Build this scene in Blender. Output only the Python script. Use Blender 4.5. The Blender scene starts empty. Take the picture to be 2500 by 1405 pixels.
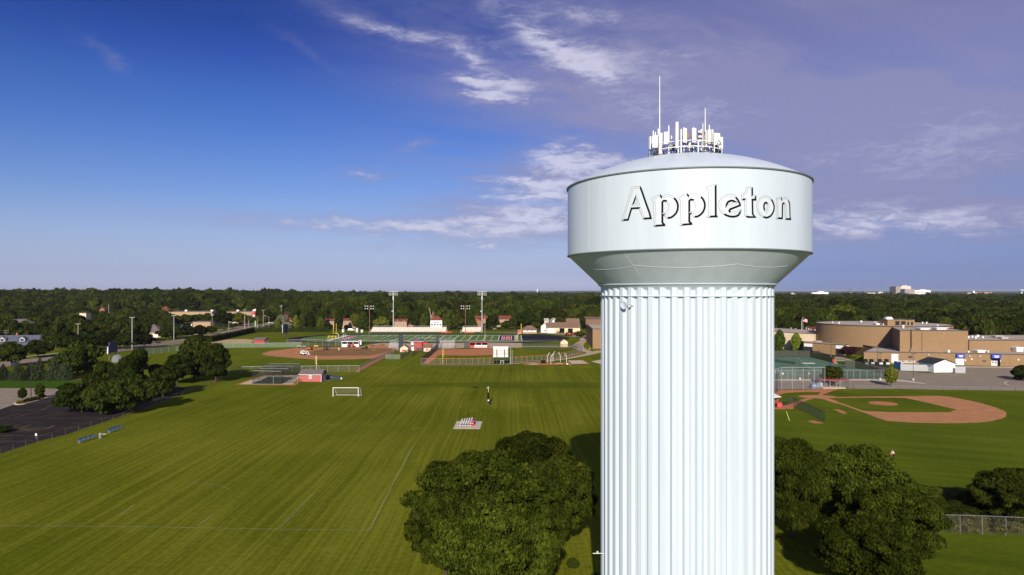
import bpy, math, random
import numpy as np
from mathutils import Vector, Matrix, geometry

random.seed(11)
rng = np.random.default_rng(11)
SC = bpy.context.scene
COL = SC.collection
R_ = math.radians

# ------------------------------------------------------------------ camera
F, HY, H = 1650.0, 712.0, 30.0      # focal length in photo pixels, horizon row, eye height in metres
cam = bpy.data.cameras.new('camera')
cam.sensor_width = 36.0
cam.lens = 36.0 * F / 2500.0
cam.shift_y = (HY - 702.5) / 2500.0
cam.clip_start = 0.5
cam.clip_end = 60000
camo = bpy.data.objects.new('camera', cam)
camo.location = (0, 0, H)
camo.rotation_euler = (math.pi / 2, 0, 0)
COL.objects.link(camo)
SC.camera = camo

# ------------------------------------------------------------------ exposure
SC.view_settings.view_transform = 'Standard'
SC.view_settings.look = 'None'
SC.view_settings.exposure = 0.35
SC.view_settings.gamma = 1.0
SC.view_settings.use_curve_mapping = False
SC.cycles.max_bounces = 5
SC.cycles.diffuse_bounces = 3
SC.cycles.glossy_bounces = 2
SC.cycles.transparent_max_bounces = 12
SC.cycles.volume_bounces = 0
SC.cycles.caustics_reflective = False
SC.cycles.caustics_refractive = False

# ------------------------------------------------------------------ sun and sky
SUN_AZ, SUN_EL = 5.0, 24.5          # the sun stands behind the camera; shadows run 5 degrees right of +Y
sunl = bpy.data.lights.new('sun', 'SUN')
sunl.energy = 4.2
sunl.angle = R_(0.53)
sunl.color = (1.0, 0.905, 0.75)
suno = bpy.data.objects.new('sun', sunl)
COL.objects.link(suno)
sd = Vector((math.sin(R_(SUN_AZ)) * math.cos(R_(SUN_EL)), math.cos(R_(SUN_AZ)) * math.cos(R_(SUN_EL)), -math.sin(R_(SUN_EL))))
suno.rotation_euler = sd.to_track_quat('-Z', 'Y').to_euler()

world = bpy.data.worlds.new('World')
SC.world = world
world.use_nodes = True
wt = world.node_tree
WN, WL = wt.nodes, wt.links
bg = WN['Background']


class NG:
 """small helper to write node maths"""
 def __init__(self, tree):
  self.t = tree

 def _in(self, sock, v):
  if isinstance(v, (int, float)):
   sock.default_value = v
  elif isinstance(v, (tuple, list)):
   sock.default_value = v if len(v) == len(sock.default_value) else tuple(v) + (1.0,)
  else:
   self.t.links.new(v, sock)

 def m(self, op, a, b=0.0, c=0.0, clamp=False):
  n = self.t.nodes.new('ShaderNodeMath')
  n.operation = op
  n.use_clamp = clamp
  self._in(n.inputs[0], a)
  self._in(n.inputs[1], b)
  self._in(n.inputs[2], c)
  return n.outputs[0]

 def noise(self, vec, scale=1.0, detail=4.0, rough=0.55, dist=0.0):
  n = self.t.nodes.new('ShaderNodeTexNoise')
  self._in(n.inputs['Vector'], vec)
  n.inputs['Scale'].default_value = scale
  n.inputs['Detail'].default_value = detail
  n.inputs['Roughness'].default_value = rough
  n.inputs['Distortion'].default_value = dist
  return n.outputs['Fac']

 def mapr(self, v, a, b, c=0.0, d=1.0, smooth=True):
  n = self.t.nodes.new('ShaderNodeMapRange')
  n.interpolation_type = 'SMOOTHSTEP' if smooth else 'LINEAR'
  self._in(n.inputs['Value'], v)
  n.inputs['From Min'].default_value = a
  n.inputs['From Max'].default_value = b
  n.inputs['To Min'].default_value = c
  n.inputs['To Max'].default_value = d
  return n.outputs['Result']

 def xyz(self, x, y, z):
  n = self.t.nodes.new('ShaderNodeCombineXYZ')
  self._in(n.inputs[0], x)
  self._in(n.inputs[1], y)
  self._in(n.inputs[2], z)
  return n.outputs[0]

 def sep(self, v):
  n = self.t.nodes.new('ShaderNodeSeparateXYZ')
  self._in(n.inputs[0], v)
  return n.outputs

 def mix(self, f, a, b, blend='MIX'):
  n = self.t.nodes.new('ShaderNodeMix')
  n.data_type = 'RGBA'
  n.blend_type = blend
  self._in(n.inputs['Factor'], f)
  self._in(n.inputs[6], a)
  self._in(n.inputs[7], b)
  return n.outputs[2]

 def ramp(self, f, stops):
  n = self.t.nodes.new('ShaderNodeValToRGB')
  self._in(n.inputs[0], f)
  el = n.color_ramp.elements
  while len(el) > 1:
   el.remove(el[-1])
  el[0].position = stops[0][0]
  el[0].color = tuple(stops[0][1]) + (1.0,)
  for p, c in stops[1:]:
   e = el.new(p)
   e.color = tuple(c) + (1.0,)
  return n.outputs[0]


g = NG(wt)
sky = WN.new('ShaderNodeTexSky')
sky.sky_type = 'NISHITA'
sky.sun_disc = False
sky.sun_elevation = R_(SUN_EL)
sky.sun_rotation = R_(180 + SUN_AZ)
sky.altitude = 250
sky.air_density = 1.0
sky.dust_density = 1.2
sky.ozone_density = 2.0
SKY_STRENGTH = 0.10
tc = WN.new('ShaderNodeTexCoord')
sx, sy, sz = g.sep(tc.outputs['Generated'])
hor = g.m('SQRT', g.m('ADD', g.m('MULTIPLY', sx, sx), g.m('MULTIPLY', sy, sy)))
te = g.m('DIVIDE', sz, g.m('MAXIMUM', hor, 0.02))           # tangent of the elevation
az = g.m('ARCTAN2', sx, sy)                                  # 0 ahead, positive to the right
tint = g.ramp(g.m('MULTIPLY', te, 1.0, clamp=True), [
 (0.007, (0.876, 0.960, 1.696)),
 (0.028, (0.591, 0.687, 1.264)),
 (0.061, (0.523, 0.617, 1.019)),
 (0.115, (0.399, 0.509, 0.867)),
 (0.169, (0.286, 0.436, 0.829)),
 (0.223, (0.178, 0.358, 0.812)),
 (0.278, (0.106, 0.289, 0.764)),
 (0.332, (0.045, 0.192, 0.673)),
 (0.375, (0.027, 0.154, 0.578)),
 (0.6, (0.063, 0.199, 0.562)),
 (1.0, (0.107, 0.256, 0.562))])
tint = g.mix(g.m('MULTIPLY', g.mapr(az, 0.05, 0.45), g.mapr(te, 0.0, 0.25, 1.0, 0.0)), tint, g.mix(1.0, tint, (0.42, 0.50, 0.72), 'MULTIPLY'))
blue = g.mix(1.0, sky.outputs[0], tint, 'MULTIPLY')
hs_ = WN.new('ShaderNodeHueSaturation')
hs_.inputs['Saturation'].default_value = 0.94
WL.new(blue, hs_.inputs['Color'])
blue = hs_.outputs[0]

# clouds: thin high cirrus on a far plane overhead plus a few low banks
cx = g.m('DIVIDE', sx, g.m('ADD', g.m('MAXIMUM', sz, 0.0), 0.09))
cy = g.m('DIVIDE', sy, g.m('ADD', g.m('MAXIMUM', sz, 0.0), 0.09))
# wisps run from upper left to lower right: turn the plane, then stretch it
ang = R_(24)
ux = g.m('ADD', g.m('MULTIPLY', cx, math.cos(ang)), g.m('MULTIPLY', cy, math.sin(ang)))
uy = g.m('SUBTRACT', g.m('MULTIPLY', cy, math.cos(ang)), g.m('MULTIPLY', cx, math.sin(ang)))
warp = g.noise(g.xyz(g.m('MULTIPLY', ux, 0.5), g.m('MULTIPLY', uy, 0.5), 2.0), 1.0, 3.0)
wx = g.m('ADD', ux, g.m('MULTIPLY', warp, 1.6))
wy = g.m('ADD', uy, g.m('MULTIPLY', warp, 1.1))
cir = g.noise(g.xyz(g.m('MULTIPLY', wx, 0.42), g.m('MULTIPLY', wy, 1.25), 5.3), 1.0, 7.0, 0.58)
veil = g.noise(g.xyz(g.m('MULTIPLY', ux, 0.22), g.m('MULTIPLY', uy, 0.5), 9.1), 1.0, 4.0, 0.5)
tex = g.noise(g.xyz(g.m('MULTIPLY', az, 8.0), g.m('MULTIPLY', te, 26.0), 1.7), 1.0, 6.0, 0.6, 0.6)
texf = g.noise(g.xyz(g.m('MULTIPLY', az, 30.0), g.m('MULTIPLY', te, 85.0), 4.7), 1.0, 8.0, 0.68, 0.5)


wa = g.m('MULTIPLY', g.m('SUBTRACT', g.noise(g.xyz(g.m('MULTIPLY', az, 14.0), g.m('MULTIPLY', te, 34.0), 3.1), 1.0, 6.0, 0.66), 0.5), 0.075)
wb = g.m('MULTIPLY', g.m('SUBTRACT', g.noise(g.xyz(g.m('MULTIPLY', az, 13.0), g.m('MULTIPLY', te, 38.0), 8.6), 1.0, 7.0, 0.68), 0.5), 0.034)


def blob(px, py, sxp, syp, tilt=0.0):
 a0, t0 = math.atan((px - 1250) / F), (HY - py) / math.hypot(F, px - 1250)
 da = g.m('ADD', g.m('SUBTRACT', az, a0), wa)
 dt = g.m('ADD', g.m('SUBTRACT', te, t0), wb)
 if tilt:
  dt = g.m('ADD', dt, g.m('MULTIPLY', da, math.tan(R_(tilt))))
 qa = g.m('DIVIDE', da, sxp / F)
 qt = g.m('DIVIDE', dt, syp / F)
 e = g.m('MULTIPLY', g.m('ADD', g.m('MULTIPLY', qa, qa), g.m('MULTIPLY', qt, qt)), -1.0)
 return g.m('EXPONENT', e)


def total(items):
 out = None
 for amp, args in items:
  b = g.m('MULTIPLY', blob(*args), amp)
  out = b if out is None else g.m('ADD', out, b)
 return out


# where the cloud cover is (directions in the sky, continuing round behind the camera)
right_side = g.mapr(az, -0.40, 0.20)
behind = g.mapr(g.m('ABSOLUTE', az), 1.0, 2.6, 0.0, 0.55)
cover = g.m('MAXIMUM', g.m('MULTIPLY', right_side, g.mapr(az, 1.0, 2.6, 1.0, 0.6)), behind)
cirrus = g.m('MULTIPLY', g.m('MULTIPLY', g.mapr(cir, 0.36, 0.68), g.mapr(te, 0.03, 0.14)), g.m('MULTIPLY', cover, 0.66))
veilm = g.m('MULTIPLY', g.m('MULTIPLY', g.mapr(az, -0.08, 0.46), g.mapr(az, 1.2, 2.8, 1.0, 0.5)), g.m('MULTIPLY', g.mapr(veil, 0.25, 0.66, 0.22, 0.72), g.mapr(te, 0.02, 0.16, 0.35, 1.0)))
# patches of brighter cloud
bright = total([
 (0.95, (1375, 378, 120, 40, 0)), (0.6, (1470, 425, 150, 50, 0)), (0.75, (1180, 196, 95, 14, 4)), (0.8, (1200, 236, 95, 14, 4)), (0.35, (1190, 216, 110, 30, 4)),
 (0.7, (1440, 165, 62, 32, 20)), (0.46, (1310, 85, 125, 44, 34)), (0.46, (900, 58, 160, 26, 17)), (0.42, (1030, 92, 140, 20, 6)),
 (0.45, (1155, 148, 52, 20, 30)), (0.85, (895, 425, 62, 15, 0)), (0.75, (1035, 354, 45, 9, -8)),
 (0.65, (1270, 444, 150, 9, 3)), (0.55, (1250, 462, 120, 8, 0)), (0.65, (1270, 482, 160, 9, 0)), (0.9, (880, 546, 370, 17, 0)), (0.7, (1240, 550, 230, 40, -4)),
 (0.42, (1310, 500, 170, 60, 0)), (0.6, (2060, 540, 230, 44, 0)), (0.55, (2330, 560, 230, 40, 0)), (0.50, (2250, 350, 420, 110, 0)),
 (0.5, (1100, 502, 60, 10, 0)), (0.34, (260, 140, 45, 16, 35)), (0.22, (745, 120, 60, 14, 30)), (0.5, (1450, 35, 200, 34, 10)), (0.35, (1700, 130, 260, 30, 6)), (0.3, (1650, 290, 200, 40, 0)), (0.34, (1250, 120, 330, 120, 20)), (0.3, (1600, 200, 260, 90, 10))])
cum = total([(0.75, (1170, 602, 38, 12, 0)), (0.60, (935, 601, 18, 10, 0)), (0.5, (1283, 598, 34, 12, 0)), (0.4, (905, 573, 26, 6, 0))])
patch = g.m('MULTIPLY', g.m('MINIMUM', bright, 1.0), g.m('ADD', 0.20, g.m('MULTIPLY', 0.80, g.mapr(g.m('ADD', g.m('MULTIPLY', tex, 0.5), g.m('MULTIPLY', texf, 0.5)), 0.31, 0.69))))
cump = g.m('MULTIPLY', g.m('MINIMUM', cum, 1.0), g.mapr(texf, 0.30, 0.62))
cl = g.m('ADD', g.m('ADD', cirrus, veilm), g.m('MULTIPLY', patch, 0.92))
cl = g.m('ADD', cl, g.m('MULTIPLY', cump, 0.62))
low = g.m('MULTIPLY', g.m('MULTIPLY', g.mapr(te, 0.0, 0.22, 1.0, 0.0), g.mapr(az, 0.05, 0.35, 1.0, 0.25)), g.mapr(veil, 0.3, 0.7, 0.10, 0.24))
cl = g.m('MINIMUM', g.m('ADD', cl, low), 0.86)
cl = g.m('MULTIPLY', cl, g.mapr(sz, -0.02, 0.006))
CLOUD_HI = tuple(c / SKY_STRENGTH / 1.275 for c in (0.66, 0.65, 0.80))
ccol = g.mix(g.mapr(g.m('ADD', patch, cump), 0.2, 0.8), tuple(c / SKY_STRENGTH / 1.275 for c in (0.290, 0.288, 0.475)), CLOUD_HI)
final = g.mix(cl, blue, ccol)
hz_f = g.m('MULTIPLY', g.m('MULTIPLY', g.mapr(te, 0.0, 0.15, 0.60, 0.0), g.mapr(az, 0.08, 0.36, 1.0, 0.10)), g.mapr(sz, -0.02, 0.004))
final = g.mix(hz_f, final, tuple(c / SKY_STRENGTH / 1.275 for c in (0.39, 0.43, 0.61)))
WL.new(final, bg.inputs['Color'])
bg.inputs['Strength'].default_value = SKY_STRENGTH


# ------------------------------------------------------------------ helpers
def G(px, py, z=0.0):
 """where the sight line through a photo pixel meets height z"""
 d = (H - z) * F / (py - HY)
 return ((px - 1250) / F * d, d)


def XD(px, d):
 return (px - 1250) / F * d


def ZD(py, d):
 return H - (py - HY) / F * d


def sstep(a, b, x):
 t = np.clip((x - a) / (b - a), 0, 1)
 return t * t * (3 - 2 * t)


def terrain(x, y):
 x = np.asarray(x, float)
 y = np.asarray(y, float)
 b = x / np.maximum(y, 1.0)
 amp = np.interp(b, [-1.2, -0.45, -0.1, 0.15, 0.35, 1.2], [12, 12, 4.0, 1.5, 0.0, 0.0])
 return amp * sstep(640, 1150, y) + 0.0 * x


class MB:
 def __init__(self):
  self.v, self.f, self.mi, self.cur = [], [], [], 0

 def add(self, vs, fs):
  o = len(self.v)
  self.v += [tuple(p) for p in vs]
  self.f += [tuple(i + o for i in f) for f in fs]
  self.mi += [self.cur] * len(fs)
  return self

 def poly(self, pts, z=None):
  p = [(q[0], q[1], z if z is not None else q[2]) for q in pts]
  return self.add(p, [tuple(range(len(p)))])

 def quad(self, a, b, c, d):
  return self.add([a, b, c, d], [(0, 1, 2, 3)])

 def box(self, cx, cy, z0, sx, sy, sz, rz=0.0, taper=1.0):
  c, s = math.cos(rz), math.sin(rz)
  vs = []
  for z, k in ((z0, 1.0), (z0 + sz, taper)):
   for dx, dy in ((-1, -1), (1, -1), (1, 1), (-1, 1)):
    x, y = dx * sx / 2 * k, dy * sy / 2 * k
    vs.append((cx + x * c - y * s, cy + x * s + y * c, z))
  return self.add(vs, [(3, 2, 1, 0), (4, 5, 6, 7), (0, 1, 5, 4), (1, 2, 6, 5), (2, 3, 7, 6), (3, 0, 4, 7)])

 def bar(self, p0, p1, r0, r1=None, n=6, caps=True):
  r1 = r0 if r1 is None else r1
  p0, p1 = Vector(p0), Vector(p1)
  d = (p1 - p0).normalized()
  u = d.orthogonal().normalized()
  w = d.cross(u)
  vs = []
  for p, r in ((p0, r0), (p1, r1)):
   for k in range(n):
    a = 2 * math.pi * k / n
    vs.append(p + (u * math.cos(a) + w * math.sin(a)) * r)
  fs = [(k, (k + 1) % n, n + (k + 1) % n, n + k) for k in range(n)]
  if caps:
   fs += [tuple(range(n - 1, -1, -1)), tuple(range(n, 2 * n))]
  return self.add(vs, fs)

 def tube(self, pts, r, n=6):
  for a, b in zip(pts[:-1], pts[1:]):
   self.bar(a, b, r, r, n)
  return self

 def prism(self, pts, z0, z1, top=True, bottom=False):
  n = len(pts)
  z0 = [z0] * n if isinstance(z0, (int, float)) else z0
  z1 = [z1] * n if isinstance(z1, (int, float)) else z1
  vs = [(p[0], p[1], z) for p, z in zip(pts, z0)] + [(p[0], p[1], z) for p, z in zip(pts, z1)]
  fs = [(k, (k + 1) % n, n + (k + 1) % n, n + k) for k in range(n)]
  if top:
   fs.append(tuple(range(n, 2 * n)))
  if bottom:
   fs.append(tuple(range(n - 1, -1, -1)))
  return self.add(vs, fs)

 def lathe(self, prof, n=24, cx=0, cy=0, a0=0.0, a1=2 * math.pi):
  full = abs(a1 - a0 - 2 * math.pi) < 1e-6
  m = n if full else n + 1
  vs, fs = [], []
  for r, z in prof:
   for k in range(m):
    a = a0 + (a1 - a0) * k / n
    vs.append((cx + r * math.cos(a), cy + r * math.sin(a), z))
  for i in range(len(prof) - 1):
   for k in range(n):
    k2 = (k + 1) % m
    fs.append((i * m + k, i * m + k2, (i + 1) * m + k2, (i + 1) * m + k))
  return self.add(vs, fs)

 def disc(self, cx, cy, z, rx, ry=None, n=32):
  ry = rx if ry is None else ry
  return self.poly([(cx + rx * math.cos(2 * math.pi * k / n), cy + ry * math.sin(2 * math.pi * k / n)) for k in range(n)], z)

 def gable(self, w, d, z, zr, over=0.3, th=0.15, along='x'):
  """two roof slopes with thickness, centred on the origin"""
  hx, hy = w / 2 + over, d / 2 + over
  if along == 'x':
   sl = (zr - z) / (d / 2)
   ze = z - over * sl
   for s in (-1, 1):
    a, b = (-hx, s * hy, ze), (hx, s * hy, ze)
    c, e = (hx, 0, zr), (-hx, 0, zr)
    up = [(p[0], p[1], p[2] + th) for p in (a, b, c, e)]
    self.add([a, b, c, e] + up, [(0, 1, 2, 3), (4, 5, 6, 7), (0, 1, 5, 4), (1, 2, 6, 5), (0, 3, 7, 4)])
  else:
   sl = (zr - z) / (w / 2)
   ze = z - over * sl
   for s in (-1, 1):
    a, b = (s * hx, -hy, ze), (s * hx, hy, ze)
    c, e = (0, hy, zr), (0, -hy, zr)
    up = [(p[0], p[1], p[2] + th) for p in (a, b, c, e)]
    self.add([a, b, c, e] + up, [(0, 1, 2, 3), (4, 5, 6, 7), (0, 1, 5, 4), (1, 2, 6, 5), (0, 3, 7, 4)])
  return self

 def hip(self, w, d, z, zr, over=0.4):
  hx, hy = w / 2 + over, d / 2 + over
  k = max(hx - hy, 0.0)
  k2 = max(hy - hx, 0.0)
  vs = [(-hx, -hy, z), (hx, -hy, z), (hx, hy, z), (-hx, hy, z), (-k, -k2, zr), (k, k2, zr)]
  if k > 0 or k2 == 0:
   return self.add(vs, [(0, 1, 5, 4), (1, 2, 5), (2, 3, 4, 5), (3, 0, 4), (3, 2, 1, 0)])
  return self.add(vs, [(0, 1, 4), (1, 2, 5, 4), (2, 3, 5), (3, 0, 4, 5), (3, 2, 1, 0)])

 def house_walls(self, w, d, h, zr=None, along='x'):
  self.prism([(-w / 2, -d / 2), (w / 2, -d / 2), (w / 2, d / 2), (-w / 2, d / 2)], 0, h)
  if zr:
   if along == 'x':
    for s in (-1, 1):
     self.add([(s * w / 2, -d / 2, h), (s * w / 2, d / 2, h), (s * w / 2, 0, zr)], [(0, 1, 2)])
   else:
    for s in (-1, 1):
     self.add([(-w / 2, s * d / 2, h), (w / 2, s * d / 2, h), (0, s * d / 2, zr)], [(0, 1, 2)])
  return self

 def mesh(self, name, mats, smooth=False):
  me = bpy.data.meshes.new(name)
  me.from_pydata(self.v, [], self.f)
  for m in (mats if isinstance(mats, (list, tuple)) else [mats]):
   me.materials.append(m)
  if any(self.mi):
   me.polygons.foreach_set('material_index', self.mi)
  if smooth:
   me.polygons.foreach_set('use_smooth', [True] * len(me.polygons))
   try:
    me.set_sharp_from_angle(angle=R_(35))
   except Exception:
    pass
  me.update()
  return me


def link(o, parent=None):
 COL.objects.link(o)
 if parent is not None:
  o.parent = parent
 return o


def T(name, label, cat, loc=(0, 0, 0), rz=0.0, group=None):
 o = bpy.data.objects.new(name, None)
 o.empty_display_size = 0.5
 link(o)
 o.location = (loc[0], loc[1], loc[2] if len(loc) > 2 else 0.0)
 o.rotation_euler = (0, 0, rz)
 o['label'] = label
 o['category'] = cat
 if group:
  o['group'] = group
 return o


def P(name, mb, mat, parent, label=None, smooth=False, kind=None):
 me = mb if isinstance(mb, bpy.types.Mesh) else mb.mesh(name, mat, smooth)
 o = bpy.data.objects.new(name, me)
 link(o, parent)
 if label:
  o['label'] = label
 if kind or name in ('lettering', 'guard_rail', 'insulator', 'buckle', 'mullion'):
  o['kind'] = kind or 'stuff'
 return o


def S(name, mb, mat, label, cat, loc=(0, 0, 0), rz=0.0, group=None, smooth=False):
 me = mb if isinstance(mb, bpy.types.Mesh) else mb.mesh(name, mat, smooth)
 o = bpy.data.objects.new(name, me)
 link(o)
 o.location = (loc[0], loc[1], loc[2] if len(loc) > 2 else 0.0)
 o.rotation_euler = (0, 0, rz)
 o['label'] = label
 o['category'] = cat
 if group:
  o['group'] = group
 return o


def ST(name, mb, mat, smooth=False, kind='structure'):
 o = bpy.data.objects.new(name, mb.mesh(name, mat, smooth))
 link(o)
 o['kind'] = kind
 return o


def dup(root, loc=None, rz=None, scale=None, label=None, group=None, parent=None):
 c = root.copy()
 COL.objects.link(c)
 if parent is not None:
  c.parent = parent
 if loc is not None:
  c.location = (loc[0], loc[1], loc[2] if len(loc) > 2 else 0.0)
 if rz is not None:
  c.rotation_euler = (0, 0, rz)
 if scale is not None:
  c.scale = scale
 if label:
  c['label'] = label
 if group:
  c['group'] = group
 for ch in root.children:
  dup(ch, parent=c)
 return c


def place(o, loc, rz=0.0):
 o.location = (loc[0], loc[1], loc[2] if len(loc) > 2 else 0.0)
 o.rotation_euler = (0, 0, rz)
 return o


# ------------------------------------------------------------------ materials
def mat(name, col, rough=0.6, metal=0.0, var=0.0, vscale=1.0, col2=None, spec=None, stretch=(1, 1, 1), detail=4.0, obj=False, lo=0.35, hi=0.65, bump=0.0, sheen=0.0):
 m = bpy.data.materials.new(name)
 m.use_nodes = True
 nt = m.node_tree
 b = nt.nodes['Principled BSDF']
 n = NG(nt)
 b.inputs['Roughness'].default_value = rough
 b.inputs['Metallic'].default_value = metal
 if spec is None and rough >= 0.8:
  spec = 0.03
 if spec is not None:
  b.inputs['Specular IOR Level'].default_value = spec
 if sheen:
  b.inputs['Sheen Weight'].default_value = sheen
  b.inputs['Sheen Roughness'].default_value = 0.5
 if var > 0 or col2:
  if obj:
   pos = nt.nodes.new('ShaderNodeTexCoord').outputs['Object']
  else:
   pos = nt.nodes.new('ShaderNodeNewGeometry').outputs['Position']
  if stretch != (1, 1, 1):
   mp = nt.nodes.new('ShaderNodeMapping')
   mp.inputs['Scale'].default_value = stretch
   nt.links.new(pos, mp.inputs['Vector'])
   pos = mp.outputs[0]
  f = n.noise(pos, vscale, detail, 0.6)
  fac = n.mapr(f, lo, hi)
  c2 = col2 if col2 else tuple(c * (1 - var) for c in col)
  c1 = col if col2 else tuple(min(1, c * (1 + var)) for c in col)
  nt.links.new(n.mix(fac, c1, c2), b.inputs['Base Color'])
  if bump:
   bn = nt.nodes.new('ShaderNodeBump')
   bn.inputs['Strength'].default_value = bump
   nt.links.new(f, bn.inputs['Height'])
   nt.links.new(bn.outputs[0], b.inputs['Normal'])
 else:
  b.inputs['Base Color'].default_value = tuple(col) + (1,)
 return m


def leafmat(name, c1, c2, transl=0.25, hue=0.12, lo_=0.62):
 m = bpy.data.materials.new(name)
 m.use_nodes = True
 nt = m.node_tree
 n = NG(nt)
 out = nt.nodes['Material Output']
 nt.nodes.remove(nt.nodes['Principled BSDF'])
 oi = nt.nodes.new('ShaderNodeObjectInfo')
 tcn = nt.nodes.new('ShaderNodeTexCoord')
 f = n.noise(tcn.outputs['Object'], 4.2, 3.0, 0.6)
 f = n.m('ADD', n.mapr(f, 0.36, 0.64, 0.0, 0.75), n.m('MULTIPLY', oi.outputs['Random'], 0.3), clamp=True)
 c = n.mix(f, c1, c2)
 hs = nt.nodes.new('ShaderNodeHueSaturation')
 nt.links.new(c, hs.inputs['Color'])
 nt.links.new(n.mapr(oi.outputs['Random'], 0, 1, 0.5 - hue * 0.25, 0.5 + hue * 0.2, False), hs.inputs['Hue'])
 gi_ = nt.nodes.new('ShaderNodeNewGeometry').outputs['Random Per Island']
 r2 = n.m('FRACT', n.m('MULTIPLY', oi.outputs['Random'], 7.31))
 nt.links.new(n.m('MULTIPLY', n.mapr(r2, 0, 1, 0.52, 1.48, False), n.mapr(gi_, 0, 1, lo_, 2.04 - lo_, False)), hs.inputs['Value'])
 df = nt.nodes.new('ShaderNodeBsdfDiffuse')
 tr = nt.nodes.new('ShaderNodeBsdfTranslucent')
 mx = nt.nodes.new('ShaderNodeMixShader')
 mx.inputs[0].default_value = transl
 for s in (df, tr):
  nt.links.new(hs.outputs[0], s.inputs['Color'])
 nt.links.new(df.outputs[0], mx.inputs[1])
 nt.links.new(tr.outputs[0], mx.inputs[2])
 nt.links.new(mx.outputs[0], out.inputs['Surface'])
 return m


def veilmat(name, col, alpha, rough=0.7):
 """fine woven wire or net too small to resolve: part cover, part gap"""
 m = bpy.data.materials.new(name)
 m.use_nodes = True
 nt = m.node_tree
 out = nt.nodes['Material Output']
 b = nt.nodes['Principled BSDF']
 b.inputs['Base Color'].default_value = tuple(col) + (1,)
 b.inputs['Roughness'].default_value = rough
 tr = nt.nodes.new('ShaderNodeBsdfTransparent')
 mx = nt.nodes.new('ShaderNodeMixShader')
 mx.inputs[0].default_value = alpha
 nt.links.new(tr.outputs[0], mx.inputs[1])
 nt.links.new(b.outputs[0], mx.inputs[2])
 nt.links.new(mx.outputs[0], out.inputs['Surface'])
 return m


def grassmat(name, c1, c2, c3, streak=(0.9, 0.012), s_amt=0.5, turn=0.0, far_floor=False):
 m = bpy.data.materials.new(name)
 m.use_nodes = True
 nt = m.node_tree
 n = NG(nt)
 b = nt.nodes['Principled BSDF']
 b.inputs['Roughness'].default_value = 0.85
 b.inputs['Specular IOR Level'].default_value = 0.0
 pos = nt.nodes.new('ShaderNodeNewGeometry').outputs['Position']
 x, y, z = n.sep(pos)
 c, s = math.cos(turn), math.sin(turn)
 xr = n.m('ADD', n.m('MULTIPLY', x, c), n.m('MULTIPLY', y, s))
 yr = n.m('SUBTRACT', n.m('MULTIPLY', y, c), n.m('MULTIPLY', x, s))
 wob = n.m('MULTIPLY', n.noise(n.xyz(n.m('MULTIPLY', x, 0.02), n.m('MULTIPLY', y, 0.02), 0.0), 1.0, 2.0), 3.0)
 xr = n.m('ADD', xr, wob)
 st = n.noise(n.xyz(n.m('MULTIPLY', xr, streak[0]), n.m('MULTIPLY', yr, streak[1]), 3.0), 1.0, 3.0, 0.6)
 st2 = n.noise(n.xyz(n.m('MULTIPLY', xr, streak[0] * 0.28), n.m('MULTIPLY', yr, streak[1] * 0.5), 7.0), 1.0, 2.0, 0.5)
 big = n.noise(n.xyz(n.m('MULTIPLY', x, 0.035), n.m('MULTIPLY', y, 0.02), 1.0), 1.0, 4.0, 0.6)
 fine = n.noise(pos, 1.3, 5.0, 0.7)
 f = n.m('ADD', n.m('MULTIPLY', n.mapr(st, 0.34, 0.66), 0.46 * s_amt), n.m('MULTIPLY', n.mapr(st2, 0.35, 0.65), 0.20 * s_amt))
 f = n.m('ADD', f, n.m('MULTIPLY', n.mapr(big, 0.3, 0.7), 0.34))
 f = n.m('ADD', f, n.m('MULTIPLY', n.mapr(fine, 0.3, 0.7), 0.30), clamp=True)
 tuft = n.noise(pos, 5.5, 3.0, 0.7)
 f = n.m('ADD', f, n.m('MULTIPLY', n.m('SUBTRACT', n.mapr(tuft, 0.3, 0.7), 0.5), 0.26))
 worn = n.noise(n.xyz(n.m('MULTIPLY', x, 0.16), n.m('MULTIPLY', y, 0.11), 5.0), 1.0, 5.0, 0.62)
 f = n.m('ADD', f, n.m('MULTIPLY', n.mapr(worn, 0.58, 0.74), 0.22))
 f = n.m('ADD', f, 0.05, clamp=True)
 colr = n.ramp(f, [(0.05, c1), (0.5, c2), (1.0, c3)])
 if far_floor:
  ff = n.mapr(y, 480, 640)
  colr = n.mix(ff, colr, (0.035, 0.045, 0.016))
 nt.links.new(colr, b.inputs['Base Color'])
 bn = nt.nodes.new('ShaderNodeBump')
 bn.inputs['Strength'].default_value = 0.5
 bn.inputs['Distance'].default_value = 0.12
 nt.links.new(n.m('ADD', fine, n.m('MULTIPLY', st, 0.6)), bn.inputs['Height'])
 nt.links.new(bn.outputs[0], b.inputs['Normal'])
 return m


M = {}
M['grass'] = grassmat('grass', (0.064, 0.086, 0.006), (0.106, 0.129, 0.009), (0.180, 0.192, 0.019), far_floor=True)
M['field'] = grassmat('mown_grass', (0.062, 0.077, 0.005), (0.111, 0.126, 0.009), (0.200, 0.204, 0.020), streak=(1.9, 0.014), s_amt=0.66)
M['ballfield'] = grassmat('ball_field_grass', (0.053, 0.076, 0.005), (0.083, 0.111, 0.008), (0.131, 0.154, 0.014), streak=(0.5, 0.02), s_amt=0.6, turn=R_(68))
M['turned'] = grassmat('turned_grass', (0.058, 0.078, 0.005), (0.099, 0.117, 0.008), (0.167, 0.177, 0.016), s_amt=0.5)
M['lush'] = grassmat('lush_grass', (0.036, 0.076, 0.008), (0.048, 0.096, 0.010), (0.068, 0.116, 0.013), s_amt=0.2)
M['rough_grass'] = grassmat('rough_grass', (0.064, 0.085, 0.007), (0.095, 0.114, 0.009), (0.140, 0.151, 0.014), s_amt=0.3)
M['turf'] = mat('sports_turf', (0.115, 0.185, 0.035), 0.9, var=0.10, vscale=0.3)
M['line'] = mat('white_field_paint', (0.70, 0.72, 0.66), 0.8)
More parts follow.
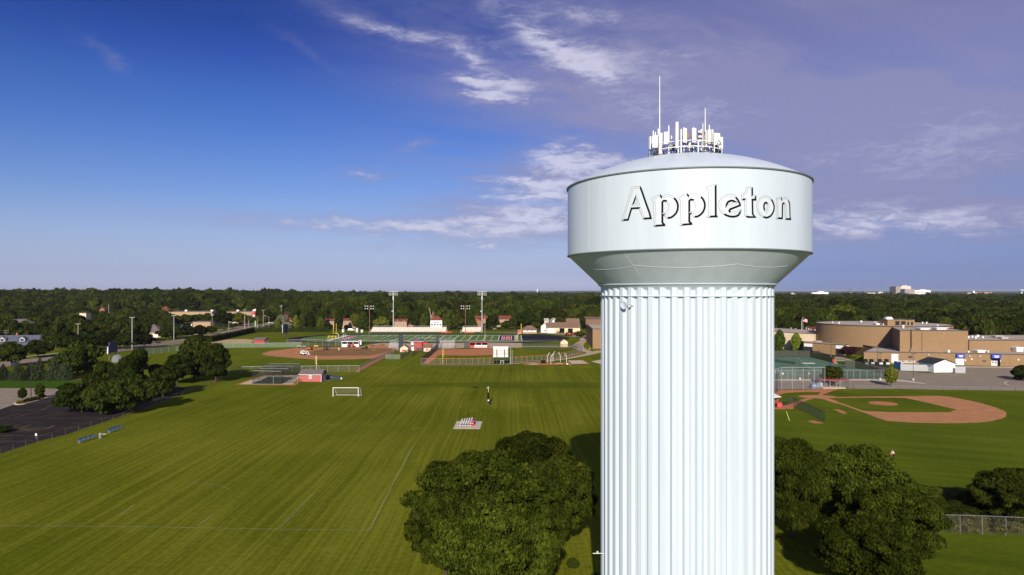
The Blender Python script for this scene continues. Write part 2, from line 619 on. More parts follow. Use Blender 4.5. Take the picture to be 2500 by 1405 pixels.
M['faded'] = veilmat('faded_chalk', (0.66, 0.68, 0.55), 0.22)
M['clay'] = mat('infield_clay', (0.50, 0.235, 0.112), 0.95, col2=(0.42, 0.195, 0.092), vscale=0.35, detail=6)
M['clay_red'] = mat('warning_track_clay', (0.52, 0.20, 0.098), 0.95, col2=(0.44, 0.175, 0.086), vscale=0.5)
M['loam'] = mat('fresh_loam', (0.20, 0.112, 0.045), 0.95, col2=(0.29, 0.16, 0.068), vscale=0.15, detail=6, stretch=(1, 2.5, 1))
M['orange_clay'] = mat('orange_clay_border', (0.46, 0.17, 0.065), 0.95, var=0.12, vscale=1.0)
M['asphalt'] = mat('shaded_new_asphalt', (0.030, 0.024, 0.024), 0.9, col2=(0.062, 0.050, 0.045), vscale=0.12, detail=6, lo=0.45, hi=0.7, stretch=(1, 3, 1))  # newer asphalt; shade of unseen trees and its dapples are put into the colour
M['asphalt_old'] = mat('worn_grey_asphalt', (0.315, 0.255, 0.195), 0.9, col2=(0.26, 0.212, 0.165), vscale=0.3, detail=7)
M['road'] = mat('road_asphalt', (0.28, 0.215, 0.17), 0.9, var=0.12, vscale=0.3)
M['concrete'] = mat('concrete', (0.56, 0.47, 0.36), 0.85, var=0.08, vscale=0.8)
M['path'] = mat('gravel_path', (0.47, 0.36, 0.25), 0.95, var=0.12, vscale=0.7)
M['sand'] = mat('sandy_ground', (0.50, 0.37, 0.20), 0.95, var=0.15, vscale=0.25)
M['track'] = mat('black_running_track', (0.022, 0.020, 0.026), 0.9, var=0.15, vscale=0.4)
M['navy'] = mat('navy_turf', (0.015, 0.018, 0.065), 0.9)
M['redturf'] = mat('red_turf', (0.50, 0.025, 0.045), 0.9)
M['court'] = mat('green_tennis_court', (0.105, 0.185, 0.125), 0.85, var=0.12, vscale=0.2)
M['yellow_paint'] = mat('yellow_road_paint', (0.36, 0.22, 0.05), 0.8)
M['mulch'] = mat('bark_mulch', (0.17, 0.095, 0.045), 0.95, var=0.3, vscale=1.2)

M['tank'] = mat('white_tank_paint', (0.555, 0.630, 0.708), 0.40, var=0.035, vscale=1.1, spec=0.3, stretch=(1, 1, 0.06), detail=6)
M['tank_trim'] = mat('grey_tank_rim', (0.16, 0.19, 0.20), 0.5)
M['seam'] = mat('weld_seam_paint', (0.68, 0.74, 0.82), 0.4)
M['letter'] = mat('letter_white', (0.60, 0.66, 0.715), 0.45)
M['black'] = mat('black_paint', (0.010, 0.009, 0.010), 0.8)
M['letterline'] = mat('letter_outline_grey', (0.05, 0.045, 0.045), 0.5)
M['white'] = mat('white_paint', (0.80, 0.80, 0.79), 0.5)
M['cream_panel'] = mat('cream_antenna_cover', (0.72, 0.66, 0.58), 0.5)
M['white_panel'] = mat('white_antenna_cover', (0.80, 0.84, 0.86), 0.45)
M['grey_metal'] = mat('galvanised_steel', (0.46, 0.47, 0.48), 0.45, metal=0.3)
M['dark_metal'] = mat('dark_steel', (0.035, 0.035, 0.04), 0.5)
M['alu'] = mat('bare_aluminium', (0.62, 0.60, 0.58), 0.5, metal=0.2, var=0.06, vscale=0.5)
M['bleacher'] = mat('pale_bleacher_boards', (0.78, 0.71, 0.62), 0.6, var=0.05, vscale=0.6)
M['wood'] = mat('weathered_pole_wood', (0.20, 0.135, 0.09), 0.85, var=0.2, vscale=0.8)
M['palewood'] = mat('pale_pole_wood', (0.36, 0.32, 0.25), 0.85, var=0.1, vscale=0.8)
M['lampglass'] = mat('lamp_glass', (0.62, 0.62, 0.60), 0.25)
M['glass'] = mat('dark_window_glass', (0.025, 0.028, 0.035), 0.12)
M['yellow'] = mat('yellow_paint', (0.78, 0.56, 0.05), 0.5)
M['paleyellow'] = mat('pale_yellow_paint', (0.80, 0.66, 0.28), 0.5)
M['red'] = mat('red_siding', (0.42, 0.055, 0.055), 0.7, var=0.06, vscale=2.0)
M['red_faded'] = mat('faded_red_siding', (0.45, 0.115, 0.105), 0.7, var=0.05, vscale=2.0)
M['bright_red'] = mat('bright_red_vinyl', (0.62, 0.02, 0.02), 0.5)
M['orange'] = mat('orange_machine_paint', (0.62, 0.13, 0.03), 0.5)
M['green_paint'] = mat('green_machine_paint', (0.04, 0.14, 0.03), 0.5)
M['blue'] = mat('blue_paint', (0.015, 0.15, 0.42), 0.5)
M['royal'] = mat('royal_blue_canvas', (0.02, 0.04, 0.42), 0.6)
M['navy_paint'] = mat('navy_paint', (0.02, 0.028, 0.085), 0.6)
M['shingle'] = mat('grey_shingles', (0.155, 0.13, 0.13), 0.9, var=0.18, vscale=2.5)
M['shingle_brown'] = mat('brown_shingles', (0.20, 0.125, 0.09), 0.9, var=0.15, vscale=1.5)
M['shingle_red'] = mat('red_brown_shingles', (0.185, 0.062, 0.042), 0.9, var=0.18, vscale=1.0)
M['shingle_blue'] = mat('slate_blue_shingles', (0.095, 0.105, 0.145), 0.9, var=0.15, vscale=1.2)
M['shingle_dark'] = mat('dark_shingles', (0.045, 0.045, 0.055), 0.9, var=0.15, vscale=2.0)
M['brick'] = mat('tan_brick', (0.325, 0.212, 0.118), 0.9, col2=(0.255, 0.163, 0.090), vscale=1.4, detail=8, stretch=(1, 1, 3))
M['brick_red'] = mat('red_brown_brick', (0.33, 0.135, 0.075), 0.9, var=0.12, vscale=1.6)
M['brick_pale'] = mat('pale_brick', (0.40, 0.27, 0.17), 0.9, var=0.08, vscale=1.6)
M['cream'] = mat('cream_block_wall', (0.74, 0.585, 0.40), 0.85, var=0.04, vscale=0.6)
M['tanwall'] = mat('tan_stucco', (0.44, 0.30, 0.175), 0.85, var=0.06, vscale=0.6)
M['roof'] = mat('gravel_flat_roof', (0.50, 0.42, 0.35), 0.95, col2=(0.42, 0.35, 0.29), vscale=0.15, detail=6)
M['roof_edge'] = mat('dark_roof_edge', (0.055, 0.045, 0.045), 0.7)
M['grey_wall'] = mat('grey_plank_fence', (0.42, 0.42, 0.44), 0.7, var=0.05, vscale=1.5)
M['greenbox'] = mat('dark_green_steel', (0.02, 0.05, 0.035), 0.6)
M['tarp'] = mat('grey_tarpaulin', (0.19, 0.19, 0.20), 0.85)
M['rubber'] = mat('black_rubber', (0.012, 0.012, 0.013), 0.9)
M['carwhite'] = mat('white_car_paint', (0.78, 0.78, 0.77), 0.25)
M['carblack'] = mat('black_car_paint', (0.012, 0.010, 0.014), 0.25)
M['cargrey'] = mat('grey_car_paint', (0.22, 0.23, 0.25), 0.3)
M['skin'] = mat('skin', (0.50, 0.30, 0.21), 0.6)
M['hair'] = mat('hair', (0.05, 0.03, 0.02), 0.7)
M['blond'] = mat('blond_hair', (0.45, 0.30, 0.10), 0.7)
M['darkcloth'] = mat('dark_cloth', (0.022, 0.024, 0.035), 0.9)
M['whitecloth'] = mat('white_cloth', (0.75, 0.74, 0.74), 0.9)
M['wire'] = veilmat('chain_link_wire', (0.25, 0.25, 0.24), 0.12)
M['wire_thin'] = veilmat('thin_fence_wire', (0.16, 0.165, 0.15), 0.06)
M['wire_green'] = veilmat('green_windscreen', (0.17, 0.24, 0.15), 0.55)
M['screen'] = veilmat('dark_windscreen', (0.045, 0.050, 0.045), 0.80)
M['screen_thin'] = veilmat('thin_dark_screen', (0.055, 0.06, 0.055), 0.40)
M['net'] = veilmat('black_netting', (0.02, 0.025, 0.02), 0.30)
M['net_blue'] = veilmat('navy_padded_net', (0.03, 0.035, 0.07), 0.75)
M['net_white'] = veilmat('white_goal_net', (0.7, 0.7, 0.7), 0.07)
M['trunk'] = mat('bark', (0.075, 0.055, 0.042), 0.95, var=0.25, vscale=2.0)
M['deadwood'] = mat('bleached_dead_wood', (0.42, 0.34, 0.25), 0.95, var=0.12, vscale=1.0)
M['leaf_near'] = leafmat('leaves_near', (0.020, 0.031, 0.004), (0.068, 0.082, 0.009), 0.22, 0.04)
M['leaf_wood'] = leafmat('leaves_wood', (0.022, 0.034, 0.006), (0.060, 0.075, 0.010), 0.2, 0.13, 0.80)
M['leaf_bright'] = leafmat('leaves_bright', (0.085, 0.105, 0.014), (0.135, 0.150, 0.018), 0.25, 0.08)
M['leaf_dark'] = leafmat('leaves_dark', (0.016, 0.026, 0.005), (0.038, 0.050, 0.007), 0.2, 0.06, 0.75)
M['leaf_silver'] = leafmat('leaves_silver', (0.16, 0.165, 0.115), (0.22, 0.215, 0.15), 0.2, 0.04)
M['leaf_purple'] = leafmat('leaves_purple', (0.030, 0.012, 0.014), (0.055, 0.020, 0.020), 0.2, 0.03)
M['needles'] = leafmat('spruce_needles', (0.026, 0.040, 0.018), (0.052, 0.066, 0.030), 0.1, 0.05)
M['hedge'] = leafmat('arborvitae', (0.040, 0.062, 0.014), (0.070, 0.098, 0.018), 0.15, 0.05)
M['reeds'] = leafmat('tan_weeds', (0.075, 0.078, 0.022), (0.145, 0.130, 0.050), 0.3, 0.03)
M['flower'] = leafmat('yellow_flowers', (0.36, 0.30, 0.03), (0.22, 0.24, 0.03), 0.2, 0.02)
M['cityhaze'] = mat('pale_city_masonry', (0.66, 0.58, 0.50), 0.8, var=0.06, vscale=0.05)
M['citygrey'] = mat('grey_city_masonry', (0.34, 0.30, 0.28), 0.8, var=0.06, vscale=0.05)
M['citydark'] = mat('brown_city_masonry', (0.33, 0.23, 0.19), 0.8)
M['farleaf'] = mat('distant_woods', (0.030, 0.043, 0.016), 1.0, col2=(0.055, 0.068, 0.020), vscale=0.012, detail=8, spec=0.0)
M['hill'] = mat('distant_hill_woods', (0.045, 0.060, 0.055), 1.0, var=0.2, vscale=0.003, spec=0.0)
# ------------------------------------------------------------------ ground and sheets
def ground():
 xs = sorted(set([-30000, -12000, -6000, -4000, -3000, -2200] + list(range(-1800, 1801, 60)) + [2200, 3000, 4000, 6000, 12000, 30000]))
 ys = sorted(set([-30000, -8000, -2000, -400, 0, 200, 400, 600] + list(range(640, 1201, 40)) + [1400, 1800, 2500, 4000, 8000, 14000, 30000]))
 X, Y = np.meshgrid(xs, ys)
 Z = terrain(X, Y)
 nx = len(xs)
 mb = MB()
 mb.v = [(float(a), float(b), float(c)) for a, b, c in zip(X.ravel(), Y.ravel(), Z.ravel())]
 for j in range(len(ys) - 1):
  for i in range(nx - 1):
   a = j * nx + i
   mb.f.append((a, a + 1, a + nx + 1, a + nx))
   mb.mi.append(0)
 ST('ground', mb, M['grass'], smooth=True)


ground()


def ragged(p, step=1.1, amp=0.22):
 """worn, uneven border between bare clay and turf"""
 r = random.Random(len(p))
 out = []
 for i in range(len(p)):
  a, b = Vector(p[i]), Vector(p[(i + 1) % len(p)])
  n = max(1, min(60, int((b - a).length / step)))
  for k in range(n):
   q = a.lerp(b, k / n)
   out.append((q.x + r.uniform(-amp, amp), q.y + r.uniform(-amp, amp)))
 return out


def sheet(name, mat_, pix=None, pts=None, z=0.02):
 p = pts if pts is not None else [G(*q, z) for q in pix]
 if mat_.name.split('.')[0] in ('infield_clay', 'fresh_loam', 'sandy_ground', 'mown_grass', 'ball_field_grass') or name in ('backstop_clay', 'dugout_clay', 'bullpen_clay', 'softball_infield'):
  p = ragged(p)
 return ST(name, MB().poly(p, z), mat_)


# mown sports lawn on the left, ball field on the right
sheet('mown_field', M['field'], pts=[(-92, 60), (-8, 55), (34, 62), (34, 120), (40, 215), (36, 275), (-70, 268), (-86, 222), (-88, 185), (-96, 140), (-99, 100)], z=0.015)
sheet('ball_field_grass', M['ballfield'], pts=[(40, 60), (130, 60), (170, 95), (180, 196), (100, 204), (74, 204), (46, 212), (40.5, 120)], z=0.015)
sheet('uncut_grass_strip', M['rough_grass'], pix=[(880, 945), (1000, 937), (1160, 934), (1465, 934), (1465, 949), (1200, 949), (1100, 944), (980, 944)], z=0.03)
# the strip left by the mower turning round the pad and the padded post
def ribbon(name, pts, w, mat_, z):
 mb = MB()
 L, Rr = [], []
 for i, p in enumerate(pts):
  a = Vector(pts[max(i - 1, 0)])
  b = Vector(pts[min(i + 1, len(pts) - 1)])
  d = (b - a).normalized()
  nrm = Vector((-d.y, d.x))
  ww = w[i] if isinstance(w, (list, tuple)) else w
  L.append(Vector(p) + nrm * ww / 2)
  Rr.append(Vector(p) - nrm * ww / 2)
 for i in range(len(pts) - 1):
  mb.quad((*L[i], z), (*Rr[i], z), (*Rr[i + 1], z), (*L[i + 1], z))
 return ST(name, mb, mat_)


ribbon('mowing_turn_strip', [G(*q) for q in [(1160, 945), (1158, 970), (1172, 992), (1200, 1008), (1216, 1028), (1218, 1060), (1206, 1100), (1200, 1150)]], [1.5, 3, 4, 4.5, 4, 3.5, 2.5, 1], M['turned'], 0.03)

# soccer lines, faint
def line(pix, w=0.12, z=0.04, m='faded', name='chalk_line'):
 return ribbon(name, [G(*q) for q in pix], w, M[m], z)


line([(-40, 1284), (330, 1287), (620, 1292), (902, 1296)])
line([(902, 1296), (955, 1190), (1010, 1086)])
line([(683, 1290), (768, 1204)])
line([(480, 1285), (520, 1257)])
line([(296, 1257), (328, 1232)])
line([(140, 1283), (172, 1268)], 0.09)
line([(448, 1180), (500, 1181), (540, 1187), (566, 1198)], 0.09)
line([(690, 1045), (790, 1048), (880, 1052)], 0.09)

# left car park
sheet('old_car_park', M['asphalt_old'], pix=[(-160, 948), (0, 948), (100, 948.6), (154, 950.6), (194, 941), (236, 934), (262, 936), (236, 948), (185, 953), (152, 962), (118, 972), (33, 988.5), (0, 1000), (-160, 1040)], z=0.02)
sheet('shaded_new_car_park', M['asphalt'], pix=[(-200, 1056), (0, 1000), (33, 988.5), (118, 972), (152, 962), (185, 953), (236, 946), (300, 938), (400, 935), (452, 948), (440, 962), (400, 978), (330, 1003), (256, 1030), (194, 1050), (166, 1060), (92, 1078), (0, 1108), (-300, 1200)], z=0.03)  # newer paving, its tone darkened with painted tree shade
sheet('driveway_apron', M['concrete'], pix=[(152, 951), (194, 941.5), (246, 932), (268, 934), (225, 943), (186, 951.5)], z=0.045)
sheet('lawn_strip', M['lush'], pix=[(-200, 928), (0, 928), (175, 929), (240, 925), (228, 934), (152, 950), (100, 948), (-200, 947)], z=0.03)
sheet('mulch_bed', M['mulch'], pix=[(-200, 922), (0, 922), (175, 924), (235, 920), (240, 926), (175, 929.5), (0, 929), (-200, 929)], z=0.04)
for k, q in enumerate([[(0, 1060), (20, 1053), (45, 1047), (76, 1038)], [(45, 1048), (75, 1051), (104, 1050), (118, 1046), (133, 1039)], [(0, 1023), (22, 1017), (48, 1011)],
     [(0, 1064), (30, 1064), (60, 1064)], [(0, 1071), (30, 1071)], [(30, 1022), (80, 1009)], [(100, 1003), (150, 979)], [(95, 1019), (140, 1011)],
     [(0, 1040), (20, 1038)], [(24, 1045), (48, 1038)]]):
 line(q, 0.16 if k < 2 else 0.10, 0.05, 'yellow_paint', 'parking_line')

# road on the left
sheet('road', M['road'], pix=[(-200, 915), (0, 885), (230, 857), (430, 831), (520, 814), (590, 801), (640, 794.5), (700, 786), (700, 789), (640, 799), (600, 806), (520, 821), (430, 841), (230, 867), (0, 898), (-200, 932)], z=0.02)
sheet('cross_street', M['road'], pix=[(560, 803), (660, 795), (690, 792), (700, 784), (640, 786), (600, 790)], z=0.03)
ribbon('sidewalk', [G(*q) for q in [(-100, 900), (0, 879), (230, 852), (420, 828), (510, 811), (580, 799)]], 1.8, M['concrete'], 0.03)
sheet('sandy_yard', M['sand'], pix=[(512, 834), (560, 829), (600, 828), (622, 831), (612, 838), (560, 838), (515, 837.5)], z=0.03)

# baseball field on the far left
sheet('baseball_infield', M['clay'], pix=[(638, 864.5), (655, 858), (680, 855), (700, 852.5), (725, 850), (760, 848.5), (838, 848.5), (880, 846), (905, 841), (935, 841), (962, 846), (966, 850), (962, 858), (940, 868), (918, 875.5), (906, 876.2), (850, 878), (771, 878.3), (720, 875), (675, 871), (648, 868)], z=0.02)
sheet('fresh_soil_patch', M['loam'], pix=[(726, 865.5), (755, 860), (770, 856), (800, 853), (838, 851.5), (880, 851), (925, 851), (955, 850.5), (957, 855), (935, 862), (915, 866.5), (900, 868.5), (870, 869), (830, 868.5), (800, 870), (770, 868.5), (750, 866.5)], z=0.03)
sheet('warning_track', M['clay_red'], pix=[(866, 908.5), (877, 908.5), (936, 876.2), (961, 865), (955, 863), (930, 872), (905, 884), (880, 897)], z=0.03)
sheet('gravel_yard', M['path'], pix=[(905, 841), (962, 846), (968, 856), (1030, 858), (1070, 853), (1130, 850), (1200, 851), (1275, 849), (1275, 838), (1190, 837), (1107, 838), (1000, 839), (930, 838)], z=0.024)

# softball field
sheet('softball_infield', M['clay_red'], pix=[(1028.5, 889), (1069, 854), (1110, 853.3), (1205, 852), (1236, 855.5), (1245, 860), (1236, 864), (1205, 867.2), (1150, 868.6), (1100, 868), (1070, 867.4), (1050, 886.5), (1046, 889)], z=0.03)
ribbon('softball_warning_track', [G(*q) for q in [(1046, 888.5), (1154, 889), (1210, 886), (1246, 885), (1344, 878.5), (1420, 862)]], 2.4, M['clay_red'], 0.026)
ribbon('gravel_walk', [G(*q) for q in [(1027, 892), (1154, 892), (1211, 890.8), (1246, 889), (1326, 883.7), (1385, 876), (1425, 868), (1442, 864), (1470, 857)]], [1.2, 1.4, 1.6, 2, 2.2, 3, 4, 5, 6], M['path'], 0.035)
ribbon('gravel_walk_branch', [G(*q) for q in [(1446, 862), (1425, 856), (1412, 850), (1411, 843), (1418, 837), (1426, 832), (1424, 826), (1410, 822)]], [5, 5, 6, 6, 5, 4.5, 5, 6], M['path'], 0.03)
ribbon('grey_walk_behind_fence', [G(*q) for q in [(1275, 846.5), (1340, 846), (1400, 846.5), (1412, 848)]], 4, M['concrete'], 0.03)
sheet('discus_clay', M['orange_clay'], pix=[(1276, 889), (1300, 887), (1325, 886.5), (1375, 886), (1386, 888), (1384, 890.5), (1340, 892), (1300, 892.5), (1281, 891.5)], z=0.045)
ST('throwing_circle', MB().disc(*G(1302, 889.5), 0.055, 2.2).disc(*G(1364, 888.5), 0.055, 1.8), M['concrete'])
sheet('mat_border', M['orange_clay'], pix=[(1384, 880.5), (1423, 879.5), (1441, 888.5), (1395, 890)], z=0.03)
sheet('white_mat', M['concrete'], pix=[(1387, 881), (1421, 880.3), (1436, 888), (1396, 888.7)], z=0.045)
sheet('long_jump_slab', M['concrete'], pix=[(1443, 883), (1475, 877), (1500, 880), (1500, 894), (1466, 889)], z=0.03)
sheet('works_yard', M['asphalt_old'], pix=[(1180, 812.5), (1265, 812), (1330, 812), (1420, 812), (1432, 822), (1412, 824), (1392, 822), (1380, 818.5), (1330, 815), (1272, 814.6)], z=0.02)

# right-hand ball field
sheet('diamond_skin', M['clay'], pix=[(1987, 972), (2018, 969.6), (2203, 967.8), (2283, 966.5), (2320, 969), (2347, 974.6), (2386, 982), (2423, 992.6), (2448, 1002), (2459.5, 1010.5), (2452, 1020.8), (2424, 1028.5), (2390, 1032), (2347, 1033.6), (2244, 1033), (2167, 1028.5), (2142, 1020), (2116, 1010.5), (2060, 990), (2004, 974)], z=0.03)
ST('home_plate_circle', MB().disc(*G(1996, 969.3), 0.036, 5.4, 3.2), M['clay'])
sheet('infield_grass', M['ballfield'], pix=[(2023, 972.2), (2100, 971.6), (2203, 971.8), (2225, 975), (2334, 1000), (2321, 1006.7), (2230, 1006.5), (2165, 1006), (2106, 1003), (2060, 987)], z=0.042)
ST('pitchers_mound', MB().disc(*G(2156, 985.9), 0.055, 3.6, 3.4), M['clay_red'])
sheet('bullpen_clay', M['clay_red'], pix=[(2034, 999), (2048, 999.5), (2072, 1011), (2056, 1010.5)], z=0.03)
sheet('bullpen_clay', M['clay_red'], pix=[(1972, 1028), (1986, 1026.5), (2010, 1034), (1988, 1034)], z=0.03)
sheet('backstop_clay', M['clay_red'], pix=[(1870, 962), (1900, 953), (1960, 952.5), (2010, 950), (2052, 950.5), (2030, 956), (2012, 963), (2004, 966.5), (1998, 964), (2004, 958), (1960, 957.5), (1920, 960), (1890, 968)], z=0.027)
sheet('dugout_clay', M['clay_red'], pix=[(1880, 998), (1930, 987), (1948, 979), (1975, 971), (1985, 974), (1950, 984), (1938, 996), (1934, 999), (1900, 1000)], z=0.027)
line([(2116, 1011), (2200, 1034), (2340, 1072)], 0.10)
line([(2004, 973), (2060, 990), (2116, 1011)], 0.12, 0.05)

# right car park, kerbs, court
sheet('school_car_park', M['asphalt_old'], pix=[(1860, 950), (1905, 950.5), (2040, 950), (2200, 950), (2290, 952), (2420, 953), (2620, 956), (2620, 904), (2500, 899.5), (2359, 897), (2330, 912), (2270, 912), (2195, 906), (2190, 926), (2240, 934), (2256, 938), (2185, 931.5), (2075, 930.5), (1905, 931), (1860, 933)], z=0.02)
sheet('court_sidewalk', M['concrete'], pix=[(1860, 931), (1905, 930.5), (2075, 930), (2185, 931), (2256, 937.5), (2262, 936.5), (2222, 930.5), (2180, 925.5), (1905, 925.5), (1860, 926.5)], z=0.03)
sheet('school_sidewalk', M['concrete'], pix=[(2353, 894.5), (2500, 896.5), (2640, 898), (2640, 901), (2500, 899.6), (2353, 897.5)], z=0.035)
sheet('plaza', M['path'], pix=[(2040, 868), (2110, 888), (2200, 905), (2168, 906), (2088, 884), (2062, 882), (2050, 892), (2035, 890)], z=0.024)
sheet('tennis_court', M['court'], pix=[(1860, 872), (1978, 872.4), (2034, 887), (2064, 894), (2090, 899.5), (2168, 907), (2168, 925.5), (1860, 925.8)], z=0.03)
for q in ([(1870, 881), (1990, 881)], [(1870, 900), (2050, 899)], [(1945, 873), (2010, 925)]):
 line(q, 0.08, 0.045, 'line', 'court_line')
ribbon('kerb_ring', [G(*q) for q in [(2460, 932), (2452, 936), (2462, 941), (2510, 944)]], 0.6, M['concrete'], 0.05)

# ------------------------------------------------------------------ running track and football field
def stadium():
 y0, y1, xl, xr, yc = 389.5, 479.5, -97.5, -8.3, 434.5
 def oval(r, n=40):
  pts = [(xr + r * math.cos(a), yc + r * math.sin(a)) for a in np.linspace(-math.pi / 2, math.pi / 2, n)]
  pts += [(xl + r * math.cos(a), yc + r * math.sin(a)) for a in np.linspace(math.pi / 2, 3 * math.pi / 2, n)]
  return pts
 sheet('running_track', M['track'], pts=oval(45), z=0.02)
 sheet('track_infield', M['turf'], pts=oval(36.5), z=0.03)
 # the right-hand end is paved black
 pts = [(6.2, yc - 28), (6.2, yc + 28)] + [(xr + 36.5 * math.cos(a), yc + 36.5 * math.sin(a)) for a in np.linspace(0.87, -0.87, 24)]
 sheet('black_end_zone_pad', M['track'], pts=pts, z=0.04)
 sheet('runway_strip', M['concrete'], pts=[(1.6, 408), (3.9, 408), (3.9, 463), (1.6, 463)], z=0.045)
 sheet('turf_end_line', M['line'], pts=[(5.8, yc - 27), (6.3, yc - 27), (6.3, yc + 27), (5.8, yc + 27)], z=0.05)
 X0, X1, Y0, Y1 = -110.4, 1.2, 409.0, 460.0
 ez = 9.6
 sheet('left_end_zone', M['navy'], pts=[(X0, Y0), (X0 + ez, Y0), (X0 + ez, Y1), (X0, Y1)], z=0.04)
 sheet('right_end_zone', M['navy'], pts=[(X1 - ez, Y0), (X1, Y0), (X1, Y1), (X1 - ez, Y1)], z=0.04)
 sheet('left_end_zone_panel', M['redturf'], pts=[(X0 + 2, Y0 + 7), (X0 + ez - 2, Y0 + 7), (X0 + ez - 2, Y1 - 6), (X0 + 2, Y1 - 6)], z=0.05)
 sheet('right_end_zone_panel', M['redturf'], pts=[(X1 - ez + 1.6, Y0 + 7), (X1 - 1.2, Y0 + 7), (X1 - 1.2, Y1 - 6), (X1 - ez + 1.6, Y1 - 6)], z=0.05)
 # the painted letters in the end zones are too far away to read: broken white strokes
 for nm, xa, xb in (('left_end_zone_lettering', X0 + 3.0, X0 + ez - 3.0), ('right_end_zone_lettering', X1 - ez + 2.6, X1 - 2.2)):
  mb = MB()
  r = random.Random(3)
  for k in range(7):
   ya = Y0 + 8.5 + k * 4.9
   for s in range(3):
    xx = xa + (xb - xa) * (s + r.uniform(0.05, 0.4)) / 3
    mb.poly([(xx, ya), (xx + r.uniform(0.5, 0.9), ya + 0.3), (xx + r.uniform(0.6, 1.1), ya + r.uniform(2.2, 3.9)), (xx, ya + r.uniform(2, 3.6))], 0.06)
  for xx in (xa - 0.9, xb + 0.5):
   mb.poly([(xx, Y0 + 7.4), (xx + 0.45, Y0 + 7.4), (xx + 0.45, Y1 - 6.4), (xx, Y1 - 6.4)], 0.06)
  ST(nm, mb, M['line'])
 mb = MB()
 for k in range(21):
  x = X0 + ez + (X1 - X0 - 2 * ez) * k / 20
  w = 0.16 if k % 2 else 0.26
  mb.poly([(x - w, Y0), (x + w, Y0), (x + w, Y1), (x - w, Y1)], 0.06)
 ST('yard_lines', mb, M['line'])
 mb = MB()
 for y in (Y0, Y1):
  mb.poly([(X0 - 2.5, y - 0.9), (X1 + 0.3, y - 0.9), (X1 + 0.3, y + 0.9), (X0 - 2.5, y + 0.9)], 0.07)
 mb.poly([(X0 - 2.6, Y0 + 0.92), (X0, Y0 + 0.92), (X0, Y1 - 0.92), (X0 - 2.6, Y1 - 0.92)], 0.07)
 ST('field_border', mb, M['line'])
 mb = MB()
 for k in range(1, 10):
  x = X0 + ez + (X1 - X0 - 2 * ez) * k / 10
  for y in (Y0 + 6, Y1 - 7.5):
   mb.poly([(x - 1.6, y), (x - 0.5, y), (x - 0.5, y + 1.6), (x - 1.6, y + 1.6)], 0.065)
   mb.poly([(x + 0.5, y), (x + 1.6, y), (x + 1.6, y + 1.6), (x + 0.5, y + 1.6)], 0.065)
 for k in range(40):
  x = X0 + ez + (X1 - X0 - 2 * ez) * (k + 0.5) / 40
  for y in (Y0 + 17, Y0 + 33):
   mb.poly([(x - 0.1, y), (x + 0.1, y), (x + 0.1, y + 0.9), (x - 0.1, y + 0.9)], 0.065)
 ST('field_numbers', mb, M['line'])
 mb = MB()
 for k in range(5):
  xx = -61.5 + k * 3.0
  mb.poly([(xx, 432), (xx + 2.4, 432.4), (xx + 2.6, 436.8), (xx + 0.2, 436.2)], 0.075)
 ST('midfield_emblem', mb, M['line'])
 mb = MB()
 mb.poly([(-43.5, 424), (-39.8, 424.5), (-39.4, 429.5), (-43.0, 430)], 0.075)
 mb.poly([(-77.5, 424), (-74, 424.5), (-73.6, 429.5), (-77, 430)], 0.075)
 ST('blue_field_emblem', mb, mat('blue_turf', (0.02, 0.06, 0.28), 0.9))


stadium()


# ------------------------------------------------------------------ far woods and hills
def far_woods():
 mb = MB()
 rows = np.concatenate([np.linspace(2600, 5000, 26), np.linspace(5150, 12000, 22)])
 cols = np.linspace(-1.15, 1.15, 300)
 nz = np.random.default_rng(5)
 vs = []
 for j, y in enumerate(rows):
  base = terrain(cols * y, np.full_like(cols, y))
  top = np.interp(cols, [-1.15, -0.3, 0.05, 0.36, 1.15], [15.5, 15.0, 14.0, 13.0, 13.0]) + nz.uniform(-2.0, 2.4, len(cols)) * (1.0 if y < 5000 else 1.3)
  top = np.minimum(base + top, 27.5 + nz.uniform(-0.5, 2.0, len(cols)))
  if j == 0:
   top = base + 0.3
  for c, t in zip(cols, top):
   vs.append((float(c * y), float(y + nz.uniform(-20, 20)), float(t)))
 n = len(cols)
 fs = [(j * n + i, j * n + i + 1, (j + 1) * n + i + 1, (j + 1) * n + i) for j in range(len(rows) - 1) for i in range(n - 1)]
 mb.add(vs, fs)
 o = ST('distant_woods', mb, M['farleaf'], kind='stuff')
 o['label'] = 'flat sea of distant treetops reaching to the horizon'
 for nm, y, prof in (('distant_hills', 13500, [(-0.85, 20), (-0.5, 26), (-0.2, 24), (-0.11, 26), (-0.10, 36), (-0.085, 42), (-0.06, 36), (-0.02, 28), (0.02, 40), (0.06, 34), (0.10, 42), (0.14, 36), (0.25, 26), (0.4, 34), (0.6, 36), (0.85, 30)]),):
  mb = MB()
  cs = np.linspace(-0.85, 0.85, 160)
  tops = np.interp(cs, [p[0] for p in prof], [p[1] for p in prof]) + nz.uniform(-2.5, 2.5, 160)
  vs = [(float(c * y), float(y - 900), 0.0) for c in cs] + [(float(c * y), float(y), float(t)) for c, t in zip(cs, tops)] + [(float(c * y), float(y + 2500), 0.0) for c in cs]
  fs = [(j * 160 + i, j * 160 + i + 1, (j + 1) * 160 + i + 1, (j + 1) * 160 + i) for j in range(2) for i in range(159)]
  mb.add(vs, fs)
  ST(nm, mb, M['hill'])


far_woods()
# ------------------------------------------------------------------ water tower
TR, TP = 9.0, 6.42                      # tank and pedestal radius
TD = 53.8
TB = math.atan(422.0 / F)               # bearing of the axis
TX, TY = TD * math.sin(TB), TD * math.cos(TB)
Z_RIM, Z_LOW, Z_PED, Z_APEX = 37.92, 32.76, 30.30, 40.30


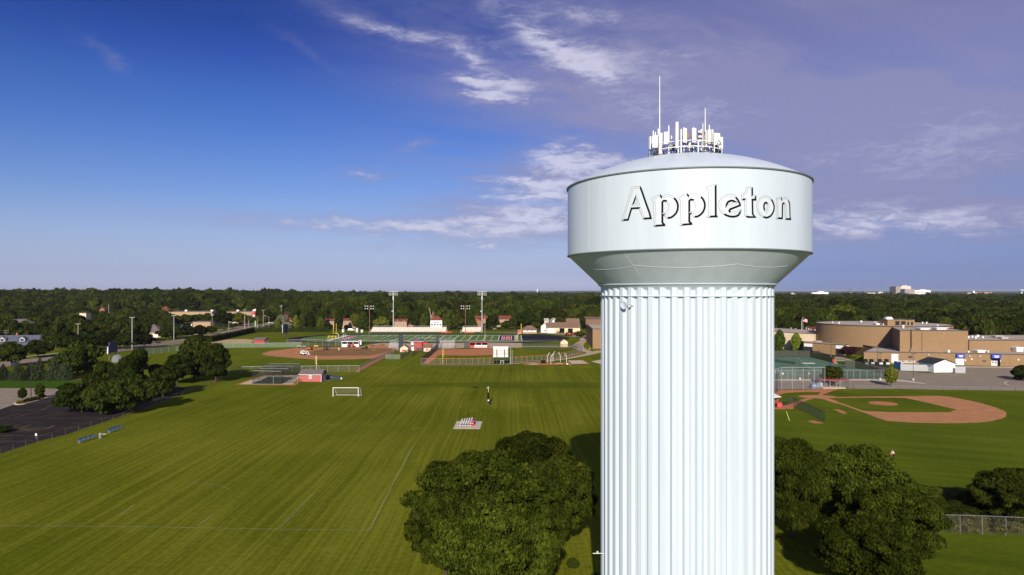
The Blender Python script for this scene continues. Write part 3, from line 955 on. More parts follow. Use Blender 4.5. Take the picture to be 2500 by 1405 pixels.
def water_tower():
 t = T('water_tower', 'pale blue white fluted column water tower lettered Appleton', 'water tower', (TX, TY, 0))
 # fluted pedestal: 48 trapezoid flutes
 N, dep = 48, 0.20
 prof = []
 ph = R_(2.0)
 for k in range(N):
  a0 = ph + 2 * math.pi * k / N
  da = 2 * math.pi / N
  for u, r in ((-0.20, TP), (0.17, TP), (0.37, TP - dep), (0.60, TP - dep)):
   prof.append((r * math.cos(a0 + u * da), r * math.sin(a0 + u * da)))
 mb = MB().prism(prof, 0.0, 30.42, top=False)
 P('fluted_pedestal', mb, M['tank'], t)
 # ring stiffener just under the cone and the lip that closes the flutes
 mb = MB().lathe([(TP - 0.25, 29.645), (TP + 0.06, 29.645), (TP + 0.06, 29.695), (TP - 0.25, 29.695), (TP - 0.25, 29.645)], 96)
 P('stiffener_ring', mb, M['tank'], t)
 mb = MB().lathe([(TP - 0.42, 29.86), (TP + 0.20, 30.48), (TP + 0.28, 30.485), (TP + 0.28, 30.525), (TP + 0.18, 30.54)], 120)
 P('cone_base_ring', mb, M['tank'], t, smooth=True)
 # cone under the tank
 mb = MB().lathe([(TP + 0.20, 30.53), (TR - 0.03, Z_LOW)], 120)
 P('tank_cone', mb, M['tank'], t, smooth=True)
 # tank shell
 mb = MB().lathe([(TR - 0.03, Z_LOW - 0.0), (TR, Z_LOW + 0.005), (TR, Z_RIM)], 160)
 P('tank_shell', mb, M['tank'], t, smooth=True)
 mb = MB().lathe([(TR - 0.02, Z_LOW - 0.07), (TR + 0.045, Z_LOW - 0.05), (TR + 0.045, Z_LOW + 0.02), (TR - 0.02, Z_LOW + 0.03)], 160)
 P('lower_rim', mb, M['tank_trim'], t, smooth=True)
 mb = MB().lathe([(TR - 0.02, Z_RIM - 0.02), (TR + 0.09, Z_RIM - 0.02), (TR + 0.10, Z_RIM + 0.06), (TR - 0.05, Z_RIM + 0.07)], 160)
 P('upper_rim', mb, M['tank_trim'], t, smooth=True)
 # dome roof
 hgt = Z_APEX - Z_RIM
 rho = (TR * TR + hgt * hgt) / (2 * hgt)
 pr = []
 for k in range(25):
  r = (TR - 0.05) * (1 - k / 24.0)
  pr.append((max(r, 0.001), Z_APEX - rho + math.sqrt(rho * rho - r * r) + 0.05))
 mb = MB().lathe(pr, 120)
 P('dome_roof', mb, M['tank'], t, smooth=True)
 # weld seams on the cone: sagging plate joints and two radial ones
 def cone_r(z):
  return TP + 0.20 + (TR - 0.23 - TP) * (z - 30.53) / (Z_LOW - 30.53)
 view = math.atan2(-TY, -TX)
 for a_from, a_to, zc, sag in ((-1.05, -0.46, 31.72, 0.16), (-0.45, 0.44, 31.80, 0.22), (0.45, 1.05, 31.78, 0.16)):
  mb = MB()
  pts = []
  for k in range(25):
   u = k / 24
   z = zc - sag * (1 - (2 * u - 1) ** 2)
   a = view + a_from + (a_to - a_from) * u
   r = cone_r(z) + 0.004
   pts.append((r * math.cos(a), r * math.sin(a), z))
  mb.tube(pts, 0.011, 5)
  P('weld_seam', mb, M['seam'], t)
 for a, da in ((-0.47, 0.04),):
  pts = []
  for k in range(9):
   z = Z_LOW - 0.05 - 1.5 * k / 8
   aa = view + a + da * k / 8
   r = cone_r(z) + 0.004
   pts.append((r * math.cos(aa), r * math.sin(aa), z))
  P('weld_seam', MB().tube(pts, 0.011, 5), M['seam'], t)
 # faint vertical plate joints on the shell
 for a in (-0.82, -0.1, 0.62):
  aa = view + a
  pts = [((TR + 0.001) * math.cos(aa), (TR + 0.001) * math.sin(aa), z) for z in (Z_LOW + 0.05, Z_RIM - 0.05)]
  P('weld_seam', MB().tube(pts, 0.006, 4), M['tank'], t)
 return t


tower = water_tower()

# lettering: outlines traced in the photograph and carried onto the tank wall
A_ = [(400, 203), (635, 180), (690, 320), (800, 640), (905, 930), (950, 1112), (705, 1125), (680, 1050), (597, 820), (386, 832), (290, 1155), (85, 1170), (80, 1150), (120, 1105), (220, 770), (385, 230)]
Ah = [(500, 505), (548, 665), (443, 678)]
p_ = [(955, 535), (1195, 412), (1250, 480), (1320, 440), (1400, 422), (1500, 440), (1600, 500), (1660, 565), (1700, 640), (1722, 740), (1710, 850), (1670, 950), (1600, 1030), (1520, 1085), (1440, 1108), (1395, 1092), (1350, 1050), (1310, 1012), (1275, 1012), (1275, 1210), (1335, 1275), (1335, 1310), (1000, 1335), (988, 1310), (1022, 1265), (1010, 640)]
ph_ = [(1275, 640), (1295, 615), (1320, 612), (1370, 630), (1405, 665), (1430, 720), (1437, 790), (1420, 860), (1385, 920), (1330, 945), (1275, 938)]
l_ = [(868, 212), (1130, 115), (1157, 130), (1160, 1000), (1195, 1062), (885, 1068), (880, 1055), (932, 1010), (930, 330)]
e_ = [(1530, 410), (1630, 425), (1720, 480), (1780, 550), (1830, 640), (1855, 720), (1850, 740), (1700, 800), (1560, 855), (1548, 880), (1570, 910), (1620, 925), (1720, 900), (1800, 870), (1845, 840), (1862, 850), (1860, 900), (1840, 960), (1800, 1020), (1740, 1055), (1640, 1070), (1540, 1062), (1440, 1030), (1370, 990), (1300, 920), (1245, 830), (1220, 730), (1235, 630), (1280, 540), (1350, 470), (1440, 425)]
eh = [(1465, 735), (1475, 690), (1510, 640), (1570, 612), (1630, 614), (1680, 640), (1570, 690)]
t_ = [(485, 208), (667, 212), (675, 230), (677, 438), (770, 438), (770, 585), (680, 582), (690, 975), (770, 1075), (540, 1078), (480, 1050), (445, 1000), (450, 575), (360, 575), (355, 425), (440, 370), (480, 320)]
o_ = [(1035, 455), (1130, 475), (1210, 540), (1265, 630), (1298, 740), (1295, 850), (1260, 950), (1200, 1040), (1120, 1085), (1060, 1098), (970, 1070), (880, 990), (820, 900), (787, 790), (790, 690), (830, 590), (890, 510), (960, 468)]
oh = [(1050, 665), (1085, 690), (1105, 760), (1095, 840), (1062, 895), (1030, 860), (1008, 800), (1010, 720), (1030, 675)]
n_ = [(1340, 535), (1490, 485), (1512, 550), (1555, 508), (1600, 492), (1650, 508), (1700, 570), (1738, 680), (1748, 1050), (1768, 1140), (1605, 1130), (1592, 715), (1575, 688), (1555, 682), (1535, 705), (1527, 1115), (1345, 1110), (1340, 1090), (1370, 1055), (1365, 560)]
SCL = 1873 / 160.0


def topix(pts, ox, oy=440, dx=0, dy=0):
 return [(ox + (x + dx) / SCL, oy + (y + dy) / SCL) for x, y in pts]


LET = [('A', topix(A_, 1510), [topix(Ah, 1510)], 1.0), ('p', topix(p_, 1510), [topix(ph_, 1510)], 1.0),
 ('p', topix(p_, 1650, dx=-870, dy=-33), [topix(ph_, 1650, dx=-870, dy=-33)], 1.0),
 ('l', topix(l_, 1650), [], 1.0), ('e', topix(e_, 1650), [topix(eh, 1650)], 0.92), ('t', topix(t_, 1780), [], 0.85),
 ('o', topix(o_, 1780), [topix(oh, 1780)], 0.85), ('n', topix(n_, 1780), [], 0.72)]


def wall_uv(px, py):
 """sight line -> (arc length, height) on the tank wall"""
 dx, dz = (px - 1250) / F, (HY - py) / F
 a = dx * dx + 1
 b = -2 * (dx * TX + TY)
 c = TX * TX + TY * TY - TR * TR
 tt = (-b - math.sqrt(b * b - 4 * a * c)) / (2 * a)
 x, y, z = dx * tt - TX, tt - TY, H + dz * tt
 view = math.atan2(-TY, -TX)
 th = math.atan2(y, x) - view
 th = (th + math.pi) % (2 * math.pi) - math.pi
 return (th * TR, z)


def wall_pt(s, z, off):
 th = math.atan2(-TY, -TX) + s / TR
 return ((TR + off) * math.cos(th), (TR + off) * math.sin(th), z)


def area2(p):
 return sum(p[i][0] * p[(i + 1) % len(p)][1] - p[(i + 1) % len(p)][0] * p[i][1] for i in range(len(p))) / 2


def inset(p, d):
 """move every edge of a counter-clockwise ring inwards by d (holes are passed clockwise)"""
 out = []
 n = len(p)
 for i in range(n):
  a, b, c = Vector(p[i - 1]), Vector(p[i]), Vector(p[(i + 1) % n])
  e1, e2 = (b - a).normalized(), (c - b).normalized()
  n1, n2 = Vector((-e1.y, e1.x)), Vector((-e2.y, e2.x))
  m = n1 + n2
  if m.length < 1e-4:
   m = n1.copy()
  m.normalize()
  k = d / max(m.dot(n1), 0.5)
  q = b + m * k
  out.append((q.x, q.y))
 return out


def letters():
 for ch, outer, holes, kk in LET:
  rings = []
  for r, isout in [(outer, True)] + [(h_, False) for h_ in holes]:
   q = [wall_uv(*p) for p in r]
   if (area2(q) > 0) != isout:
    q = q[::-1]
   rings.append(q)
  ins = [inset(q, 0.112 * (1.0 if kk > 0.9 else 0.95)) for q in rings]
  # face: filled region of the inset rings, split so that it follows the curve of the wall
  verts, edges = [], []
  for q in ins:
   o = len(verts)
   m = len(q)
   verts += [Vector(p) for p in q]
   edges += [(o + i, o + (i + 1) % m) for i in range(m)]
  xs = [v.x for v in verts]
  zs = [v.y for v in verts]
  for gx in np.arange(min(xs), max(xs), 0.12):
   for gz in np.arange(min(zs), max(zs), 0.25):
    verts.append(Vector((float(gx) + 0.011, float(gz) + 0.013)))
  res = geometry.delaunay_2d_cdt(verts, edges, [], 0, 1e-5)
  mb = MB()

  def inside(x, y):
   c = False
   for q in ins:
    for i in range(len(q)):
     (x0, y0), (x1, y1) = q[i - 1], q[i]
     if (y0 > y) != (y1 > y) and x < (x1 - x0) * (y - y0) / (y1 - y0) + x0:
      c = not c
   return c
  tri = [tuple(f) for f in res[2] if inside(*(sum((res[0][i] for i in f), Vector((0, 0))) / len(f)))]
  mb.add([wall_pt(v.x, v.y, 0.012) for v in res[0]], tri)
  dark, lines = MB(), MB()
  for q, qi in zip(rings, ins):
   m = len(q)
   for i in range(m):
    j = (i + 1) % m
    e = Vector(q[j]) - Vector(q[i])
    if e.length < 1e-5:
     continue
    # outward normal of the stroke; arc length grows to the right as seen from in front
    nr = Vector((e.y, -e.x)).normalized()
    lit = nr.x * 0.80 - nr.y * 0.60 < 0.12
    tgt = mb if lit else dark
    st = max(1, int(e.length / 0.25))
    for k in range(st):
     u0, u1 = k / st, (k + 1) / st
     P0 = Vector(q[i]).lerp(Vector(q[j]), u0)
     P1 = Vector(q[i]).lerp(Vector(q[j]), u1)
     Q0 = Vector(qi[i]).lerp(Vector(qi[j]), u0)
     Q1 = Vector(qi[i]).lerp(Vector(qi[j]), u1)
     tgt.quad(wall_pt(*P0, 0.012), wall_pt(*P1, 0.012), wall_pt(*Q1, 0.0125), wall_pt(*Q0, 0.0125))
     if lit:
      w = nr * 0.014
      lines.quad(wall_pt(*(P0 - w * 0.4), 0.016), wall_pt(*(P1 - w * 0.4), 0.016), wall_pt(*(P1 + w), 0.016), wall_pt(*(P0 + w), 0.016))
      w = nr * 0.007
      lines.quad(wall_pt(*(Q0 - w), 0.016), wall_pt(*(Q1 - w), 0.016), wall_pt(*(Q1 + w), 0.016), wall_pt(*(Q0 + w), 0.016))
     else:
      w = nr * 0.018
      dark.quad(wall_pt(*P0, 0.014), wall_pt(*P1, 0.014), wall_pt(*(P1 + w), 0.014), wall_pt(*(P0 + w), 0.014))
  lo = P('letter', mb, M['letter'], tower, label='painted letter ' + ch)
  P('shaded_edge', dark, M['black'], lo, kind='stuff')
  P('outline', lines, M['letterline'], lo, kind='stuff')


letters()


# ------------------------------------------------------------------ what is mounted on the tower
def dome_z(x, y):
 hgt = Z_APEX - Z_RIM
 rho = (TR * TR + hgt * hgt) / (2 * hgt)
 r2 = (x - TX) ** 2 + (y - TY) ** 2
 return Z_APEX - rho + math.sqrt(max(rho * rho - r2, 0)) + 0.05


def ap(px, dd):
 """point on the antenna ring: pixel column and distance before (-) or behind (+) the axis"""
 d = TY + dd
 return XD(px, d), d


def antennas():
 # ring rail on posts
 t = T('ring_rail', 'white pipe rail ring circling the top of the dome', 'railing', (TX, TY, 0))
 r = 2.75
 mb = MB()
 pts = [(r * math.cos(a), r * math.sin(a), 40.62) for a in np.linspace(0, 2 * math.pi, 37)]
 P('rail', MB().tube(pts, 0.045, 6), M['white'], t)
 pts = [(r * math.cos(a), r * math.sin(a), 41.05) for a in np.linspace(0, 2 * math.pi, 37)]
 P('rail', MB().tube(pts, 0.03, 6), M['white'], t)
 for k in range(12):
  a = 2 * math.pi * k / 12 + 0.1
  x, y = r * math.cos(a), r * math.sin(a)
  P('rail_post', MB().bar((x, y, dome_z(TX + x, TY + y) - 0.05), (x, y, 41.07), 0.04), M['white'], t)

 def pole(mb, x, y, zt, rad=0.045):
  mb.bar((x, y, dome_z(x, y) - 0.05), (x, y, zt), rad)

 def panel(px0, py0, px1, py1, dd, m, label, turn=0.0, pole_px=None, pole_py=None, depth=0.16, dark=True):
  x, y = ap((px0 + px1) / 2, dd)
  w = (px1 - px0) / F * y
  z1, z0 = ZD(py0, y), ZD(py1, y)
  t = T('panel_antenna', label, 'antenna', (x, y, 0), turn, 'panel antennas on the tower dome')
  b = MB()
  # rounded cover
  sec = [(-w / 2, depth / 2), (-w / 2, -depth * 0.25), (-w * 0.36, -depth / 2), (w * 0.36, -depth / 2), (w / 2, -depth * 0.25), (w / 2, depth / 2)]
  b.prism(sec, z0, z1, True, True)
  P('cover', b, m, t)
  px_, yy = (0.0, 0.22) if pole_px is None else (XD(pole_px, y) - x, 0.18)
  zt = z1 + 0.12 if pole_py is None else ZD(pole_py, y)
  P('mounting_pole', MB().bar((px_, yy, dome_z(x, y) - 0.1), (px_, yy, zt), 0.047), M['white'], t)
  br = MB()
  for zz in (z0 + 0.15, z1 - 0.15):
   br.box(px_ * 0.5, 0.14, zz - 0.03, 0.12, 0.16, 0.06)
  P('bracket', br, M['dark_metal'], t, kind='stuff')
  if dark:
   bx = MB().box(px_, 0.36, z0 + 0.1, 0.26, 0.16, (z1 - z0) * 0.45)
   P('radio_unit', bx, M['dark_metal'], t)
   cb = MB().tube([(px_ - 0.05, 0.1, z0), (px_ - 0.12, 0.1, z0 - 0.25), (px_ - 0.03, 0.3, z0 - 0.5), (px_ + 0.1, 0.32, dome_z(x, y) + 0.05)], 0.022, 5)
   P('cable', cb, M['rubber'], t)
  return t

 cp, wp = M['cream_panel'], M['white_panel']
 panel(1592.5, 332, 1605.5, 361, -1.6, wp, 'wide white panel antenna at the left end of the dome ring', R_(-14), 1606.5, 314)
 panel(1608, 326, 1615, 377, -1.9, cp, 'slim cream panel antenna below the tall whip aerial', 0, None, None, 0.2)
 panel(1584, 334, 1590.5, 365, -0.6, M['alu'], 'grey side-on panel antenna leftmost on the dome', R_(-60), 1592, 320)
 panel(1621, 323, 1634, 352.5, -1.9, wp, 'white square-cornered panel antenna on a tall pole left of the tallest panel', R_(-10), 1633, 306)
 panel(1648.3, 299, 1656.5, 362.6, -2.5, cp, 'tallest cream panel antenna on the dome', 0, 1655.8, 296.5, 0.22)
 panel(1667, 314, 1677, 349, -2.6, cp, 'cream panel antenna with a brown box behind its right edge', R_(6))
 panel(1689, 314, 1700, 348.7, -2.6, cp, 'cream panel antenna in the middle with a black strip on its left', R_(-4))
 panel(1722, 319, 1725.4, 359, -2.2, cp, 'very slim cream panel antenna under the shorter whip aerial', 0, None, None, 0.10)
 panel(1726.8, 317, 1737, 352, -2.2, cp, 'cream panel antenna beside the shorter whip aerial', R_(4), 1734, 304.5)
 panel(1741.5, 326, 1758.5, 354.5, -1.5, wp, 'widest white panel antenna near the right end of the dome', R_(14), 1742.5, 315.5)
 panel(1753.5, 335.5, 1766, 362.6, -0.6, wp, 'white panel antenna furthest right on the dome', R_(24), 1756, 336)
 # boxes
 x, y = ap(1679, -2.3)
 S('junction_box', MB().box(0, 0, 0, 0.16, 0.2, 0.42), mat('brown_box_paint', (0.30, 0.14, 0.06), 0.6), 'small brown box clamped behind a cream panel antenna', 'box', (x, y, ZD(338, y)))
 x, y = ap(1683.5, -2.0)
 S('equipment_cabinet', MB().box(0, 0, 0, 0.40, 0.3, 0.42).box(0, 0, -0.32, 0.06, 0.06, 0.34), M['white'], 'white square cabinet standing between two cream panel antennas', 'cabinet', (x, y, ZD(363, y)))
 x, y = ap(1640, -1.2)
 t = T('equipment_cabinet', 'dark slatted cabinet with a white cap beside the tallest panel antenna', 'cabinet', (x, y, ZD(368, y)))
 P('casing', MB().box(0, 0, 0, 0.36, 0.3, 0.32), M['dark_metal'], t)
 P('cap', MB().box(0, 0, 0.32, 0.42, 0.36, 0.06), M['white'], t)
 for k in (-0.1, 0.02, 0.12):
  P('slat', MB().box(k, -0.16, 0.05, 0.04, 0.03, 0.2), M['alu'], t)
 x, y = ap(1709, -2.2)
 t = T('radio_stack', 'stack of dark and cream radio units on a pole right of the middle panel', 'radio equipment', (x, y, 0))
 P('mounting_pole', MB().bar((0.12, 0.1, dome_z(x, y) - 0.1), (0.12, 0.1, ZD(315, y)), 0.045), M['white'], t)
 for k, (zz, m) in enumerate([(320, M['cream_panel']), (327, M['dark_metal']), (332, M['cream_panel']), (337, M['dark_metal']), (342, M['cream_panel'])]):
  P('radio_unit', MB().box(-0.04 + 0.03 * (k % 2), -0.03, ZD(zz + 5.2, y), 0.24, 0.2, 0.15), m, t)
 # plain poles
 for px, pt, dd, lab in ((1663, 316, -2.7, 'bare white pole standing right of the tallest panel antenna'), (1616, 325, -1.2, 'short white pole behind the slim cream panel on the left'),
       (1639.4, 332, -0.6, 'short white pole above the dark slatted cabinet'), (1600, 323, -0.8, 'short white pole behind the wide white left panel'),
       (1716, 302, -2.0, 'thin white rod left of the shorter whip aerial')):
  x, y = ap(px, dd)
  S('antenna_pole', MB().bar((0, 0, dome_z(x, y) - 0.1), (0, 0, ZD(pt, y)), 0.05 if px != 1716 else 0.03), M['white'], lab, 'pole', (x, y, 0), group='bare poles on the tower dome')
 # whips
 for px, pt, dd, lab in ((1610.6, 186, -1.6, 'very tall thin white whip aerial on the dome'), (1721.6, 264, -2.0, 'shorter thin white whip aerial right of centre on the dome')):
  x, y = ap(px, dd)
  t = T('whip_aerial', lab, 'aerial', (x, y, 0), 0, 'whip aerials on the tower dome')
  zb = ZD(330, y)
  P('mast', MB().bar((0, 0, dome_z(x, y) - 0.1), (0, 0, zb), 0.055), M['white'], t)
  P('whip', MB().bar((0, 0, zb), (0, 0, ZD(pt, y)), 0.042, 0.024), M['white'], t)
 # tangle of cables and clamps on the ring
 mb = MB()
 rr = random.Random(8)
 for k in range(120):
  a = rr.uniform(math.pi * 0.95, math.pi * 2.1)
  r0 = rr.uniform(2.2, 2.85)
  x, y = r0 * math.cos(a), r0 * math.sin(a)
  zb = dome_z(TX + x, TY + y)
  p = [(x, y, zb + rr.uniform(0.05, 0.7))]
  for j in range(3):
   q = p[-1]
   p.append((q[0] + rr.uniform(-0.25, 0.25), q[1] + rr.uniform(-0.1, 0.1), max(zb + 0.03, q[2] + rr.uniform(-0.35, 0.3))))
  mb.tube(p, rr.uniform(0.015, 0.032), 4)
 o = S('cable_bundle', mb, M['rubber'], 'tangle of black cables around the antenna feet on the dome', 'cables', (TX, TY, 0))
 o['kind'] = 'stuff'
 # dishes on the pedestal
 view = math.atan2(-TY, -TX)
 for px, py, rad, lab in ((1530, 746, 0.27, 'round white dish bolted high on the left of the fluted column'), (1544.5, 747, 0.10, 'tiny white dish beside the larger one on the column')):
  dx = (px - 1250) / F
  a = dx * dx + 1
  b = -2 * (dx * TX + TY)
  c = TX * TX + TY * TY - TP * TP
  tt = (-b - math.sqrt(b * b - 4 * a * c)) / (2 * a)
  x, y = dx * tt, tt
  nx, ny = (x - TX) / TP, (y - TY) / TP
  z = ZD(py, y)
  t = T('dish_antenna', lab, 'dish', (x, y, z), math.atan2(ny, nx) + math.pi / 2, 'dishes on the column')
  mb = MB()
  prof = [(0.001, 0.06), (rad * 0.5, 0.045), (rad, 0.0), (rad, -0.03)]
  n = 20
  vs, fs = [], []
  for rr_, q in prof:
   for k in range(n):
    an = 2 * math.pi * k / n
    vs.append((rr_ * math.cos(an), -0.28 + q, rr_ * math.sin(an)))
  for i in range(3):
   for k in range(n):
    fs.append((i * n + k, i * n + (k + 1) % n, (i + 1) * n + (k + 1) % n, (i + 1) * n + k))
  mb.add(vs, fs)
  P('reflector', mb, M['tank'], t, smooth=True)
  P('arm', MB().bar((0, 0.1, 0), (0, -0.26, 0), 0.03), M['grey_metal'], t)
 # bracket with a small lamp low on the left of the column
 x, y = XD(1463, 52), 52.0
 t = T('bracket_arm', 'thin white bracket arm sticking out left from the column near the ground', 'bracket', (TX - TP - 0.05, TY - 0.6, ZD(1371, 50)))
 P('arm', MB().bar((-0.7, 0, 0), (0.15, 0, 0), 0.03), M['white'], t)
 P('lamp', MB().box(-0.35, 0, 0.03, 0.12, 0.12, 0.14), M['lampglass'], t)


antennas()
# ------------------------------------------------------------------ generic builders
def building(name, label, cat, x, y, w, d, hw, zr, rz=0.0, wall='cream', roof='shingle', kind='gable', along='x', wins=(), z=0.0, group=None, over=0.4, extras=None):
 """walls + roof + windows; wins = (side, u, z, w, h[, name, material]) with side f(ront)/b/l/r"""
 t = T(name, label, cat, (x, y, z), rz, group)
 if kind == 'flat':
  P('wall', MB().prism([(-w / 2, -d / 2), (w / 2, -d / 2), (w / 2, d / 2), (-w / 2, d / 2)], -0.5, hw, top=False), M[wall], t)
  P('roof', MB().box(0, 0, hw, w - 0.1, d - 0.1, 0.10), M[roof], t)
  e = MB()
  for s in (-1, 1):
   e.box(0, s * (d / 2 - 0.1), hw - 0.25, w + 0.16, 0.36, 0.55)
   e.box(s * (w / 2 - 0.1), 0, hw - 0.25, 0.36, d - 0.58, 0.55)
  P('roof_edge', e, M['roof_edge'], t)
 elif kind == 'hip':
  P('wall', MB().prism([(-w / 2, -d / 2), (w / 2, -d / 2), (w / 2, d / 2), (-w / 2, d / 2)], -0.5, hw), M[wall], t)
  P('roof', MB().hip(w, d, hw, zr, over), M[roof], t)
 else:
  mb = MB().house_walls(w, d, hw, zr - 0.03, along)
  P('wall', mb, M[wall], t)
  P('roof', MB().gable(w, d, hw, zr, over, 0.16, along), M[roof], t)
 for q in wins:
  side, u, zz, ww, hh = q[:5]
  nm = q[5] if len(q) > 5 else 'window'
  mm = M[q[6]] if len(q) > 6 else M['glass']
  fr = M[q[7]] if len(q) > 7 else M['white']
  def pos(ee):
   return {'f': (u, -d / 2 - ee), 'b': (u, d / 2 + ee), 'l': (-w / 2 - ee, u), 'r': (w / 2 + ee, u)}[side]
  sx_, sy_ = (ww, 0.10) if side in 'fb' else (0.10, ww)
  o = P(nm, MB().box(*pos(0.02), zz, sx_, sy_, hh), mm, t)
  f = 0.14
  fm = MB()
  if side in 'fb':
   px_, py_ = pos(0.03)
   for s in (-1, 1):
    fm.box(px_ + s * (ww / 2 + f / 2), py_, zz - f, f, 0.16, hh + 2 * f)
   fm.box(px_, py_, zz + hh, ww, 0.16, f).box(px_, py_, zz - f, ww, 0.16, f)
  else:
   px_, py_ = pos(0.03)
   for s in (-1, 1):
    fm.box(px_, py_ + s * (ww / 2 + f / 2), zz - f, 0.16, f, hh + 2 * f)
   fm.box(px_, py_, zz + hh, 0.16, ww, f).box(px_, py_, zz - f, 0.16, ww, f)
  P('frame', fm, fr, o)
 if extras:
  extras(t)
 return t


_post = {}


def fence(label, pts, h, veil='wire', post='grey_metal', spacing=3.0, group='chain link fences', rail=True, prad=0.045, cap=None, name='chain_link_fence', z=0.0):
 t = T(name, label, 'fence', (pts[0][0], pts[0][1], z), 0, group)
 ox, oy = pts[0]
 key = (round(h, 2), post, round(prad, 3))
 if key not in _post:
  _post[key] = MB().bar((0, 0, 0), (0, 0, h + 0.05), prad, prad, 5).mesh('post', M[post])
 first = True
 for a, b in zip(pts[:-1], pts[1:]):
  a, b = Vector((a[0] - ox, a[1] - oy)), Vector((b[0] - ox, b[1] - oy))
  n = max(1, int(round((b - a).length / spacing)))
  for k in range(n):
   p, q = a.lerp(b, k / n), a.lerp(b, (k + 1) / n)
   if first or k > 0 or True:
    o = P('post', _post[key], None, t)
    o.location = (p.x, p.y, 0)
   first = False
   P('mesh_panel', MB().quad((p.x, p.y, 0.05), (q.x, q.y, 0.05), (q.x, q.y, h), (p.x, p.y, h)), M[veil], t)
  if rail:
   P('top_rail', MB().bar((a.x, a.y, h), (b.x, b.y, h), prad * (1.0 if cap is None else 1.6), None, 5), M[cap or post], t)
 o = P('post', _post[key], None, t)
 o.location = (b.x, b.y, 0)
 return t


def gpts(pix):
 return [G(*q) for q in pix]


# ------------------------------------------------------------------ stadium
def bleachers(name, label, x0, x1, y, rows=11, run=0.8, rise=0.33, zf=0.9, m='bleacher', group='home bleachers'):
 t = T(name, label, 'bleachers', ((x0 + x1) / 2, y, 0), 0, group)
 w = x1 - x0
 mb = MB()
 for r in range(rows):
  zz = zf + r * rise
  mb.box(0, r * run + run / 2, zz, w, run - 0.06, 0.06)
  mb.box(0, r * run + run - 0.03, zz + 0.06, w, 0.03, rise - 0.06)
  mb.box(0, r * run + 0.22, zz + 0.28, w, 0.28, 0.05)
 o = P('seat_rows', mb, M[m], t)
 fr = MB()
 n = max(2, int(w / 3))
 for k in range(n + 1):
  xx = -w / 2 + w * k / n
  fr.bar((xx, 0.1, zf), (xx, rows * run, zf + rows * rise), 0.05, None, 4)
  for r in (0.2, rows * run * 0.5, rows * run - 0.1):
   fr.bar((xx, r, 0), (xx, r, zf + r / run * rise), 0.05, None, 4)
 P('under_frame', fr, M['dark_metal'], t)
 rl = MB()
 zt = zf + rows * rise
 for k in range(int(w / 2.2) + 1):
  xx = -w / 2 + k * 2.2
  rl.bar((xx, rows * run + 0.05, zt - 0.3), (xx, rows * run + 0.05, zt + 1.1), 0.035, None, 4)
  rl.bar((xx, -0.1, 0.4), (xx, -0.1, zf + 0.9), 0.03, None, 4)
 for zz in (0.4, 0.75, 1.1):
  rl.bar((-w / 2, rows * run + 0.05, zt + zz), (w / 2, rows * run + 0.05, zt + zz), 0.03, None, 4)
 P('guard_rail', rl, M['grey_metal'], t)
 P('front_panel', MB().box(0, -0.12, 0.15, w, 0.04, 0.55), M['dark_metal'], t)
 for s in (-1, 1):
  st = MB()
  for k in range(8):
   st.box(s * (w / 2 + 0.7 + (7 - k) * 0.0), k * run * 0.9 - 1.2, 0.15 + k * 0.30, 1.2, 0.5, 0.06)
  P('stair', st, M['alu'], t)
 return t


bl = bleachers('bleachers', 'long pale bleachers on the far side of the football field', XD(905, 487), XD(1088.4, 487), 487, rows=9)
P('banner', MB().box(27.5, -0.2, 0.2, 7.5, 0.05, 0.75), M['bright_red'], bl)
bl2 = bleachers('bleachers', 'short pale bleachers right of the long ones', XD(1127.8, 487), XD(1174, 487), 487, rows=9)
P('banner', MB().box(-1.5, -0.2, 0.2, 6.5, 0.05, 0.75), M['orange'], bl2)


def press_box():
 x, y = XD(1066, 503), 503.0
 z0 = 3.3
 t = T('press_box', 'white two row press box with brown hip roof above the bleachers', 'press box', (x, y, 0))
 w, d = 8.6, 6.0
 P('wall', MB().prism([(-w / 2, -d / 2), (w / 2, -d / 2), (w / 2, d / 2), (-w / 2, d / 2)], z0, 8.7, True, True), M['white'], t)
 P('roof', MB().hip(w, d, 8.7, 11.6, 0.5), M['shingle_red'], t)
 for zz, n, ww in ((4.9, 4, 1.3),):
  for k in range(n):
   P('window', MB().box(-3.1 + k * 2.07, -d / 2 - 0.02, zz, ww, 0.08, 0.9), M['glass'], t)
 P('sign_board', MB().box(0, -d / 2 - 0.03, 6.6, 4.6, 0.08, 0.55), M['navy_paint'], t, label='dark narrow sign strip, lettering too small to read')
 mb = MB()
 for k in range(9):
  mb.box(-1.9 + k * 0.48, -d / 2 - 0.09, 6.75, 0.26, 0.02, 0.26)
 P('lettering', mb, M['white'], t)
 for s in (-1, 1):
  for e in (-1, 1):
   P('stilt', MB().box(s * (w / 2 - 0.3), e * (d / 2 - 0.3), 0, 0.3, 0.3, z0), M['dark_metal'], t)


press_box()


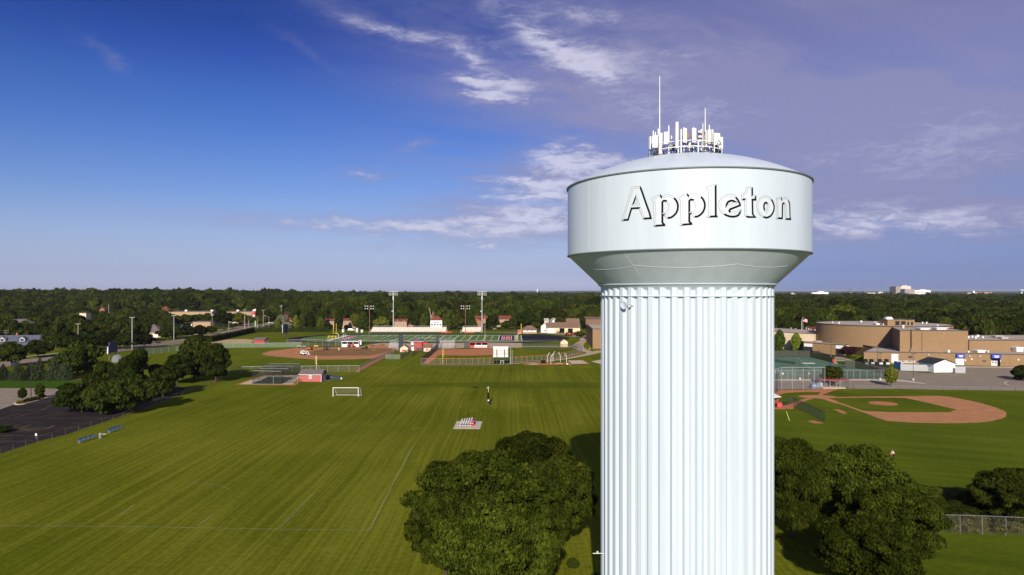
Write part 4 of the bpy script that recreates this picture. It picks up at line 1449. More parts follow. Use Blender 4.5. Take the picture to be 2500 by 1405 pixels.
def light_tower(px, d, ztop, label, big=True):
 x = XD(px, d)
 t = T('floodlight_tower' if big else 'floodlight_pole', label, 'light pole', (x, d, 0), 0, 'stadium floodlights' if big else 'ball field floodlights')
 if big:
  P('pole', MB().bar((0, 0, 0), (0, 0, ztop * 0.45), 0.46, 0.36, 10).bar((0, 0, ztop * 0.45), (0, 0, ztop), 0.36, 0.26, 10), M['grey_metal'], t, smooth=True)
  P('collar', MB().box(0, -0.1, ztop - 6.2, 0.9, 0.9, 2.6), M['grey_metal'], t)
  P('control_box', MB().box(-0.75, -0.1, 15.2, 0.7, 0.4, 0.8), M['alu'], t)
  rows, cols, wx_, hz = 3, 6, 5.9, 2.4
  zb = ztop - 2.6
 else:
  P('pole', MB().bar((0, 0, 0), (0, 0, ztop), 0.22, 0.15, 8), M['wood'], t)
  rows, cols, wx_, hz = 2, 4, 4.1, 1.5
  zb = ztop - 1.9
 for r in range(rows):
  zz = zb + hz * r / (rows - 1)
  P('crossarm', MB().box(0, -0.3, zz - 0.25, wx_ + 0.6, 0.14, 0.12), M['grey_metal'] if big else M['wood'], t)
  for c in range(cols):
   u = -wx_ / 2 + wx_ * c / (cols - 1)
   if not big:
    u += 0.35 * (1 if c >= 2 else -1)
   lm = P('lamp', MB().lathe([(0.10, 0.0), (0.26, 0.12), (0.31, 0.30), (0.001, 0.31)], 10), M['grey_metal'], t)
   lm.location = (u, -0.35, zz)
   lm.rotation_euler = (R_(62), 0, 0)
   gl = P('lamp_glass', MB().disc(0, 0, 0.32, 0.29, None, 10), M['lampglass'], lm)
 return t


light_tower(960.3, 498, 30.0, 'tall grey floodlight tower behind the long bleachers')
light_tower(1176.8, 492, 30.0, 'tall grey floodlight tower at the right end of the short bleachers')
light_tower(902, 399, 21.6, 'brown wooden floodlight pole near the white fronted dugout', False)
light_tower(1136.4, 400, 21.6, 'pale brown floodlight pole beside the softball dugout', False)
S('flag_pole', MB().bar((0, 0, 0), (0, 0, 16.8), 0.16, 0.10, 6), M['palewood'], 'bare pale pole without flag beside the softball dugout', 'pole', (XD(1184, 403), 403, 0))


def goalpost(x, y, s, label):
 t = T('goalpost', label, 'goalpost', (x, y, 0), 0, 'yellow goalposts')
 pts = [(0, 0, 0), (0, 0, 1.9)] + [(-s * 1.7 * (1 - math.cos(a)), 0, 1.9 + 1.15 * math.sin(a)) for a in np.linspace(0.3, math.pi / 2, 5)] + [(-s * 2.3, 0, 3.05)]
 P('gooseneck', MB().tube(pts, 0.16, 8), M['paleyellow'], t)
 P('crossbar', MB().bar((-s * 2.3, -3.55, 3.05), (-s * 2.3, 3.55, 3.05), 0.13, None, 8), M['yellow'], t)
 for k in (-1, 1):
  P('upright', MB().bar((-s * 2.3, k * 3.5, 3.05), (-s * 2.3, k * 3.5, 9.3), 0.13, None, 8), M['yellow'], t)


goalpost(-111.6, 434.5, 1, 'yellow goalpost at the left end of the football field')
goalpost(3.6, 434.5, -1, 'yellow goalpost at the right end by the black paved curve')
x, y = G(830, 824.5)
t = T('soccer_goal', 'small white wheeled goal frame behind the left end zone', 'goal', (x + 3, y, 0), R_(90))
P('frame', MB().tube([(-3, 0, 0), (-3, 0, 2.2), (3, 0, 2.2), (3, 0, 0)], 0.1, 6).tube([(-3, 0, 2.2), (-3, 2, 0), (3, 2, 0), (3, 0, 2.2)], 0.06, 5), M['white'], t)
P('net', MB().quad((-3, 0.05, 2.1), (3, 0.05, 2.1), (3, 1.9, 0.05), (-3, 1.9, 0.05)), M['net_white'], t)
x, y = G(808, 829)
t = T('trestle_frame', 'yellow frame trestle on the grass inside the left track bend', 'trestle', (x, y, 0))
for k in range(3):
 P('trestle_leg', MB().bar((-2.2 + k * 2.2, 0, 0), (-1.5 + k * 2.2, 0, 2.0), 0.13).bar((-0.8 + k * 2.2, 0, 0), (-1.5 + k * 2.2, 0, 2.0), 0.13), M['yellow'], t)
P('beam', MB().bar((-2.0, 0, 2.0), (3.6, 0, 2.0), 0.13), M['yellow'], t)

# big blue scoreboard left of the track, seen almost edge on
x, y = G(696, 822)
t = T('scoreboard', 'tall navy scoreboard on two posts seen from its edge beyond the track', 'scoreboard', (x, y, 0))
P('board', MB().box(0, 0, 2.6, 0.7, 9.0, 5.0), M['navy_paint'], t)
P('upper_board', MB().box(0, 0, 7.65, 0.6, 6.0, 0.8), M['navy_paint'], t)
P('side_trim', MB().box(-0.2, -4.53, 2.6, 0.3, 0.05, 5.0), M['alu'], t)
for k in (-3, 3):
 P('post', MB().box(0, k, 0, 0.5, 0.5, 2.6), M['dark_metal'], t)

# white boxes and a car by the bleachers
for px, py, ht, lab in ((872, 811.8, 3.0, 'white upright kiosk left of the long bleachers'), (838, 812, 2.4, 'small white kiosk behind the left goalpost'), (884, 812, 2.0, 'low white box nearest the left end of the bleachers')):
 x, y = G(px, py)
 t = T('kiosk', lab, 'kiosk', (x, y, 0), 0, 'white kiosks by the bleachers')
 P('cabin', MB().box(0, 0, 0, 1.5, 1.5, ht - 0.2), M['white'], t)
 P('roof', MB().box(0, 0, ht - 0.2, 1.7, 1.7, 0.2), M['alu'], t)
 P('door', MB().box(0.1, -0.77, 0.1, 0.8, 0.06, ht * 0.7), M['grey_wall'], t)

# ------------------------------------------------------------------ baseball and softball
def dugout(label, px0, px1, py_base, h, roof_m, front_m, d=3.2, banner=None):
 x0, y = G(px0, py_base)
 x1, _ = G(px1, py_base)
 w = x1 - x0
 t = T('dugout', label, 'dugout', ((x0 + x1) / 2, y, 0), 0, 'dugouts')
 P('back_wall', MB().box(0, d, 0, w, 0.2, h - 0.3), M['wood'], t)
 for s in (-1, 1):
  P('side_wall', MB().box(s * (w / 2 - 0.1), d / 2, 0, 0.2, d - 0.25, h - 0.3), M[front_m], t)
 P('roof', MB().box(0, d / 2, h - 0.3, w + 0.5, d + 0.9, 0.25), M[roof_m], t)
 P('front_wall', MB().box(0, -0.05, 0, w - 0.25, 0.15, h * 0.5), M[front_m], t)
 for k in (-1, 1):
  P('post', MB().box(k * w / 6, -0.05, h * 0.5, 0.2, 0.15, h * 0.5 - 0.3), M['white'], t)
 P('bench', MB().box(0, d * 0.7, 0.45, w - 1, 0.4, 0.08), M['dark_metal'], t)
 if banner:
  P('banner', MB().box(w * 0.12, -0.17, 0.25, w * 0.72, 0.05, h * 0.42), M['white'], t)
  mb = MB()
  r = random.Random(2)
  for k in range(11):
   mb.box(-w * 0.2 + k * w * 0.062, -0.21, 0.45, 0.35, 0.02, h * 0.25 * r.uniform(0.6, 1))
  P('lettering', mb, M['red'], t, label='red lettering too far away to read')
 return t


dugout('white fronted dugout on the far edge of the dug up baseball infield', 834, 876, 847.5, 3.1, 'white', 'white')
dugout('red roofed dugout with a white banner behind the softball infield', 1147, 1190, 850, 3.0, 'red', 'red', banner=True)
x, y = G(1140, 850)
t = T('equipment_cage', 'dark mesh equipment cage at the left end of the red roofed dugout', 'cage', (x, y, 0))
P('frame', MB().tube([(-1.4, 0, 0), (-1.4, 0, 2.9), (1.4, 0, 2.9), (1.4, 0, 0)], 0.08, 5), M['dark_metal'], t)
P('mesh_panel', MB().quad((-1.4, 0, 0), (1.4, 0, 0), (1.4, 0, 2.9), (-1.4, 0, 2.9)).quad((-1.4, 0, 2.9), (1.4, 0, 2.9), (1.4, 2, 2.9), (-1.4, 2, 2.9)), M['screen'], t)
x, y = G(880, 842)
S('ticket_booth', MB().box(0, 0, 0, 1.3, 1.3, 2.4).box(0, 0, 2.4, 1.6, 1.6, 0.15), M['white'], 'small white booth right of the white fronted dugout', 'booth', (x, y, 0))

# red two storey press building with an outside stair
def red_press():
 x, y = G(1016.5, 856.6)
 t = T('press_building', 'red two storey scorers building with a stair across its front', 'building', (x, y + 2.4, 0))
 w, d, h = 5.6, 4.6, 4.75
 P('wall', MB().prism([(-w / 2, -d / 2), (w / 2, -d / 2), (w / 2, d / 2), (-w / 2, d / 2)], 0, h), M['red'], t)
 P('roof', MB().hip(w + 1.0, d + 0.8, h, h + 1.5, 0.5), M['shingle'], t)
 P('fascia', MB().box(0, -d / 2 - 0.72, h - 0.2, w + 2.0, 0.12, 0.26), M['white'], t)
 P('door', MB().box(-w / 2 + 0.9, -d / 2 - 0.03, 0.05, 1.2, 0.08, 1.9), M['white'], t)
 P('upper_door', MB().box(-w / 2 + 0.7, -d / 2 - 0.03, 2.9, 1.2, 0.08, 1.4), M['white'], t)
 P('landing', MB().box(-w / 2 + 0.7, -d / 2 - 0.6, 2.65, 1.8, 1.1, 0.12), M['palewood'], t)
 mb = MB()
 for k in range(10):
  mb.box(-w / 2 + 1.8 + k * 0.36, -d / 2 - 0.6, 2.5 - k * 0.26, 0.4, 1.0, 0.07)
 P('stair', mb, M['palewood'], t)
 mb = MB()
 for yy in (-0.12, -1.1):
  mb.bar((-w / 2 + 1.6, -d / 2 + yy, 3.6), (w / 2 + 0.0, -d / 2 + yy, 1.1), 0.05, None, 4)
  mb.bar((-w / 2 + 1.6, -d / 2 + yy, 2.6), (w / 2 + 0.0, -d / 2 + yy, 0.1), 0.09, None, 4)
  for k in range(5):
   xx = -w / 2 + 1.6 + k * (w - 1.6) / 4
   mb.bar((xx, -d / 2 + yy, 2.6 - k * 0.62), (xx, -d / 2 + yy, 3.6 - k * 0.62), 0.05, None, 4)
 P('stair_rail', mb, M['palewood'], t)
 return t


red_press()
building('storage_shed', 'small tan shed with brown roof left of the red scorers building', 'shed', *G(988, 859), 4.0, 3.6, 2.0, 3.4, R_(0), 'cream', 'shingle_brown', 'gable', 'y', [('f', 0, 0.1, 2.4, 1.1, 'shutter', 'red_faded')])
building('storage_shed', 'small tan shed with a sloping brown roof right of the red scorers building', 'shed', *G(1044, 858), 3.6, 3.2, 2.2, 3.4, R_(0), 'cream', 'shingle_brown', 'gable', 'x', [('f', 0, 0.5, 1.4, 0.9, 'shutter', 'red_faded')])
x, y = G(1036, 850)
t = T('fuel_tank', 'red round ended tank standing behind the scorers building', 'tank', (x, y + 4, 0))
P('drum', MB().bar((-1.4, 0, 1.6), (1.4, 0, 1.6), 1.0, None, 12), M['bright_red'], t)
P('saddle', MB().box(-0.8, 0, 0, 0.2, 1.4, 1.2).box(0.8, 0, 0, 0.2, 1.4, 1.2), M['white'], t)
P('sign_plate', MB().box(0.2, -1.03, 1.3, 1.3, 0.05, 0.5), M['white'], t)

# tall navy windbreak nets each side of the scorers building
for px0, px1, pyb, hz, lab in ((973.5, 983.5, 857.5, 8.2, 'tall navy padded backstop net left of the red scorers building'), (1066, 1070, 854, 7.2, 'tall narrow navy backstop net right of the red scorers building')):
 x0, y = G(px0, pyb)
 x1, _ = G(px1, pyb)
 t = T('backstop_net', lab, 'net', ((x0 + x1) / 2, y, 0), 0, 'backstop nets')
 w = x1 - x0
 P('net', MB().box(0, 0.6, 0, w * 0.9, 1.2, hz), M['net_blue'], t)
 for s in (-1, 1):
  P('post', MB().bar((s * w / 2, 0, 0), (s * w / 2, 0, hz + 0.2), 0.12, None, 6), M['dark_metal'], t)


def small_bleachers(label, px0, px1, pyb, rows, rise=0.42):
 x0, y = G(px0, pyb)
 x1, _ = G(px1, pyb)
 t = T('bleachers', label, 'bleachers', ((x0 + x1) / 2, y, 0), 0, 'spectator bleachers')
 w = x1 - x0
 n = max(2, int(w / 2))
 for r in range(rows):
  P('seat_plank', MB().box(0, r * 0.75 + 0.3, 0.45 + r * rise, w, 0.30, 0.06), M['alu'], t)
  P('foot_plank', MB().box(0, r * 0.75, 0.15 + r * rise, w, 0.32, 0.05), M['alu'], t)
 fr = MB()
 for k in range(n + 1):
  xx = -w / 2 + w * k / n
  fr.bar((xx, 0, 0.1), (xx, rows * 0.75, 0.1 + rows * rise), 0.05, None, 4)
  fr.bar((xx, rows * 0.75, 0), (xx, rows * 0.75, rows * rise + 1.2), 0.05, None, 4)
  fr.bar((xx, rows * 0.37, 0), (xx, rows * 0.37, rows * rise * 0.5), 0.05, None, 4)
  fr.bar((xx, 0.1, 0), (xx, 0.1, 0.9), 0.04, None, 4)
 P('frame', fr, M['grey_metal'], t)
 P('rail', MB().bar((-w / 2, rows * 0.75, rows * rise + 1.2), (w / 2, rows * 0.75, rows * rise + 1.2), 0.05).bar((-w / 2, rows * 0.75, rows * rise + 0.7), (w / 2, rows * 0.75, rows * rise + 0.7), 0.05), M['grey_metal'], t)


small_bleachers('bare aluminium bleachers left of the tall navy net', 948, 973, 851, 7)
small_bleachers('larger bare aluminium bleachers behind the softball backstop', 1072, 1108, 851, 9)


def foul_pole(px, pyb, hz, s, label, m):
 x, y = G(px, pyb)
 t = T('foul_pole', label, 'foul pole', (x, y, 0), 0, 'yellow foul poles')
 P('pole', MB().bar((0, 0, 0), (0, 0, hz), 0.11, None, 7), M[m], t)
 P('wing', MB().tube([(0, 0, hz - 0.1), (s * 0.45, 0, hz - 0.1), (s * 0.45, 0, hz * 0.52), (0, 0, hz * 0.52)], 0.06, 5), M[m], t)


foul_pole(773, 909, 6.0, -1, 'pale yellow foul pole behind the red shed with a window', 'paleyellow')
foul_pole(1081, 889, 5.9, 1, 'yellow foul pole at the front fence of the softball field', 'yellow')

# fences of the two ball fields
fence('long low outfield fence right of the batting cage', gpts([(560, 912), (640, 911), (737, 910), (800, 909.4), (877, 909)]), 2.4, 'wire', 'grey_metal', 3.6)
fence('fence climbing from the corner towards the scorers building', gpts([(877.2, 908.8), (906, 892), (936.6, 876), (961.6, 864.8)]), 2.3, 'screen_thin', 'grey_metal', 3.2)
fence('green screened fence by the bullpen left of the scorers building', gpts([(940, 877.5), (977.5, 878), (1000, 862)]), 2.2, 'wire_green', 'dark_metal', 3.0)
fence('dark screened fence in front of the scorers building', gpts([(1006, 872), (1022, 858), (1034, 862)]), 2.0, 'screen_thin', 'dark_metal', 3.0)
fence('green screened far outfield fence at the left edge of the baseball field', gpts([(355, 866.5), (430, 858.5), (545, 850.5), (640, 849.3), (735, 848.4)]), 2.5, 'wire_green', 'grey_metal', 5.0)
fence('tall thin fence along the far side of the dug up infield', gpts([(700, 848), (770, 847.2), (820, 845.5)]), 4.0, 'wire', 'grey_metal', 4.0)
fence('green screen fence joining the white fronted dugout', gpts([(819, 845.8), (835, 844.5)]), 4.0, 'wire_green', 'grey_metal', 4.0)
fence('fence behind the gravel yard beside the football field', gpts([(905, 836.5), (1000, 836.5), (1100, 836.3), (1190, 836.2), (1275, 836), (1365, 835.8)]), 1.4, 'wire', 'dark_metal', 8.0)
fence('black screened fence up the left side of the softball field', gpts([(1027.8, 889), (1048, 870), (1066, 854.5)]), 2.5, 'screen', 'dark_metal', 3.0)
fence('front softball outfield fence with an orange top rail', gpts([(1028.5, 889.8), (1090, 889.8), (1154, 889.6), (1209, 888), (1246, 886.7), (1300, 883), (1344, 879.6), (1390, 871.5), (1423, 862)]), 2.4, 'wire', 'grey_metal', 2.6, cap='orange')
fence('dark fence along the far right side of the softball outfield', gpts([(1275, 852), (1330, 852.5), (1395, 853), (1412, 852.5)]), 2.6, 'screen_thin', 'dark_metal', 4.5)
fence('grey gate fence where the gravel walk meets the outfield', gpts([(1412, 853), (1424, 861)]), 3.0, 'screen_thin', 'grey_metal', 2.5)
fence('long chain link fence between the car park and the sports lawn', gpts([(-60, 1133), (0, 1111), (92, 1081), (222, 1046), (300, 1020), (400, 984), (470, 955), (545, 930), (566, 913)]), 1.3, 'wire', 'wood', 4.0, prad=0.03)
fence('thin dark fence between the left road and the grass', gpts([(120, 887), (232, 870), (352, 853), (430, 843.5), (500, 832)]), 1.8, 'wire', 'dark_metal', 5.0)

# softball scoreboard seen from behind
def soft_board():
 x, y = G(1222.3, 890.3)
 t = T('scoreboard', 'white and grey scoreboard on two dark posts at the softball fence', 'scoreboard', (x, y, 0))
 P('back_panel', MB().box(0, 0.1, 3.9, 6.0, 0.3, 2.3), M['alu'], t)
 P('top_panel', MB().box(0, 0.1, 6.25, 6.1, 0.32, 1.15), M['white'], t)
 mb = MB()
 r = random.Random(4)
 for k in range(14):
  mb.box(-2.4 + k * 0.37, -0.09, 7.06, r.uniform(0.16, 0.28), 0.04, 0.2)
 P('lettering', mb, M['red_faded'], t, label='pale red lettering too small to read')
 P('bottom_panel', MB().box(0, 0.1, 3.0, 6.1, 0.32, 0.85), M['white'], t)
 for k in range(5):
  P('panel_rib', MB().box(0, -0.08, 4.15 + k * 0.45, 5.9, 0.06, 0.05), M['grey_metal'], t)
 for s in (-1.55, 1.6):
  P('post', MB().box(s, -0.22, 0, 0.32, 0.3, 6.1), M['dark_metal'], t)


soft_board()
for px0, px1, pyt, pyb, lab in ((1206, 1220, 881, 888.5, 'black rubber windscreen box left of the scoreboard feet'), (1229, 1241, 881, 888, 'black rubber windscreen box right of the scoreboard feet'), (1320.5, 1332, 880, 888, 'black box standing by the orange clay circle')):
 x0, y = G(px0, pyb)
 x1, _ = G(px1, pyb)
 t = T('equipment_box', lab, 'box', ((x0 + x1) / 2, y, 0), 0, 'black boxes by the softball fence')
 hh = (pyb - pyt) / F * y
 P('body', MB().box(0, 0.5, 0.08, x1 - x0, 1.0, hh - 0.12), M['rubber'], t)
 P('lid', MB().box(0, 0.5, hh - 0.04, x1 - x0 + 0.1, 1.1, 0.06), M['dark_metal'], t)
 P('foot', MB().box(-(x1 - x0) / 2 + 0.15, 0.5, 0, 0.15, 0.9, 0.08).box((x1 - x0) / 2 - 0.15, 0.5, 0, 0.15, 0.9, 0.08), M['dark_metal'], t)
x, y = G(1225.5, 889)
t = T('saw_horse', 'small white trestle between the scoreboard posts', 'trestle', (x, y + 0.4, 0))
for s in (-1, 1):
 P('leg', MB().bar((s * 0.65, -0.35, 0), (s * 0.5, 0, 1.25), 0.06).bar((s * 0.65, 0.35, 0), (s * 0.5, 0, 1.25), 0.06), M['white'], t)
P('beam', MB().box(0, 0, 1.2, 1.4, 0.12, 0.12), M['white'], t)
S('fence_post', MB().bar((0, 0, 0), (0, 0, 6.4), 0.12, None, 6).bar((0.6, 0.1, 0), (0.6, 0.1, 5.8), 0.08, None, 6), M['grey_metal'], 'pair of tall grey poles just right of the scoreboard', 'pole', G(1247, 889))

# throwing cage: bent goose-neck posts
t = T('throwing_cage', 'discus cage of bent white posts beside the gravel walk', 'cage', (*G(1362, 888), 0))
bx0, by0 = G(1362, 888)
for px, py in ((1337, 886), (1345, 889.5), (1350, 883), (1368, 885), (1383, 888)):
 x, y = G(px, py)
 s = 1 if px < 1360 else -1
 P('post', MB().tube([(x - bx0, y - by0, 0), (x - bx0, y - by0, 2.6), (x - bx0 + s * 0.25, y - by0, 3.4), (x - bx0 + s * 0.8, y - by0, 4.3)], 0.085, 6), M['white'], t)

# batting cage beside the red shed
def batting_cage():
 base = [(574.3, 939), (720.5, 941.8), (738, 929), (752, 917), (660, 915.5), (640, 917.5)]
 sheet('batting_cage_clay_border', M['orange_clay'], pix=base, z=0.02)
 sheet('batting_cage_concrete', M['concrete'], pix=[(584, 938.7), (713.7, 939), (735, 917.3), (655, 916.8), (645, 918)], z=0.03)
 sheet('batting_cage_turf', mat('dark_cage_turf', (0.055, 0.080, 0.055), 0.9), pix=[(612, 937.5), (688, 938), (718, 922), (655, 921)], z=0.04)
 fl, fr = Vector(G(617, 936)), Vector(G(686.5, 938))
 bl_, br_ = Vector(G(655, 914.3)), Vector(G(732.5, 914.3))
 t = T('batting_cage', 'large black netted batting cage left of the red shed', 'batting cage', (fl.x, fl.y, 0))
 hs = (4.1, 3.9, 3.8, 3.75)
 fr_pts = []
 for k, u in enumerate((0, 0.36, 0.7, 1.0)):
  a, b = fl.lerp(bl_, u) - fl, fr.lerp(br_, u) - fl
  fr_pts.append((a, b, hs[k]))
  mb = MB()
  h = hs[k]
  mb.bar((a.x, a.y, h), (b.x, b.y, h), 0.06)
  P('top_bar', mb, M['grey_metal'], t)
  for q in (a, a.lerp(b, 0.5), b):
   P('post', MB().bar((q.x, q.y, 0), (q.x, q.y, h), 0.07), M['dark_metal'], t)
 for (a, b, h), (c, d, h2) in zip(fr_pts[:-1], fr_pts[1:]):
  P('side_net', MB().quad((a.x, a.y, 0), (c.x, c.y, 0), (c.x, c.y, h2), (a.x, a.y, h)), M['net'], t)
  P('side_net', MB().quad((b.x, b.y, 0), (d.x, d.y, 0), (d.x, d.y, h2), (b.x, b.y, h)), M['net'], t)
  m0, m1 = a.lerp(b, 0.5), c.lerp(d, 0.5)
  P('middle_net', MB().quad((m0.x, m0.y, 0), (m1.x, m1.y, 0), (m1.x, m1.y, h2), (m0.x, m0.y, h)), M['net'], t)
  # sagging roof net
  mid = (a + b + c + d) / 4
  P('roof_net', MB().add([(a.x, a.y, h), (b.x, b.y, h), (d.x, d.y, h2), (c.x, c.y, h2), (mid.x, mid.y, h - 0.7)], [(0, 1, 4), (1, 2, 4), (2, 3, 4), (3, 0, 4)]), M['net'], t)
  for p, q in ((a, c), (b, d), (m0, m1)):
   P('cross_cable', MB().bar((p.x, p.y, h), (q.x, q.y, h2), 0.035, None, 5), M['dark_metal'], t)
 for k in (0, 3):
  a, b, h = fr_pts[k]
  P('end_net', MB().quad((a.x, a.y, 0), (b.x, b.y, 0), (b.x, b.y, h), (a.x, a.y, h)), M['net'], t)
 a, b = Vector(G(667, 937.5)), Vector(G(726, 936))
 t = T('low_net_frame', 'low netted frame at the open right front of the batting cage', 'net frame', (a.x, a.y, 0))
 b = b - a
 P('frame', MB().tube([(0, 0, 0), (0, 0, 2.4), (b.x, b.y, 2.4), (b.x, b.y, 0)], 0.05, 6), M['grey_metal'], t)
 P('net', MB().quad((0, 0, 0), (b.x, b.y, 0), (b.x, b.y, 2.4), (0, 0, 2.4)), M['net'], t)
 for px, py in ((712, 929), (722, 922), (630, 929)):
  S('pitching_mat', MB().box(0, 0, 0.05, 2.6, 1.1, 0.06).box(0, 0, 0.11, 2.2, 0.7, 0.02), M['concrete'], {712: 'pale mat inside the batting cage nearest the red shed', 722: 'pale mat behind the nearest one by the red shed', 630: 'pale mat on the left side of the batting cage'}[px], 'mat', G(px, py), 0.1, 'pale mats in the batting cage')


batting_cage()


def red_shed():
 a = Vector(G(730.9, 932.6))
 b = Vector(G(784.4, 932.9))
 w = (b - a).length
 rz = R_(-5)
 d = 4.6
 c = (a + b) / 2
 t = T('red_shed', 'red shed with grey roof and one white window beside the batting cage', 'shed', (c.x + 0.2, c.y + d / 2 + 0.1, 0), rz)
 P('wall', MB().house_walls(w, d, 2.5, 3.75, 'x'), M['red_faded'], t)
 P('roof', MB().gable(w, d, 2.5, 3.8, 0.35, 0.14, 'x'), M['shingle'], t)
 P('fascia', MB().box(0, -d / 2 - 0.38, 2.30, w + 0.7, 0.06, 0.16), M['white'], t)
 wdw = P('window', MB().box(0, -d / 2 - 0.02, 1.25, 0.66, 0.08, 0.72), M['glass'], t)
 f = MB()
 for s in (-0.41, 0, 0.41):
  f.box(s, -d / 2 - 0.05, 1.05, 0.17, 0.12, 1.1)
 f.box(0, -d / 2 - 0.045, 1.97, 0.66, 0.10, 0.18).box(0, -d / 2 - 0.045, 1.05, 0.66, 0.10, 0.2)
 P('frame', f, M['white'], wdw)
 P('door', MB().box(w / 2 + 0.03, 0.2, 0.1, 0.08, 2.2, 2.0), M['grey_wall'], t)
 P('corner_board', MB().box(w / 2 + 0.02, -d / 2 - 0.02, 0, 0.14, 0.14, 2.45), M['white'], t)
 P('ramp', MB().add([(w / 2 + 0.1, -1.2, 0.12), (w / 2 + 0.1, 1.4, 0.12), (w / 2 + 2.3, 1.2, 0.0), (w / 2 + 2.3, -1.0, 0.0)], [(0, 3, 2, 1)]), M['shingle'], t)


red_shed()
building('red_shed', 'long red shed with dark openings at the far left outfield', 'shed', G(629, 840)[0] + 1.2, G(629, 840)[1] + 2.6, 7.0, 4.6, 2.3, 3.3, R_(-16), 'red', 'shingle', 'gable', 'x', [('r', -1.1, 0.1, 1.2, 1.8, 'doorway', 'dark_metal', 'grey_wall'), ('r', 1.1, 0.1, 1.2, 1.8, 'doorway', 'dark_metal', 'grey_wall')], over=0.3)
x, y = G(817, 926)
t = T('pitching_tarp', 'dark blue covered wedge lying on the grass right of the red shed', 'tarpaulin', (x - 0.3, y + 1.0, 0), R_(-12))
P('cover', MB().add([(-2.7, -1.0, 0.1), (3.0, -0.9, 0.05), (3.0, 1.1, 0.05), (-2.7, 1.2, 0.1), (-2.6, -0.7, 1.25), (2.2, -0.7, 0.45), (2.2, 0.9, 0.45), (-2.6, 0.9, 1.25)], [(0, 1, 5, 4), (1, 2, 6, 5), (2, 3, 7, 6), (3, 0, 4, 7), (4, 5, 6, 7)]), mat('dark_blue_vinyl', (0.012, 0.035, 0.12), 0.4, col2=(0.03, 0.04, 0.06), vscale=1.2), t)
P('wheel', MB().bar((3.0, -1.0, 0.3), (3.0, -0.8, 0.3), 0.3, None, 10), M['white'], t)
mb = MB()
rr = random.Random(3)
for k in range(12):
 mb.box(-2.4 + rr.uniform(0, 1.8), -1.02, rr.uniform(0.2, 1.0), 0.16, 0.05, 0.10)
P('buckle', mb, M['alu'], t)

# soccer goal on the lawn
x, y = G(843.9, 968.6)
t = T('soccer_goal', 'white soccer goal standing on the mown lawn', 'goal', (x, y, 0))
for s in (-1, 1):
 P('post', MB().box(s * 3.6, 0, 0, 0.16, 0.14, 2.42), M['white'], t)
 P('side_frame', MB().tube([(s * 3.6, 0, 2.36), (s * 3.6 + 0.3, 0.9, 2.3), (s * 3.6 + 0.45, 2.3, 0.08), (s * 3.6, 0, 0.08)], 0.045, 5), M['white'], t)
P('crossbar', MB().box(0, 0, 2.42, 7.36, 0.14, 0.16), M['white'], t)
P('ground_bar', MB().bar((-3.2, 2.3, 0.08), (4.05, 2.3, 0.08), 0.055, None, 5), M['white'], t)
P('net', MB().quad((-3.6, 0.9, 2.3), (3.9, 0.9, 2.3), (4.05, 2.3, 0.05), (-3.2, 2.3, 0.05)).quad((-3.6, 0.05, 2.4), (3.6, 0.05, 2.4), (3.9, 0.9, 2.3), (-3.6, 0.9, 2.3)), M['net_white'], t)

# garage, concession stand, gym
garage = building('garage', 'cream maintenance garage with one shut and two open dark doors', 'garage', XD(1374, 490), 491, 24.2, 11, 4.1, 7.4, 0, 'cream', 'shingle_brown', 'gable', 'x',
    [('f', -8.6, 0.1, 4.4, 3.4, 'garage_door', 'white', 'cream'), ('f', -0.9, 0.1, 3.6, 3.5, 'open_doorway', 'black', 'cream'), ('f', 5.1, 0.1, 3.5, 3.3, 'open_doorway', 'black', 'cream')])
building('garage', 'cream rear garage whose roof shows above the maintenance garage', 'garage', XD(1398, 512), 513, 9.5, 8, 6.0, 9.4, 0, 'cream', 'shingle_brown', 'gable', 'x')
building('house', 'small white gabled building left of the maintenance garage', 'house', XD(1328, 496), 497, 4.6, 9, 4.6, 6.6, 0, 'white', 'shingle_brown', 'gable', 'y', [('f', 0.4, 0.9, 1.2, 0.9, 'window', 'royal')])
building('concession_stand', 'low pavilion with a brown hip roof and white counters at the field corner', 'pavilion', XD(1293, 483), 484.5, 10.2, 7, 2.6, 5.6, 0, 'brick_pale', 'shingle_brown', 'hip', 'x',
  [('f', -3.2, 1.3, 2.6, 1.0, 'counter', 'white'), ('f', 0, 1.3, 2.4, 1.0, 'counter', 'white'), ('f', 3.2, 1.3, 2.6, 1.0, 'counter', 'white'), ('f', -1.6, 0.1, 0.6, 1.2, 'sign_board', 'bright_red')], over=1.0)
building('storage_shed', 'dark red box shed at the left of the pavilion', 'shed', XD(1268, 484), 485, 2.6, 2.6, 2.6, 3, 0, 'red_faded', 'roof', 'flat', over=0.1)
building('storage_shed', 'small cream gabled shed inside the track bend fence', 'shed', *G(1376.5, 847), 3.9, 5.0, 2.9, 4.2, 0, 'cream', 'shingle_brown', 'gable', 'y', [('f', 0, 2.6, 0.4, 0.4, 'vent', 'dark_metal', 'cream')])

GYM = [(42.2, 353.6), (88, 353.6), (88, 412), (45.2, 412)]
t = T('gymnasium', 'brown brick gymnasium block beside the tower column', 'building', (42.2, 353.6, 0))
gp = [(p[0] - 42.2, p[1] - 353.6) for p in GYM]
P('wall', MB().prism(gp, 0, 10.3, top=False), M['brick'], t)
P('roof', MB().poly([(p[0], p[1]) for p in gp], 10.2), M['roof'], t)
P('roof_edge', MB().box(22.9, -0.02, 10.3, 45.9, 0.3, 0.25).box(1.42, 29.2, 10.3, 0.3, 58.4, 0.25, -math.atan2(3.0, 58.4)), M['roof_edge'], t)
P('upper_roof', MB().add([(1.5, 47, 13.4), (45, 47, 13.4), (45, 58, 14.6), (1.5, 58, 14.6), (1.5, 47, 10.2), (45, 47, 10.2)], [(0, 1, 2, 3), (4, 5, 1, 0)]), M['shingle_brown'], t)
x, y = G(1440, 853)
